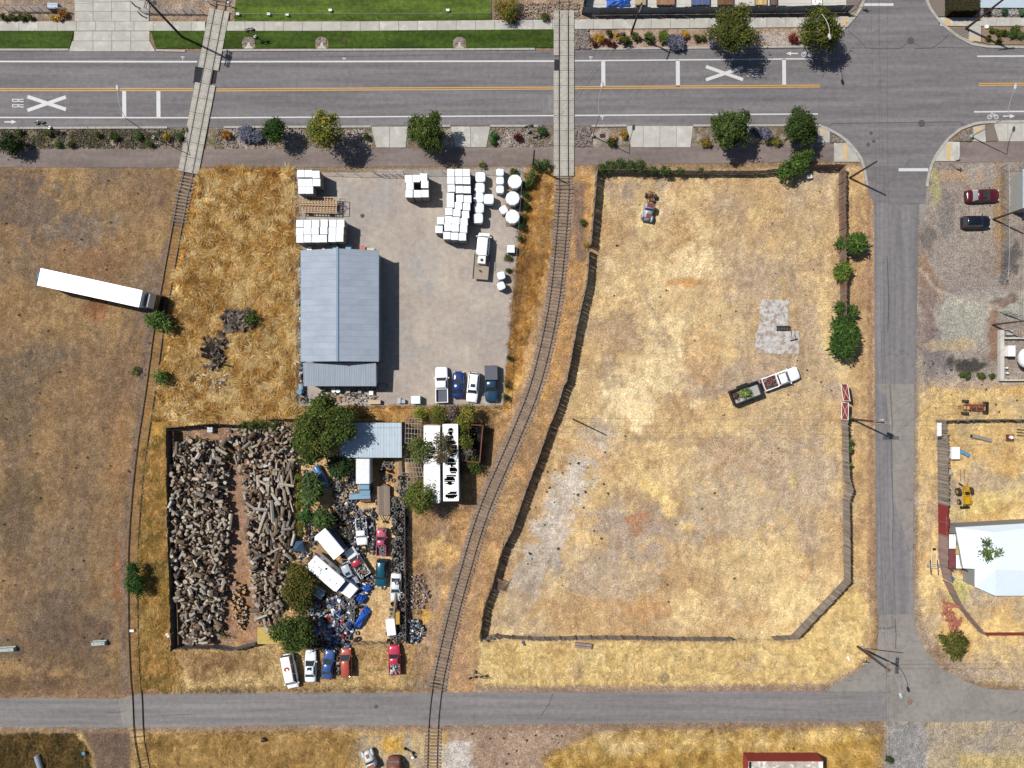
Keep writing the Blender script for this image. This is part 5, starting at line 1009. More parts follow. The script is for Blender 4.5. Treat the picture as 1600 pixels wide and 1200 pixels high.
wire("wire from the red gate pole to the east property", [top(1331, 655, 9.2), top(1551, 507.5, 6.8), top(1552, 342.5, 7)], .02, .3)
# ---------------------------------------------------------------- vehicles (local x = forward)
GLASS = mat("car_glass", (.02, .03, .035, 1), .08, .05, 1, spec=.8); TYRE = mat("tyre_rubber", C(58, 56, 56), .85, .25, 6, rnd=.25, bump=.3); RIM = mat("wheel_rim", C(170, 172, 176), .35, .05, 3, metal=.6)
LAMPW = mat("headlight", C(236, 236, 232), .15); LAMPR = mat("tail_light", C(180, 30, 30), .25); TRIMB = mat("trim_black", C(44, 44, 48), .5, .1)
def wheelset(o, xs, w, r=.34, tw=.24, z=None):
    tm = MB().tube((0, -tw / 2, 0), (0, tw / 2, 0), r, n=16).mesh("tyre", TYRE); rm = MB().tube((0, -tw / 2 - .01, 0), (0, tw / 2 + .01, 0), r * .58, n=12).mesh("rim", RIM)
    for x in xs:
        for s in (-1, 1): t_ = inst("wheel", tm, o, (x, s * (w / 2 - tw / 2 + .01), z or r)); inst("rim", rm, t_)
def car(name, label, cat, front, rear, wd, col, kind="sedan", z0=0.0, group=None, sunroof=False, rails=False, roofc=None, bed=None, noglass=False, dirt=None, L=None, parts=True):
    f = W(*front); r = W(*rear); c = (f + r) / 2; d = f - r; L = L or d.length; rz = math.atan2(d.y, d.x)
    o = thing(name, label, cat, (c.x, c.y, z0), rz, group); w = wd / 2
    P = paint("_".join(str(int(v)) for v in col), C(*col), dirt=dirt); PR = paint("_".join(str(int(v)) for v in roofc), C(*roofc)) if roofc else P
    tall = {"sedan": (0, 1.42), "hatch": (0, 1.5), "suv": (.12, 1.78), "van": (.15, 2.05), "pickup": (.18, 1.82), "minivan": (.05, 1.75)}[kind]; dz = tall[0]; top = tall[1]
    def ring(x, wf, h):
        ww = w * wf; return [(x, -ww * .92, .28), (x, -ww, .52), (x, -ww * .985, h - .16), (x, -ww * .88, h - .02), (x, -ww * .45, h + .02), (x, ww * .45, h + .02), (x, ww * .88, h - .02), (x, ww * .985, h - .16), (x, ww, .52), (x, ww * .92, .28)]
    h0 = .92 + dz
    if kind == "pickup": st = [(-.115, .99, h0 + .06), (.0, 1, h0 + .06), (.2, 1, h0 + .05), (.36, .98, h0), (.455, .93, h0 - .08), (.49, .84, h0 - .22), (.5, .76, .62)]
    else: st = [(-.5, .74, .66 + dz), (-.485, .86, h0 - .08), (-.44, .95, h0 + .02), (-.3, 1, h0 + .06), (0, 1, h0 + .04), (.2, 1, h0 + .0), (.34, .98, h0 - .06), (.44, .92, h0 - .15), (.485, .82, h0 - .26), (.5, .7, .6)]
    MB().loft([ring(x * L, wf, h) for x, wf, h in st]).build("body", P, o, True)
    if kind == "sedan": B = (-.34, .2); T = (-.2, .04)
    elif kind == "hatch": B = (-.47, .2); T = (-.36, .04)
    elif kind in ("suv", "minivan"): B = (-.48, .2 if kind == "suv" else .28); T = (-.42, .08 if kind == "suv" else .12)
    elif kind == "van": B = (-.49, .36); T = (-.475, .24)
    else: B = (-.1, .215); T = (-.07, .1)
    b0, b1 = B[0] * L, B[1] * L; t0, t1 = T[0] * L, T[1] * L; zb = h0 + .0; wb = w * .87; wt = w * .72; G = P if noglass else GLASS
    q = [(b0, -wb, zb), (b1, -wb * .97, zb), (b1, wb * .97, zb), (b0, wb, zb), (t0, -wt, top - .05), (t1, -wt, top - .05), (t1, wt, top - .05), (t0, wt, top - .05)]
    MB().add([q[1], q[2], q[6], q[5], (b1 * .5 + t1 * .5 - .05, 0, zb)], [(0, 1, 2, 3)]).build("windshield", GLASS, o)
    MB().add([q[0], q[3], q[7], q[4]], [(3, 2, 1, 0)]).build("rear_window", G, o)
    MB().add([q[0], q[1], q[5], q[4]], [(0, 1, 2, 3)]).build("side_window", G, o); MB().add([q[3], q[2], q[6], q[7]], [(3, 2, 1, 0)]).build("side_window", G, o)
    # roof: softly crowned
    rr = []
    for x, s, zz in ((t0 - .05, .93, top - .07), (t0 + .08, 1, top - .01), ((t0 + t1) / 2, 1.01, top + .03), (t1 - .08, 1, top - .01), (t1 + .06, .93, top - .08)): rr.append([(x, -wt * s, zz - .05), (x, -wt * s * .9, zz + .01), (x, 0, zz + .03), (x, wt * s * .9, zz + .01), (x, wt * s, zz - .05)])
    MB().loft(rr, 0, True, True).build("roof", PR, o, True)
    mb = MB()
    for a, b in ((0, 4), (1, 5), (2, 6), (3, 7)): mb.beam(q[a], q[b], .07, .07)
    for s in (-1, 1):
        for fx in ((.5,) if kind in ("sedan", "pickup", "hatch") else (.33, .68)): xm = b0 + (b1 - b0) * fx; mb.beam((xm, s * wb, zb), (t0 + (t1 - t0) * fx, s * wt, top - .05), .07, .05)
    mb.build("pillars", P, o)
    if parts:
        for s in (-1, 1):
            MB().box((b1 - .12, s * (w + .1), zb + .08), (.14, .2, .14)).build("mirror", P if kind != "suv" else TRIMB, o)
            MB().box((L * .468, s * w * .68, h0 - .3), (.16, .3, .13), s * -.35).build("headlight", LAMPW, o); MB().box((-L * .492, s * w * .72, .85 + dz * .5), (.07, .26, .16)).build("tail_light", LAMPR, o)
            MB().beam((b1 + .05, s * .05, zb + .03), (b1 + .03, s * .55, zb + .05), .03, .02).build("wiper", TRIMB, o)
        MB().box((L * .49, 0, .5), (.12, wd * .8, .2)).build("front_bumper", TRIMB if kind in ("suv", "pickup") else P, o); MB().box((-L * .497, 0, .5), (.12, wd * .82, .2)).build("rear_bumper", TRIMB, o)
        if sunroof: MB().box(((t0 * .28 + t1 * .72), 0, top + .035), (.5, wt * 1.1, .03)).build("sunroof", GLASS, o)
        if rails:
            for s in (-1, 1): MB().tube((t0 + .2, s * wt * .92, top + .08), (t1 - .2, s * wt * .92, top + .08), .03, n=5).build("roof_rail", RIM if rails == 1 else TRIMB, o)
    if kind == "pickup":
        x0, x1 = -L * .495, -L * .115; zf = .78; zt = h0 + .1
        MB().box(((x0 + x1) / 2, 0, zf - .12), (x1 - x0, wd * .96, .24)).build("bed_floor", mat("bed_liner", C(104, 110, 120), .8, .15, 4) if bed != "white" else P, o)
        for s in (-1, 1): MB().loft([[(x, s * (w - .14), zf), (x, s * (w - .14), zt - .02), (x, s * (w - .05), zt), (x, s * w, zt - .1), (x, s * w, .5), (x, s * w * .93, .32), (x, s * (w - .14), .6)][::s] for x in (x0, x1)]).build("bed_side", P, o)
        MB().box((x0 + .04, 0, zf + .16), (.08, wd * .86, .56)).build("tailgate", P, o); MB().box((x1 - .03, 0, zf + .16), (.06, wd * .86, .56)).build("bed_front", P, o)
        if bed == "cover": MB().prism([(x0 - .02, -w * .97), (x1 + .02, -w * .97), (x1 + .02, w * .97), (x0 - .02, w * .97)], zt + .01, zt + .42 if kind == "x" else zt + .3).build("bed_cover", mat("bed_cover", C(104, 108, 118), .7, .06, 2), o)
    wheelset(o, (L * .31, -L * .31), wd, .34 + dz * .4); o["_h0"] = h0; return o, L, c, rz
def load(o, label, x0, x1, w, z, n, cols, smin=.12, smax=.4, name="load", cat="load"):
    """a heap of odds and ends resting in a bed: one stuff object"""
    V = []; colr = []; rs = np.random.RandomState(int(abs(o.location.x * 31 + o.location.y * 17)) % 9999); m = o.matrix_basis
    fs = [(0, 3, 2, 1), (4, 5, 6, 7), (0, 1, 5, 4), (1, 2, 6, 5), (2, 3, 7, 6), (3, 0, 4, 7)]
    T = Matrix.Translation(o.location) @ Matrix.Rotation(o.rotation_euler.z, 4, 'Z')
    for k in range(n):
        c = Vector((rs.uniform(x0, x1), rs.uniform(-w / 2, w / 2), z + rs.uniform(0, .35))); d = Vector((rs.uniform(smin, smax), rs.uniform(smin * .4, smax * .7), rs.uniform(.04, .2))); e = T @ Matrix.Translation(c) @ Euler((rs.uniform(-.5, .5), rs.uniform(-.5, .5), rs.uniform(0, 6))).to_matrix().to_4x4()
        P = [e @ Vector((d.x / 2 * a, d.y / 2 * b, d.z / 2 * g)) for g in (-1, 1) for a, b in ((-1, -1), (1, -1), (1, 1), (-1, 1))]
        for f in fs: V += [tuple(P[i]) for i in f]
        cc = lin3(cols[rs.randint(len(cols))]) * rs.uniform(.7, 1.2); colr += [cc] * 6
    ob = inst(name, fastmesh(name, np.array(V), 4, np.array(colr), tintm)); setp(ob, label, cat, None, "stuff"); return ob
# the four parked in the gravel yard
car("pickup_truck", "white pickup with an empty grey bed, parked nearest the shed in the gravel yard", "pickup truck", (690.5, 573.5), (691.5, 629), 2.0, (240, 242, 244), "pickup")
car("parked_car", "dark blue sedan with a bright windshield between the white pickup and white wagon", "car", (717, 580.5), (716, 622), 1.8, (38, 62, 128), "sedan")
car("parked_car", "white wagon with roof rails and a dark sunroof in the gravel yard row", "car", (737, 628.5), (742, 582), 1.85, (242, 243, 244), "suv", sunroof=True, rails=1)
car("pickup_truck", "dark blue pickup with a grey bed cover at the railway end of the row", "pickup truck", (768.5, 628), (767.5, 571.5), 2.0, (38, 78, 108), "pickup", bed="cover", sunroof=True)
# flatbed truck in the yard
ft, L, c, rz = car("flatbed_truck", "white flatbed truck carrying a spray tank in front of the white bales", "truck", (757, 366.5), (754, 402), 2.0, (242, 243, 244), "van", L=3.7)
MB().box((-3.4, 0, .85), (3.9, 2.35, .12)).build("flat_bed", mat("deck_wood", C(186, 170, 150), .9, .15, 2, stretch=(1, 8, 1)), ft)
for s in (-1, 1): MB().box((-3.4, s * 1.2, .95), (3.9, .08, .16)).build("bed_rail", TRIMB, ft)
mb = MB(); mb.box((-2.35, 0, 1.35), (1.5, 1.35, .9), 0, 0, (.92, .85)); mb.build("spray_tank", WHITEP, ft); MB().tube((-2.5, 0, 1.8), (-2.5, 0, 1.92), .22, n=12).build("tank_lid", TRIMB, ft)
for s in (-1, 1): MB().path([(-1.6, s * .8, 1.0), (-1.7, s * .85, 1.9), (-3.2, s * .85, 1.9), (-3.3, s * .9, 1.0)], .035).build("tank_frame", TRIMB, ft)
MB().tube((-2.2, -1.0, 1.1), (-2.2, -.8, 1.1), .28, n=12).build("hose_reel", TRIMB, ft); MB().box((-4.1, .1, .95), (.5, .25, .1), .9).build("toolbox", TRIMB, ft); wheelset(ft, (-3.9,), 2.2, .4)
# white semi trailer with dark cab
a = (W(58, 437, 3.9) + W(64, 420, 3.9)) / 2 * 0; fr = (W(222, 454, 3.9) + W(217.5, 480, 3.9)) / 2; re = (W(64, 420, 3.9) + W(57.5, 444.5, 3.9)) / 2; d = fr - re; L = d.length; c = (fr + re) / 2
o = thing("semi_truck", "long white box trailer with a dark cab, alone on the brown field", "semi truck", (c.x, c.y, 0), math.atan2(d.y, d.x))
mb = MB().box((0, 0, 2.5), (L, 2.55, 2.8)); mb.build("trailer_box", mat("trailer_bright", C(252, 252, 250), .45, .02, .6), o)
for k in range(13): MB().box((-L / 2 + L * (k + .5) / 13, 0, 3.91), (.04, 2.5, .012)).build("roof_bow", mat("seam_grey", C(236, 236, 236), .5), o)
for s in (-1, 1): MB().box((0, s * 1.28, 3.86), (L, .05, .1)).build("top_rail", RIM, o)
MB().loft([[(x, y * f, zz) for y, zz in ((-1.2, 1.0), (-1.2, 3.5), (-.9, 3.8), (.9, 3.8), (1.2, 3.5), (1.2, 1.0))] for x, f in ((-L / 2, 1), (-L / 2 - .35, .92), (-L / 2 - .55, .7))]).build("nose_unit", mat("unit_grey", C(96, 104, 112), .5), o, True)
MB().box((0, 0, .95), (L - .4, 1.0, .25)).build("chassis", TRIMB, o)
cb = MB(); cb.loft([[(x, y * f, zz * g + .5) for y, zz in ((-1.2, .1), (-1.22, 1.3), (-1.05, 2.5), (1.05, 2.5), (1.22, 1.3), (1.2, .1))] for x, f, g in ((L / 2 + .3, .95, 1), (L / 2 + .8, 1, 1.0), (L / 2 + 1.7, 1, .96), (L / 2 + 1.85, .96, .7))]); cb.build("cab", paint("cab_black", C(34, 36, 44)), o)
MB().add([(L / 2 + 1.72, -.98, 2.75), (L / 2 + 1.72, .98, 2.75), (L / 2 + 1.9, 1.02, 1.9), (L / 2 + 1.9, -1.02, 1.9)], [(0, 1, 2, 3)]).build("windshield", GLASS, o); wheelset(o, (-L / 2 + 1.2, -L / 2 + 2.5, L / 2 - .4, L / 2 + 1.2), 2.5, .5, .3)
# white pickup and black trailer on the lot
pk, L, c, rz = car("pickup_truck", "white pickup with red and brown scrap in its bed, hitched to a black trailer", "pickup truck", (1245, 581.5), (1189, 602), 2.1, (242, 243, 244), "pickup")
load(pk, "red and brown scrap lying in the bed of the white pickup on the lot", -L * .47, -L * .14, 1.5, .85, 60, [(196, 90, 80), (120, 70, 56), (90, 80, 76), (210, 190, 180), (150, 80, 70)], cat="scrap load")
fr, re = W(1183, 606), W(1140, 622.5); d = fr - re; L = d.length; c = (fr + re) / 2
tr = thing("dump_trailer", "black box trailer full of green cuttings behind the white pickup", "trailer", (c.x, c.y, 0), math.atan2(d.y, d.x)); MB().box((0, 0, .7), (L, 2.1, .12)).build("floor", mat("trailer_floor", C(196, 196, 190), .8, .1), tr)
for s in (-1, 1): MB().box((0, s * 1.1, 1.15), (L, .18, .9)).build("side_wall", BLK, tr); MB().box((.0, s * 1.25, .75), (1.9, .3, .1)).build("fender", BLK, tr); MB().box((s * L / 2, 0, 1.1), (.16, 2.3, .85)).build("end_wall", BLK, tr)
MB().beam((L / 2, .5, .55), (L / 2 + 1.3, 0, .5), .1, .1).beam((L / 2, -.5, .55), (L / 2 + 1.3, 0, .5), .1, .1).build("tongue", BLK, tr); wheelset(tr, (-.45, .45), 2.75, .36)
# dark cars east side
car("parked_car", "dark red sedan parked nose-on to the fence east of the side street", "car", (1557, 306.5), (1504.5, 308.5), 2.0, (96, 18, 34), "sedan", sunroof=True)
car("parked_car", "black-blue sport wagon parked below the dark red sedan", "car", (1542.5, 348.5), (1498.5, 349), 1.95, (20, 30, 46), "suv", rails=2)
# row below the junk yard
vn, L, c, rz = car("van", "white van with a red emblem on its roof, in the row below the junk yard", "van", (461, 1072), (450.5, 1019), 1.95, (246, 246, 246), "van")
EMB = mat("emblem_red", C(200, 56, 60), .5)
mb = MB()
for k in range(7): a_ = math.tau * k / 7; mb.prism([(-.75 + .22 * math.cos(a_) + .17 * math.cos(math.tau * j / 8), .22 * math.sin(a_) * 1.4 + .17 * math.sin(math.tau * j / 8)) for j in range(8)], 2.09 + .002 * k, 2.1 + .002 * k)
mb.build("emblem", EMB, vn)
car("parked_car", "white car with a dark sunroof between the white van and blue car", "car", (487.5, 1014), (487, 1063), 1.8, (232, 238, 240), "sedan", sunroof=True)
car("parked_car", "faded mid-blue car parked below the junk yard fence", "car", (517.5, 1013), (512, 1058), 1.75, (66, 100, 166), "sedan")
car("parked_car", "orange-red wagon at the end of the row below the junk yard", "car", (542, 1010.5), (543.5, 1054), 1.75, (206, 96, 74), "minivan")
rp, L, c, rz = car("pickup_truck", "bright red pickup with white scrap in its bed, parked alone at the pipe gate", "pickup truck", (617, 1004.5), (618.5, 1050.5), 1.85, (220, 62, 90), "pickup")
load(rp, "white and grey scrap piled in the bed of the red pickup", -L * .47, -L * .14, 1.4, .9, 50, [(230, 230, 230), (180, 182, 186), (110, 100, 100), (210, 200, 196)], cat="scrap load")
# junk yard vehicles
pp, L, c, rz = car("pickup_truck", "small pink-red pickup with tyres in its bed among the tyre rows", "pickup truck", (597.5, 824), (597.5, 866), 1.6, (216, 96, 124), "pickup", dirt=C(190, 130, 130))
car("parked_car", "teal sport wagon parked below the pink pickup in the junk yard", "car", (596, 915), (598.5, 872), 1.75, (24, 96, 116), "suv", rails=2)
wp, L, c, rz = car("pickup_truck", "white pickup with a red roof and debris-filled bed, parked at a slant", "pickup truck", (546, 856), (574, 897), 1.9, (226, 226, 228), "pickup", roofc=(206, 60, 74))
load(wp, "mixed debris piled in the slanted white pickup", -L * .48, -L * .12, 1.6, .9, 110, [(210, 196, 180), (90, 96, 104), (40, 40, 44), (150, 120, 96), (220, 220, 224)], cat="debris load")
car("parked_car", "white and navy wagon with a sunroof beside the motorhome", "car", (556, 911), (540.5, 877), 1.8, (206, 214, 226), "suv", sunroof=True)
wv, L, c, rz = car("pickup_truck", "white pickup half buried in tyres at the middle of the junk yard", "pickup truck", (568, 850), (566, 808), 1.8, (240, 242, 242), "pickup")
load(wv, "black and blue scrap heaped over the half-buried white pickup bed", -L * .5, -L * .1, 1.9, .95, 90, [(40, 42, 46), (60, 70, 96), (200, 204, 208), (90, 92, 98)], cat="scrap load")
wc, L, c, rz = car("parked_car", "white stripped car with a tyre on its roof beside the railway-side tyre row", "car", (619, 937), (620.5, 893), 1.7, (226, 230, 232), "sedan", dirt=C(90, 94, 98), )
MB().box((0, 0, 0), (2.6, 1.5, 1.1), 0, 0, (.96, .9)).build("body", paint("van_chunk", C(236, 238, 240)), thing("scrap_car_body", "white scrap vehicle body beside the yellow box", "scrap car", W(612.5, 976), R(96)), loc=(0, 0, .7))
# motorhome
def boxy(name, label, cat, c0, c1, wd, z, m, zlow=.5, extras=None, r=.12):
    a, b = W(*c0, z), W(*c1, z); d = b - a; L = d.length; c = (a + b) / 2; o = thing(name, label, cat, (c.x, c.y, 0), math.atan2(d.y, d.x)); w = wd / 2; mb = MB(); rings = []
    for x in (-L / 2, L / 2): rings.append([(x, -w, zlow), (x, -w, z - r), (x, -w + r, z), (x, w - r, z), (x, w, z - r), (x, w, zlow)])
    mb.loft(rings); mb.build("body", m, o); return o, L
RVW = mat("rv_white", C(246, 247, 248), .4, .03, 1)
o, L = boxy("motorhome", "white motorhome with roof vents and a dark blue windshield in the junk yard", "motorhome", (485, 877), (530, 915), 2.4, 2.9, RVW)
MB().loft([[(x, -1.05 * f, .5), (x, -1.08 * f, h), (x, 1.08 * f, h), (x, 1.05 * f, .5)] for x, f, h in ((L / 2, 1, 2.4), (L / 2 + .8, .98, 1.8), (L / 2 + 2.5, .9, 1.5), (L / 2 + 2.7, .8, .8))]).build("hood", RVW, o)
MB().add([(L / 2 + .04, -1.0, 2.48), (L / 2 + .04, 1.0, 2.48), (L / 2 + .85, .98, 1.88), (L / 2 + .85, -.98, 1.88)], [(3, 2, 1, 0)]).build("windshield", mat("glass_blue", C(24, 44, 96), .1, spec=.8), o)
MB().box((L / 2 + .1, 0, 2.7), (.3, 2.1, .3)).build("overcab", RVW, o)
for x, y, s in ((-2.6, .3, .55), (-.9, -.4, .7), (.9, -.2, .7), (2.1, -.1, .5)): MB().box((0, 0, 2.96), (s, s * .8, .12)).box((0, 0, 3.05), (s * .8, s * .6, .06)).build("roof_vent", RVW, o, loc=(x, y, 0))
for x, y in ((-.3, .7), (-2.9, -.8)): MB().box((x, y, 2.95), (.3, .3, .1)).build("skylight", TRIMB, o)
MB().box((-1.2, -.1, 3.0), (.8, .6, .22)).build("air_conditioner", WHITEP, o)
for s in (-1, 1):
    for k in range(4): MB().box((-2.6 + k * 1.6, s * 1.21, 2.1), (.9, .03, .6)).build("window", GLASS, o)
wheelset(o, (-L * .3, L / 2 + .6), 2.3, .4)
BLUEP = mat("trailer_blue_side", C(70, 96, 140), .5, .1, 1)
o, L = boxy("box_trailer", "white flat-topped box trailer lying at a slant above the motorhome", "trailer", (499.5, 832), (529.5, 868), 2.15, 3.0, RVW, .6); MB().box((0, 1.09, 1.8), (L - .2, .03, 2.1)).build("side_panel", BLUEP, o)
for k in range(4): MB().box((-L / 2 + L * (k + .5) / 4, 0, 3.01), (.05, 1.9, .02)).build("seam", mat("seam_grey", C(220, 220, 220)), o)
wheelset(o, (-.5, .5), 2.1, .36)
o, L = boxy("box_truck", "old box truck with a white roof and pale blue cab below the open shed", "box truck", (567, 717), (567, 756), 2.15, 3.0, mat("box_roof_white", C(226, 228, 228), .5, .06, 1, col2=C(196, 186, 176), thr=.68), .7)
LB = paint("pale_blue_old", C(150, 190, 216)); MB().loft([[(x, -1.0 * f, .6), (x, -1.0 * f, h), (x, 1.0 * f, h), (x, 1.0 * f, .6)] for x, f, h in ((L / 2 + .05, .8, 2.2), (L / 2 + .95, .78, 2.15), (L / 2 + 1.2, .8, 1.5), (L / 2 + 2.0, .7, 1.35))]).build("cab", LB, o)
MB().add([(L / 2 + .96, -.75, 2.1), (L / 2 + .96, .75, 2.1), (L / 2 + 1.22, .76, 1.52), (L / 2 + 1.22, -.76, 1.52)], [(3, 2, 1, 0)]).build("windshield", GLASS, o); wheelset(o, (-L * .3, L / 2 + 1.2), 2.0, .42)
o = thing("blue_canopy", "pale blue truck canopy lying across the front of the old box truck", "truck canopy", W(564.5, 774), R(3)); MB().box((0, 0, .95), (3.4, 1.0, .5), 0, 0, (.95, .8)).build("shell", LB, o); MB().box((.8, -.75, .5), (1.6, .5, .6)).build("rusty_lip", RUST, o); MB().box((0, 0, .35), (3.2, .9, .7)).build("base", DARKW, o)
# blue cylinder tank
o = thing("old_tank", "long blue cylindrical tank lying aslant beside the bright green bushes", "tank", W(504, 744)); mb = MB(); d = (W(513, 760) - W(495, 728)); d.normalize()
rings = []; u = Vector((-d.y, d.x, 0))
for s, r_ in ((-1.95, .2), (-1.9, .5), (-1.7, .58), (1.2, .58), (1.7, .5), (1.95, .25)): rings.append([tuple(d * s + u * (r_ * math.cos(math.tau * i / 14)) + Vector((0, 0, .65 + r_ * math.sin(math.tau * i / 14)))) for i in range(14)])
mb.loft(rings); mb.build("shell", paint("tank_blue", C(86, 140, 196), dirt=C(30, 50, 90), thr=.6), o, True)
for s in (-1.1, 1.1): MB().box((d.x * s, d.y * s, .15), (.2, 1.0, .3), math.atan2(d.y, d.x)).build("saddle", WOOD, o)
# plank deck trailer
DECK = mat("deck_plank", C(158, 140, 124), .9, .2, 2, stretch=(5, 1, 1), rnd=.2, col2=C(190, 110, 100), thr=.68)
o = thing("flat_trailer", "flat trailer decked with long grey planks beside the tyre row", "trailer", W(600.5, 781), R(91))
for k in range(6): MB().box((0, 0, 0), (4.6 + random.uniform(-.2, .2), .31, .06)).build("plank", DECK, o, loc=(random.uniform(-.08, .08), -.85 + k * .33, .75))
MB().box((0, 0, .6), (4.4, 1.7, .16)).build("frame", BLK, o); MB().beam((-2.2, -.7, .5), (-3.5, 0, .45), .09, .09).beam((-2.2, .7, .5), (-3.5, 0, .45), .09, .09).build("tongue", BLK, o); wheelset(o, (-.4, .5), 2.35, .36); MB().box((-3.3, 0, .6), (.3, .3, .5)).build("jack", TRIMB, o)
# hay wagon in gravel yard
HAYW = mat("rack_timber", C(222, 186, 150), .85, .12, 3, rnd=.08); o = thing("slatted_wagon", "pale timber slatted wagon with a black drawbar between the white bale blocks", "wagon", W(500, 323), R(-1.5))
for k in range(13): MB().box((0, 0, 0), (.1, 2.45, .07)).build("crosspiece", HAYW, o, loc=(-2.8 + k * .47, 0, 1.05))
for y in (-1.2, -.05, .05, 1.2): MB().box((0, 0, 0), (5.9, .12, .09)).build("runner", HAYW, o, loc=(0, y, 1.12))
for y in (-.85, -.6, -.35, .35, .6, .85): MB().box((0, y, .96), (5.7, .18, .03)).build("floor_board", mat("floor_tan", C(214, 182, 150), .9, .2, 2, rnd=.15), o)
MB().box((0, 0, .6), (5.6, .9, .12)).build("frame", BLK, o); wheelset(o, (-1.6, 1.7), 2.5, .4)
for a_, b_ in (((3.0, -.9, .6), (3.9, 0, .55)), ((3.0, .9, .6), (3.9, 0, .55)), ((3.1, -1.2, .8), (4.1, -1.2, .8)), ((3.1, 1.1, .8), (4.1, 1.1, .8)), ((4.1, -1.2, .8), (4.1, 1.1, .8)), ((3.3, -1.2, .6), (3.3, 1.1, .6)), ((3.9, 0, .55), (4.4, 0, .5))): MB().beam(a_, b_, .07, .07).build("drawbar", BLK, o)
# old truck on lot
OLDB = paint("old_blue", C(176, 190, 206), rough=.5, dirt=C(150, 74, 50), thr=.56)
def oldtruck(label, x, y, rz, m, m2, chassis=True, s=1.0):
    o = thing("old_truck", label, "old truck", W(x, y), rz, None)
    def rg(x, w, h, zb=.5): return [(x, -w, zb), (x, -w, h * .7), (x, -w * .6, h), (x, w * .6, h), (x, w, h * .7), (x, w, zb)]
    MB().loft([rg(-.2, .8, 1.35), (rg(.3, .75, 1.35)), rg(1.0, .6, 1.25), rg(1.45, .42, 1.1)]).build("hood", m, o, True)
    for t in (-1, 1): MB().blob((1.0, t * .75, .75), (.62, .24, .3), 0, 10, 6).build("fender", m, o, True)
    MB().loft([rg(-1.1, .7, 1.75, .5), rg(-.95, .8, 1.85, .5), rg(-.4, .8, 1.85, .5), rg(-.22, .76, 1.75, .5)]).build("cab", m, o, True)
    MB().box((-.68, 0, 1.87), (.62, 1.0, .04)).build("roof_panel", m2, o); MB().add([(-.2, -.62, 1.75), (-.2, .62, 1.75), (.0, .66, 1.36), (.0, -.66, 1.36)], [(3, 2, 1, 0)]).build("windshield", GLASS, o); MB().box((.75, .0, 1.31), (.8, .5, .03)).build("hood_panel", m2, o); MB().box((1.5, 0, .6), (.1, 1.5, .15)).build("bumper", RIM, o)
    if chassis:
        for t in (-1, 1): MB().beam((-1.1, t * .4, .55), (-3.2, t * .4, .55), .1, .15).build("chassis_rail", RUST, o)
        for k in range(4): MB().beam((-1.3 - k * .6, -.45, .55), (-1.3 - k * .6, .45, .55), .1, .1).build("chassis_crossbar", RUST, o)
        MB().blob((-2.7, 0, .6), (.3, .3, .25), 0, 8, 5, .2).build("axle_case", RUST, o); MB().box((-1.9, .2, .75), (.5, .5, .3)).build("engine_part", RUST, o)
    wheelset(o, (1.0, -2.5) if chassis else (1.0,), 1.75, .38); return o
oldtruck("faded pale blue antique truck with rust patches and a bare chassis in the big lot", 1011.5, 332, R(-101), OLDB, mat("rust_panel", C(150, 70, 48), .8, .2))
oldtruck("faded white antique truck with a rusty roof at the bottom edge, below the lower road", 580, 1183, R(113), paint("old_white", C(220, 226, 230), rough=.5, dirt=C(150, 96, 70), thr=.62), mat("rust_light", C(176, 110, 84), .8, .2), True)
o = thing("rusty_van", "rusty rounded panel van nosing in at the bottom edge", "old van", W(618, 1199), R(92)); RV = mat("van_rust", C(138, 84, 66), .7, .3, 2, col2=C(176, 130, 110), thr=.6)
MB().loft([[(x, -1.1 * f, .3), (x, -1.15 * f, h * .7), (x, -.8 * f, h), (x, .8 * f, h), (x, 1.15 * f, h * .7), (x, 1.1 * f, .3)] for x, f, h in ((-2.2, .95, 2.1), (1.2, 1, 2.15), (1.5, 1, 1.3), (1.9, .85, 1.15), (2.1, .5, .9))]).build("body", RV, o, True); MB().box((1.5, 0, 1.36), (.5, 1.7, .05)).build("windshield_frame", RIM, o); wheelset(o, (1.1, -1.5), 2.2, .36)
o = thing("tipped_bike", "small dark scooter lying beside the rusty van", "scooter", W(640, 1172), R(-30)); MB().beam((-.7, 0, .3), (.7, .1, .35), .12, .12).build("frame", BLK, o)
for x in (-.7, .7): MB().tube((x, -.06, .3), (x, .06, .32), .28, n=12).build("wheel", TYRE, o)
MB().box((.9, -.5, .4), (.35, .4, .5)).build("box", WHITEP, o)
# rusty tractor frame and yellow tractor
ORG = mat("tractor_rust", C(176, 96, 66), .8, .25, 4, col2=C(96, 70, 58), thr=.52)
o = thing("rusty_truck_frame", "rusty stripped truck frame with two big tyres above the east fence", "truck frame", W(1518, 636), R(-2))
for s in (-1, 1): MB().beam((-1.6, s * .4, .6), (2.0, s * .45, .6), .12, .18).build("frame_rail", ORG, o)
for x in (-1.2, -.6, .1, .8, 1.5): MB().beam((x, -.6, .62), (x, .6, .62), .12, .12).build("crossbar", ORG, o)
MB().box((-.2, 0, .85), (.6, .5, .45)).blob((-.2, 0, 1.1), (.25, .2, .2), 0, 8, 4, .2).build("engine", RUST, o); MB().box((.8, .1, .8), (.7, .5, .3)).build("seat_box", ORG, o); MB().box((2.05, 0, .6), (.3, 1.8, .3)).build("rear_bar", BLK, o); MB().box((1.2, .45, .8), (.5, .2, .3)).build("battery_tray", ORG, o)
for s in (-1, 1): MB().tube((-1.3, s * .95 - .16, .5), (-1.3, s * .95 + .16, .5), .55 if s < 0 else .48, n=16).build("wheel", TYRE, o); MB().tube((1.9, s * .8 - .12, .4), (1.9, s * .8 + .12, .4), .35, n=14).build("wheel", TYRE, o)
for y in (-.15, 0, .15): MB().beam((-1.6, y, .7), (-2.5, y * 1.6, .5), .05, .05).build("lever", BLK, o)
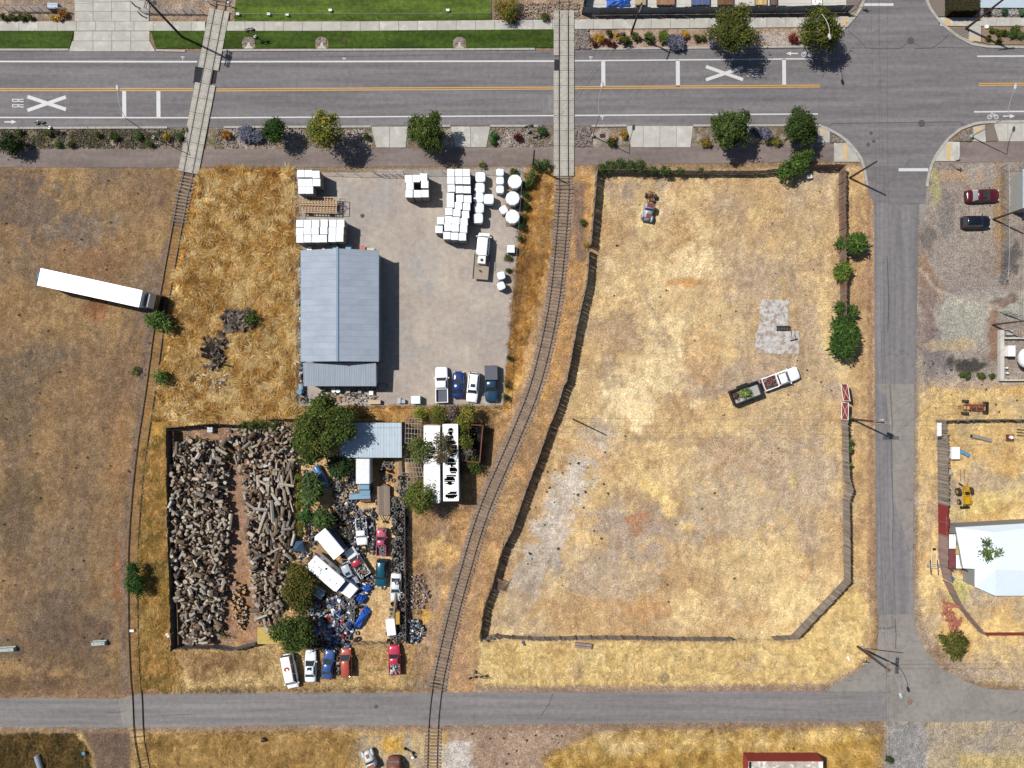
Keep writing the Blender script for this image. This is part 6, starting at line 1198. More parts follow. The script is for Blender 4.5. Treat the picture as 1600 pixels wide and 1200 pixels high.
YEL = mat("tractor_yellow", C(226, 176, 36), .45, .12, 3, col2=C(120, 92, 50), thr=.62)
o = thing("yellow_tractor", "yellow tractor loader with muddy arms parked in the east property", "tractor", W(1504, 772), R(-86))
MB().box((.8, 0, 1.0), (1.3, .95, .55), 0, 0, (.9, .8)).build("hood", YEL, o); MB().box((-.4, 0, .9), (1.1, .8, .4)).build("body", YEL, o); MB().box((-.3, 0, 1.2), (.5, .5, .25)).build("seat", TRIMB, o); MB().box((-1.1, 0, 1.0), (.5, .6, .7)).build("tower", YEL, o)
for s in (-1, 1):
    MB().tube((-.5, s * .95 - .2, .55), (-.5, s * .95 + .2, .55), .6, n=16).build("wheel", TYRE, o); MB().tube((-.5, s * .95 - .21, .55), (-.5, s * .95 + .21, .55), .32, n=12).build("rim", YEL, o); MB().tube((1.1, s * .85 - .12, .4), (1.1, s * .85 + .12, .4), .42, n=14).build("wheel", TYRE, o); MB().tube((1.1, s * .85 - .13, .4), (1.1, s * .85 + .13, .4), .24, n=12).build("rim", YEL, o)
    MB().path([(-.2, s * .55, 1.1), (1.2, s * .6, 1.2), (1.9, s * .45, .5)], .08).build("loader_arm", YEL, o); MB().beam((-1.3, s * .25, .8), (-2.0, s * .8, .3), .1, .1).build("rear_arm", YEL, o)
MB().box((2.0, 0, .35), (.35, 1.3, .4)).build("bucket", BLK, o); MB().beam((-1.4, -.3, .8), (-1.9, -1.0, .9), .14, .14).build("boom", BLK, o)
for y in (-.25, .35): MB().beam((-2.1, y, .12), (-3.9, y + .15, .1), .1, .08).build("fork", WOOD, o)
# ---------------------------------------------------------------- white covered stacks in the gravel yard
ys = np.arange(267, 633, 2.5); V = []; cs = []
for y in ys:
    f = (y - 267) / 366; xs = np.arange(465 + 3 * f, 821 - 35 * f, 2.5)
    for x in xs: V += [(*W(x, y + 2.5)[:2], -.004), (*W(x + 2.5, y + 2.5)[:2], -.004), (*W(x + 2.5, y)[:2], -.004), (*W(x, y)[:2], -.004)]
    cs.append(np.c_[xs + 1.25, np.full(len(xs), y + 1.25)])
cs = np.vstack(cs); setp(inst("gravel_yard", fastmesh("gravel_yard", np.array(V), 4, gcol(cs[:, 0], cs[:, 1]), ground_mat("yard_gravel2", amp=(.03, .09, .32), scales=(.3, 1.2, 13), bump=.6))), kind="structure")
COVER = mat("bale_cover", C(230, 236, 240), .55, .04, 2, rnd=.02, bump=.15); SIDE = mat("bale_side", C(176, 160, 148), .8, .15, 5, rnd=.12); PAL = mat("pallet_wood", C(170, 140, 110), .9, .2, 4)
def mk_pallet(sx, h, kind):
    p = MB()
    for k in range(5): p.box((-sx / 2 + sx / 5 * (k + .5), 0, .13), (sx / 5 - .05, sx, .03))
    for y in (-.4, 0, .4): p.box((0, y * sx, .06), (sx, .1, .11))
    body = MB(); lvl = 3
    if kind == "sq":
        for k in range(lvl):
            z0 = .15 + (h - .2) * k / lvl; z1 = .15 + (h - .2) * (k + 1) / lvl - .03; body.prism([(-sx / 2, -sx / 2), (sx / 2, -sx / 2), (sx / 2, sx / 2), (-sx / 2, sx / 2)], z0, z1)
        s = sx / 2 + .015; cov = MB(); N = 4; P = []
        for j in range(N + 1):
            for i in range(N + 1): u, v = i / N * 2 - 1, j / N * 2 - 1; P.append((u * s, v * s, h + .05 * (1 - max(abs(u), abs(v)) ** 2) + random.uniform(-.012, .012)))
        cov.add(P, [(j * 5 + i, j * 5 + i + 1, (j + 1) * 5 + i + 1, (j + 1) * 5 + i) for j in range(N) for i in range(N)])
        sk = [(-s, -s), (s, -s), (s, s), (-s, s)]; cov.loft([[(x, y, h - .32) for x, y in sk], [(x, y, h) for x, y in sk]], 0, False)
    else:
        n = 20 if kind == "oct" else 10; e = .42 if kind == "rsq" else 1
        def prof(r, z):
            o_ = []
            for i in range(20):
                a = math.tau * i / 20; ca, sa = math.cos(a), math.sin(a)
                if kind == "rsq": k_ = (abs(ca) ** 5 + abs(sa) ** 5) ** (-1 / 5)
                else: a2 = (a % (math.tau / 10)) - math.tau / 20; k_ = math.cos(math.tau / 20) / math.cos(a2)
                o_.append((r * k_ * ca, r * k_ * sa, z))
            return o_
        r = sx / 2; body.loft([prof(r * .98, .15), prof(r * 1.0, h * .5), prof(r * .97, h - .1)]); cov = MB().loft([prof(r * 1.01, h * .55), prof(r * 1.02, h - .15), prof(r * .95, h), prof(r * .5, h + .06), prof(.05, h + .08)])
    return p.mesh("pallet", PAL), body.mesh("load", SIDE if kind == "sq" else mat("wrap_side", C(196, 196, 200), .5, .08, 3)), cov.mesh("cover", COVER)
PM = {("sq", 2.9): mk_pallet(1.07, 2.9, "sq"), ("sq", 1.3): mk_pallet(1.1, 1.3, "sq"), ("rsq", 1.7): mk_pallet(1.55, 1.7, "rsq"), ("rsq", 1.6): mk_pallet(1.18, 1.6, "rsq"), ("oct", 2.0): mk_pallet(2.2, 2.0, "oct")}
def bale(label, x, y, key, rz=0.0, group="white covered bale stacks", name="covered_stack"):
    h = key[1]; p = W(x, y, h); o = thing(name, label, "covered stack", (p.x, p.y, 0), rz + random.uniform(-.03, .03), group)
    for nm, me in zip(("pallet", "load", "cover"), PM[key]): inst(nm, me, o)
    return o
def block(desc, rows, key, conv):
    for r_, row in enumerate(rows):
        for c_, (x, y) in enumerate(row): bale("white-topped stack %s in the %s row, block %s" % (ORD[c_], ORD[r_], desc), *conv(x, y), key, 0 if key[0] == "sq" else 0)
k8 = lambda x, y: (450 + x / 8, 255 + y / 8); k5 = lambda x, y: (620 + x / 5.4545, 255 + y / 5.4545)
block("above the timber wagon", [[(160, 130), (255, 130), (350, 140)], [(170, 240), (262, 240), (358, 240)], [(175, 335), (268, 335)]], ("sq", 2.9), k8)
block("between wagon and shed", [[(148, 755), (245, 755), (345, 755), (452, 750), (560, 752), (658, 752)], [(145, 855), (240, 847), (338, 848), (446, 843), (553, 847), (650, 842)], [(150, 948), (248, 944), (348, 944), (440, 942), (550, 938), (645, 935)]], ("sq", 2.9), k8)
block("near the rolling gate", [[(100, 133), (165, 130), (228, 118)], [(112, 195), (238, 180)], [(105, 260), (175, 260), (240, 258)]], ("sq", 2.9), k5)
block("in the middle of the yard", [[(460, 80), (527, 80), (592, 80)], [(461, 145), (530, 146), (595, 147)], [(464, 213), (533, 223), (598, 225)], [(457, 284), (537, 300), (604, 305)], [(457, 346), (525, 362), (594, 370)], [(444, 412), (512, 422), (585, 437)], [(443, 482), (505, 490), (573, 498)], [(436, 545), (498, 552), (568, 560)], [(427, 616), (493, 622), (559, 627)]], ("sq", 2.9), k5)
block("of two strays above the flatbed", [[(374, 490)], [(360, 563)]], ("sq", 2.9), k5)
for i, (x, y) in enumerate(((712, 117), (706, 210), (697, 293), (784, 305), (700, 380), (692, 468))): bale("large white rounded-corner bale, %s in the column beside the square stacks" % (["topmost", "second", "third", "outermost, the one sticking out", "fifth", "lowest"][i]), *k5(x, y), ("rsq", 1.7), name="wrapped_bale", group="large rounded bales")
for i, (x, y, rz) in enumerate(((880, 75, 0), (880, 147, 0), (880, 222, 0), (910, 395, .6), (890, 957, .25), (890, 1045, .4))): bale("small white rounded bale, " + ["topmost of three beside the round stacks", "middle of three beside the round stacks", "lowest of three beside the round stacks", "turned askew beside the lowest round stack", "upper of two near the flatbed truck", "lower of two near the flatbed truck"][i], *k5(x, y), ("rsq", 1.6), rz, name="wrapped_bale", group="small rounded bales")
bale("single low white square stack against the railway-side fence", *k5(973, 730), ("sq", 1.3))
for i, (x, y) in enumerate(((1008, 155), (988, 298), (987, 455))): bale("big ten-sided white covered stack, %s of three along the fence" % ["topmost", "middle", "lowest"][i], *k5(x, y), ("oct", 2.0), name="round_stack", group="round covered stacks")
# bits around the shed
for i, (x, y, sx, sy, h, c, lab) in enumerate(((651, 624.5, 1.35, 1.15, 1.3, (226, 236, 240), "white cube-shaped tank by the bottom fence of the gravel yard"), (586, 628, 1.9, .6, .7, (226, 200, 170), "long pale crate below the lean-to by the bottom fence"), (529, 623, 2.2, .9, .12, (190, 160, 130), "tan boards lying below the lean-to beside the tree"), (545, 611, .55, .5, .5, (200, 204, 204), "white-grey box below the lean-to's middle"), (563, 611, .5, .5, .5, (196, 204, 206), "pale box below the lean-to, nearer the parked cars"), (581, 614, .6, .6, .6, (230, 236, 238), "white box beside the hoses at the shed corner"), (580.5, 392, 1.1, .55, .8, (234, 226, 206), "cream box at the top corner of the shed"), (624.5, 626, .45, .8, .6, (206, 214, 218), "narrow grey box beside the cube tank"), (631, 627, .5, .55, .6, (196, 208, 216), "square grey box beside the cube tank"), (472, 604, .55, .9, .8, (180, 206, 222), "pale blue crate along the fence behind the lean-to"))):
    m = mat("crate_%d" % i, C(*c), .7, .08, 3); o = MB().box((0, 0, h / 2), (sx, sy, h)).box((0, 0, h + .02), (sx + .04, sy + .04, .05)).build("crate", m, None, loc=W(x, y)); setp(o, lab, "box", "crates around the shed")
for i, (x, y, c, r_) in enumerate(((470.5, 612, (110, 180, 214), .4), (523, 610, (236, 240, 244), .32), (530, 610.5, (240, 242, 244), .32), (569, 402, (60, 66, 60), .3), (527, 391, (130, 190, 206), .42), (547, 391, (120, 184, 204), .42), (568.5, 391, (200, 110, 90), .4), (486, 392.5, (238, 238, 236), .35), (507.5, 392.5, (226, 230, 232), .2))):
    lab = ["light blue barrel at the lower corner of the shed yard", "white round bucket under the lean-to edge, first of a pair", "white round bucket under the lean-to edge, second of a pair", "dark barrel at the top corner of the shed", "pale blue half-round tub at the shed top, nearer the ridge", "pale blue half-round tub at the shed top, nearer the crate", "orange-red bin beside the cream box", "white bag between the bales and the shed roof", "small white bucket between the bales and the shed"][i]
    mm = mat("barrel_%d" % i, C(*c), .45, .06, 3); o = MB().tube((0, 0, 0), (0, 0, .9 if i != 4 and i != 5 else 1.2), r_, n=16).tube((0, 0, .86), (0, 0, .93 if i not in (4, 5) else 1.24), r_ * 1.04, n=16).build("barrel", mm, None, loc=W(x, y + (0 if i in (0, 1, 2) else -2))); setp(o, lab, "barrel", "barrels and tubs near the shed")
GRN = mat("hose_green", C(90, 150, 80), .5); BRN = mat("hose_brown", C(120, 90, 76), .6)
for i, (x, y, r_, m) in enumerate(((507, 617, .7, GRN), (552, 619, .55, BRN), (560, 617, .4, BRN), (598, 605, .8, TRIMB), (574, 607, .5, TRIMB))):
    mb = MB(); p = [(r_ * (1 + .08 * math.sin(3 * t_)) * math.cos(t_), r_ * (.8 + .1 * math.cos(2 * t_)) * math.sin(t_), .06 + .01 * t_) for t_ in np.linspace(0, 10, 40)]; setp(mb.path(p, .04, 4).build("hose_coil", m, None, loc=W(x, y)), ["green hose coil by the tree at the shed's lower edge", "brown hose coil below the lean-to, larger one", "brown hose coil below the lean-to, smaller one", "black hose loop in the shed's shadow", "dark hose coil at the lean-to edge"][i], "hose", "hose coils")
setp(MB().box((0, 0, .06), (.55, .45, .1)).build("drain_grate", BLK, None, loc=W(566, 337), rot=(0, 0, .6)), "small dark drain grate alone in the gravel yard", "drain grate")
# a stuff scatter of small junk behind the shed
def scrap(name, label, poly, n, cols, smin=.1, smax=.45, zmax=.6, seed=1, thick=.15, long_=1.0, z0=0.0, dome=False):
    rs = np.random.RandomState(seed); P = np.array(poly, float); V = []; colr = []; k = 0
    fs = [(0, 3, 2, 1), (4, 5, 6, 7), (0, 1, 5, 4), (1, 2, 6, 5), (2, 3, 7, 6), (3, 0, 4, 7)]
    while k < n:
        x = rs.uniform(P[:, 0].min(), P[:, 0].max()); y = rs.uniform(P[:, 1].min(), P[:, 1].max())
        if not inside(poly, np.array([x]), np.array([y]))[0]: continue
        k += 1; w = W(x, y); zz = zmax * (min(1, float(sdf(poly, np.array([x]), np.array([y]))[0]) / 14) if dome else 1)
        T = Matrix.Translation((w.x, w.y, z0 + rs.uniform(.02, 1) ** .7 * zz)) @ Euler((rs.uniform(-.8, .8), rs.uniform(-.8, .8), rs.uniform(0, 6.3))).to_matrix().to_4x4()
        s = rs.uniform(smin, smax); d = (s * rs.uniform(.8, 1.6) * long_, s * rs.uniform(.3, 1), thick * rs.uniform(.2, 1.4)); tp = rs.uniform(.6, 1)
        Q = [T @ Vector((d[0] / 2 * a * (tp if g > 0 else 1), d[1] / 2 * b * (tp if g > 0 else 1), d[2] / 2 * g)) for g in (-1, 1) for a, b in ((-1, -1), (1, -1), (1, 1), (-1, 1))]
        for f in fs: V += [tuple(Q[i]) for i in f]
        colr += [lin3(cols[rs.randint(len(cols))]) * rs.uniform(.7, 1.15)] * 6
    o = inst(name, fastmesh(name, np.array(V), 4, np.array(colr), tintm)); setp(o, label, "scrap", None, "stuff"); return o
MIX = [(70, 116, 200), (140, 174, 220), (230, 232, 236), (200, 204, 212), (120, 130, 150), (150, 160, 180), (40, 42, 48), (150, 130, 112), (90, 80, 76), (200, 170, 140), (50, 54, 62), (180, 60, 60), (236, 238, 240)]
DARK = [(44, 46, 50), (60, 62, 68), (80, 76, 74), (120, 110, 104), (150, 146, 146), (34, 34, 38), (100, 86, 74)]
scrap("scrap_heap", "heap of blue, white and dark rubbish filling the lower corner of the junk yard", [(498, 935), (530, 930), (545, 945), (555, 975), (545, 996), (500, 996), (488, 975), (490, 950)], 1100, MIX, .2, .8, 1.3, 3, dome=True, long_=1.5)
scrap("scrap_heap", "dark scrap scattered between tyres along the slanted wagon", [(520, 800), (545, 795), (560, 850), (548, 870), (530, 830)], 260, DARK + [(196, 176, 150)], .15, .5, .6, 4)
scrap("scrap_heap", "dark scrap around the bushes and blue tank", [(515, 730), (560, 715), (555, 800), (520, 790)], 260, DARK + MIX[1:5], .12, .45, .5, 5); scrap("scrap_heap", "scrap heaped on and around the half-buried white pickup", [(550, 795), (585, 792), (588, 860), (575, 868), (548, 850)], 320, DARK + MIX[2:6], .12, .45, .7, 6)
scrap("scrap_heap", "loose rubble and boards outside the railway-side tyre row", [(636, 900), (660, 895), (672, 930), (655, 960), (636, 955)], 420, [(200, 180, 172), (226, 214, 208), (150, 130, 124), (110, 96, 92), (186, 160, 140)], .08, .32, .4, 7); scrap("scrap_heap", "dark mixed scrap outside the corner of the tyre row", [(636, 968), (655, 966), (664, 985), (655, 1003), (636, 1003)], 320, DARK + MIX[1:5] + [(190, 176, 166)], .12, .4, .6, 8)
scrap("scrap_heap", "dark bits along the shed's fence side", [(469, 398), (474, 398), (475, 604), (482, 630), (469, 630)], 260, MIX + DARK, .1, .4, .4, 9); scrap("scrap_heap", "clutter and hoses below the lean-to roof", [(500, 603), (588, 603), (592, 628), (500, 628)], 130, [(196, 180, 164), (150, 130, 116), (220, 216, 210), (90, 80, 76), (206, 176, 150)], .1, .45, .3, 10)
scrap("scrap_heap", "dark oily scrap underneath the railway-side tyre row", [(614, 775), (636, 775), (636, 1000), (606, 1000), (612, 940), (626, 935), (626, 895), (612, 892)], 620, DARK, .15, .6, .45, 21); scrap("scrap_heap", "dark scrap packed between motorhome, wagon and slanted pickup", [(530, 850), (560, 850), (585, 900), (575, 930), (548, 925), (552, 905), (535, 875)], 320, DARK + MIX[2:5], .15, .55, .5, 22); scrap("scrap_heap", "dark debris under the trees between logs and motorhome", [(466, 800), (500, 790), (520, 830), (490, 860), (500, 935), (495, 1002), (470, 1002), (466, 870)], 420, DARK + MIX[1:5] + [(150, 120, 96)], .1, .5, .6, 11); scrap("scrap_heap", "bricks and pale litter in the dry grass beside the old rails", [(300, 585), (360, 585), (352, 612), (300, 612)], 60, [(230, 226, 220), (120, 100, 88), (90, 84, 80)], .1, .5, .3, 12, long_=2)
scrap("scrap_heap", "grey brushwood heap with thin sticks in the tall dry grass", [(350, 490), (396, 484), (400, 508), (356, 516)], 260, [(120, 108, 100), (96, 84, 78), (150, 134, 122)], .2, .8, .6, 13, .05, 2); scrap("scrap_heap", "burnt sticks and scrap in the orange patch of the tall grass", [(322, 535), (352, 528), (350, 572), (330, 575)], 140, [(60, 54, 50), (90, 76, 66), (150, 140, 134)], .2, .9, .4, 14, .05, 2.4)
scrap("scrap_heap", "black scrap between the blue car and the orange wagon", [(521, 1016), (534, 1012), (536, 1050), (526, 1052)], 130, DARK + [(190, 170, 150)], .12, .5, .5, 15); scrap("scrap_heap", "row of dark scrap just below the junk yard fence", [(480, 1003), (545, 1000), (545, 1010), (480, 1012)], 180, DARK + MIX[:2], .12, .5, .5, 16)
scrap("scrap_heap", "scattered reddish boards beside the diagonal pink fence", [(1471, 940), (1480, 935), (1500, 985), (1482, 988)], 26, [(206, 130, 104), (190, 116, 96), (176, 110, 96)], .3, .6, .15, 17, .06, 4)
scrap("brick_pavers", "reddish paver rows lying in two slanting strips in the dry grass", [(1470, 935), (1478, 934), (1488, 965), (1494, 985), (1484, 985), (1476, 960)], 70, [(206, 142, 116), (214, 154, 128), (190, 128, 106)], .25, .4, .1, 18, .08, 1.6)
# blue tarps on the heap, yellow box, wood boom and others
tarp("bright blue tarpaulin at the edge of the rubbish heap, upper one beside the wagon", 575, 918, 1.5, 1.1, .8, .3); tarp("bright blue tarpaulin draped beside the tyre pile, middle one", 565, 934, 1.4, 1.5, 1.1, 1.0); tarp("long crumpled blue tarpaulin along the edge of the rubbish heap, largest", 566, 965, 3.6, 1.3, 1.0, R(58)); tarp("pale blue crumpled sheet on the rubbish heap", 545, 973, 1.5, 1.0, 1.1, .4, mat("tarp_pale", C(96, 150, 214), .5, .15, 2, bump=.6))
setp(MB().box((0, 0, 1.0), (.55, 1.9, .8)).box((0, 0, 1.44), (.6, 1.95, .08)).build("tool_box", mat("box_ochre", C(216, 166, 70), .6, .15, 2), None, loc=W(623.5, 961)), "long yellow box standing beside the old digger boom", "box")
o = thing("digger_boom", "grey old digger boom lying over the tyres beside the yellow box", "digger boom", W(620, 940)); MB().beam((0, 1.6, .9), (-.3, -2.0, 1.3), .28, .35).build("boom", WOOD, o); MB().beam((-.3, -2.0, 1.2), (.4, -2.9, .8), .18, .2).build("stick", RIM, o); MB().beam((.3, 1.2, 1.2), (.1, -1.3, 1.5), .1, .1).build("ram", BLK, o)
o = setp(MB().box((0, 0, 1.1), (4.3, 2.6, .1)).build("yellow_shelter", mat("panel_yellow", C(216, 186, 96), .6, .12, 1.5), None, loc=W(424, 993, 1.1), rot=(0, 0, 0)), "pale yellow sheet roof at the corner of the log yard under the dark tree", "sheet roof"); o.location.z = 0
MB().box((-1.9, 0, .5), (.1, 2.4, 1.05)).build("post", WOOD, o); MB().box((1.9, 0, .5), (.1, 2.4, 1.05)).build("post", WOOD, o)
o = setp(MB().box((0, 0, 1.0), (2.0, 1.4, .12)).box((0, 0, .5), (1.8, 1.2, 1.0)).build("tank_lid", mat("lid_pale", C(176, 200, 214), .4, .08), None, loc=W(497, 925, 1.0), rot=(0, 0, R(-32))), "pale blue framed lid beside the motorhome", "lid"); o.location.z = 0
for s in (-1, 1): MB().box((0, s * .66, 1.09), (2.0, .08, .06)).build("frame_bar", WHITEP, o)
o = thing("blue_tent", "dark blue peaked canopy at the log yard edge", "canopy", W(469, 852)); MB().add([(-.9, -.7, .9), (.9, -.8, .9), (.7, .8, .9), (-.6, .9, .9), (0, 0, 1.5)], [(0, 1, 4), (1, 2, 4), (2, 3, 4), (3, 0, 4)]).build("canopy", mat("canvas_blue", C(64, 96, 128), .8), o)
for x, y in ((-.8, -.6), (.8, -.7), (.6, .7), (-.5, .8)): MB().tube((x, y, 0), (x, y, .95), .04, n=5).build("leg", BLK, o)
setp(MB().box((0, 0, .4), (.8, .8, .8)).build("freezer", mat("freezer_white", C(214, 220, 222), .4), None, loc=W(331, 671)), "white-grey drum by the top wall of the log yard", "drum")
for i, (x0, y0, x1, y1, w_) in enumerate(((624, 700, 627, 752, .5), (622, 745, 628, 790, .4), (541, 765, 536, 785, .2), (495, 800, 490, 820, .5))): setp(MB().beam(W(x0, y0, .5) * 1.0 + Vector((0, 0, 0)), W(x1, y1, .5), w_, .12).build("board", WOOD, None), ["long pale board along the tyres below the pipe rack", "weathered board below the first long board", "thin pale pole lying on the tyres in front of the canopy", "short thick plank by the slanted box trailer"][i], "board", "loose boards")
# east property bits
setp(MB().box((0, 0, 1.0), (1.35, 1.9, .1)).box((0, 0, .5), (1.2, 1.7, .95)).build("white_tank_box", WHITEP, None, loc=W(1487, 707)), "white rectangular box against the plank fence of the east property", "box")
setp(MB().box((0, 0, .4), (1.5, .55, .25)).box((.1, 0, .6), (1.0, .4, .12)).build("blue_bench", mat("seat_blue", C(110, 170, 214), .5), None, loc=W(1505, 708), rot=(0, 0, -.5)), "light blue seat lying next to the white box", "seat")
setp(MB().box((0, 0, 2.95), (.65, 2.0, .15)).build("white_board", WHITEP, None, loc=(W(1467.5, 671, 2.95).x, W(1467.5, 671, 2.95).y, 0)), "long white board resting on top of the fence corner", "board")
o = thing("hollow_log", "long grey hollow log on the dry grass of the east property", "log", W(1531, 684.5), R(-13)); MB().tube((-1.55, 0, .3), (1.6, 0, .3), .28, .3, 10, 0, 1).build("trunk", [mat("log_grey", C(170, 164, 156), .9, .2, 3, stretch=(.3, 3, 3)), BLK], o)
o = thing("well_head", "brown square platform with a white round lid on the east property", "well cover", W(1577, 684)); MB().box((0, 0, .15), (1.1, 1.0, .3)).build("base", mat("well_brown", C(120, 66, 54), .8), o); MB().tube((0, .1, .3), (0, .1, .6), .28, n=14).build("lid", WHITEP, o)
setp(MB().blob((0, 0, .25), (.55, .4, .3), 0, 8, 5, .2).build("stone", mat("rock_pale", C(200, 196, 190), .9), None, loc=W(1482, 739)), "pale grey rock heap beside the plank fence, near the tractor", "rock")
for i in range(3): setp(MB().beam(W(1589, 671 + i * 4.5, .2), W(1625, 674 + i * 4.5, .2), .12, .12).build("iron_bar", DARKW, None), "dark iron bar lying in the dry grass, %s of three" % ["topmost", "middle", "lowest"][i], "iron bar", "iron bars in the grass")
setp(MB().tube((0, 0, 0), (0, 0, .9), .35, n=14).build("barrel", mat("barrel_teal", C(60, 150, 180), .45), None, loc=W(1482.5, 902)), "teal blue barrel beside the pinkish fence", "barrel")
o = thing("boat_trailer", "thin pale frame trailer with blue wheels in the dry verge by the pink fence", "trailer frame", W(1457, 884)); 
for s in (-1, 1): MB().beam((s * .55, -1.2, .45), (s * .3, 2.6, .45), .07, .07).build("frame_rail", WHITEP, o); MB().beam((s * .55 + .05, -1.3, .5), (s * .55 - .1, 1.0, .5), .1, .1).build("bunk", TRIMB, o); MB().tube((s * .85 - .08, 0, .25), (s * .85 + .08, 0, .25), .26, n=12).build("wheel", mat("blue_pale", C(150, 190, 206), .5), o)
for y in (-.3, .0, .3): MB().beam((-.5, y, .42), (.5, y, .42), .05, .05).build("crossbar", PIPE, o)
MB().box((0, 2.7, .45), (.35, .3, .25)).build("winch", BLK, o)
# loose things on lots
for i, (x, y, lx, c, lab) in enumerate(((157, 1003.5, 2.1, (196, 206, 200), "pale green-white concrete barrier lying on the brown field"), (8, 1013.5, 3.6, (196, 206, 200), "pale concrete barrier at the edge of the picture"), )): 
    o = MB().prism([(-lx / 2, -.38), (lx / 2, -.38), (lx / 2, .38), (-lx / 2, .38)], 0, .25).box((0, 0, .5), (lx - .05, .5, .5)).build("barrier", mat("barrier_pale", C(*c), .8, .12, 2), None, loc=W(x, y), rot=(0, 0, .06)); setp(o, lab, "barrier", "pale concrete barriers"); 
    for s in (-.3, .3): MB().box((s * lx, 0, .76), (.16, .08, .04)).build("slot", BLK, o)
o = setp(MB().tube((-.3, 2.2, .45), (1.2, -2.6, .5), .42, n=14).build("culvert_pipe", mat("pipe_silver", C(196, 202, 210), .3, .1, 2, metal=.3), None, loc=W(63, 1200)), "large silvery pipe at the bottom edge among green weeds", "pipe")
o = thing("timber_beams", "two weathered timber beams leaning on the fence above the lower road", "timber beams", W(911, 1008), R(-6))
for y in (-.22, .22): MB().box((0, 0, 0), (2.6, .36, .36)).build("beam", mat("beam_pink", C(176, 150, 138), .9, .2, 2), o, loc=(0, y, .3))
for x, y, lab in ((818, 1005, "small grey metal scrap bundle at the fence above the lower road"), (1325, 1028, "white-brown block lying on the dry lower corner"), (207, 985, "white paper scrap between the old rails"), (263, 992, "white sheet scrap beside the log yard wall"), (333, 313, "white scrap sheet in the tall dry grass"), (12, 897, "whitish scrap at the left field")):
    if x == 12: continue
    setp(MB().box((0, 0, .12), (.7, .35, .2)).box((.2, .1, .25), (.3, .25, .12), .4).build("scrap_piece", WHITEP if x != 818 else RIM, None, loc=W(x, y), rot=(0, 0, x % 3)), lab, "scrap piece")
setp(MB().box((0, 0, .3), (.7, .6, .5)).build("white_box", WHITEP, None, loc=W(1263.5, 277), rot=(0, 0, .2)), "small white box with dark marks below the bright green bush", "box")
setp(MB().blob((0, 0, .25), (.5, .4, .3), 0, 8, 5, .25).build("black_bag", BLK, None, loc=W(413, 1155)), "black bag on the dry grass below the lower road", "bag"); setp(MB().tube((0, 0, 0), (0, 0, .5), .28, n=12).build("bucket", mat("bucket_blue", C(110, 160, 190), .5), None, loc=W(133, 1175)), "light blue bucket at the edge of the green weeds", "bucket")
setp(MB().tube((0, 0, 0), (0, 0, .35), .3, n=12).build("round_post", WHITEP, None, loc=W(1540, 43)), "white round post cap at the edge of the corner planting bed", "cap")
# yard at top left: cattle-guard like bars
for i, (x, y, n, w_, lab) in enumerate(((60, 15, 8, 9.5, "long silver guard rail frame beside the planting strip"), (270, 18, 8, 9.5, "long grey barrier frame under the tall pole"))):
    o = thing("steel_barrier", lab, "steel barrier", W(x, y), -.01, "barrier frames in the top verge")
    for k in range(4): MB().tube((-w_ / 2, -.25, .3 + k * .3), (w_ / 2, -.25, .3 + k * .3), .035, n=5).build("bar", GALV, o)
    for k in range(n): MB().tube((-w_ / 2 + w_ * k / (n - 1), -.25, 0), (-w_ / 2 + w_ * k / (n - 1), -.25, 1.4), .05, n=5).build("upright", GALV, o)
o = setp(MB().box((0, 0, .5), (1.6, .9, 1.0)).build("steel_cabinet", mat("cabinet_blue", C(120, 140, 170), .4), None, loc=W(88, 14)), "blue-grey steel cabinet at the end of the guard rail frame", "cabinet")
for i, (x, y) in enumerate(((212, 10), (222, 25), (328, 6), (361, 10))): setp(MB().tube((0, 0, 0), (0, 0, 1.2), .1, n=8).tube((0, 0, 1.2), (0, 0, 1.28), .14, n=8).build("bollard", BLK if i < 2 else WHITEP, None, loc=W(x, y)), ["dark bollard at the top driveway edge, upper one", "dark bollard at the top driveway edge, lower one", "white bollard just before the skewed crossing", "white bollard just past the skewed crossing"][i], "bollard", "bollards at the top driveway")
# ---------------------------------------------------------------- logs, dropped one by one on a height map
LOGB = [mat("log_bark%d" % i, C(*c), .95, .3, 5, rnd=.35, hue=.4, bump=.5, stretch=(.4, 1, 1)) for i, c in enumerate(((152, 134, 116), (196, 184, 168), (116, 96, 79)))]
LOGE = [mat("log_end%d" % i, C(*c), .9, .15, 4, rnd=.2) for i, c in enumerate(((196, 176, 152), (222, 166, 100), (216, 206, 194)))]
logm = []
for k in range(12):
    mb = MB(); n = 9 if k % 3 else 7; rr = [random.uniform(.85, 1.1) for _ in range(n)]
    if k % 4 == 3 or k in (6, 10, 4): prof = [(0, -.8), (1.0, -.5), (.85, .4), (.1, .8), (-.6, .2)]; n = 5
    else: prof = [(rr[i] * math.cos(math.tau * i / n), rr[i] * math.sin(math.tau * i / n)) for i in range(n)]
    A = [(-.5, y, z) for y, z in prof]; M_ = [(random.uniform(-.05, .05), y * 1.04, z * 1.02) for y, z in prof]; B_ = [(.5, y * .94, z * .94) for y, z in prof]
    mb.loft([A, M_, B_], 0, False); mb.add(A, [tuple(range(n))[::-1]], 1); mb.add(B_, [tuple(range(n))], 1)
    logm.append(mb.mesh("log", [LOGB[k % 3], LOGE[(k // 2) % 3 if k % 5 else 0]]))
res = .1; HX0, HY0 = W(262, 1015)[:2]; hw_, hh_ = 210, 360; hm = np.zeros((hh_, hw_)); owner = -np.ones((hh_, hw_), int); rs = np.random.RandomState(5)
lp = [(278, 690), (300, 682), (355, 690), (362, 720), (358, 780), (366, 820), (360, 870), (356, 930), (346, 985), (332, 1003), (288, 1003), (283, 960), (276, 900), (268, 850), (266, 780), (272, 720)]
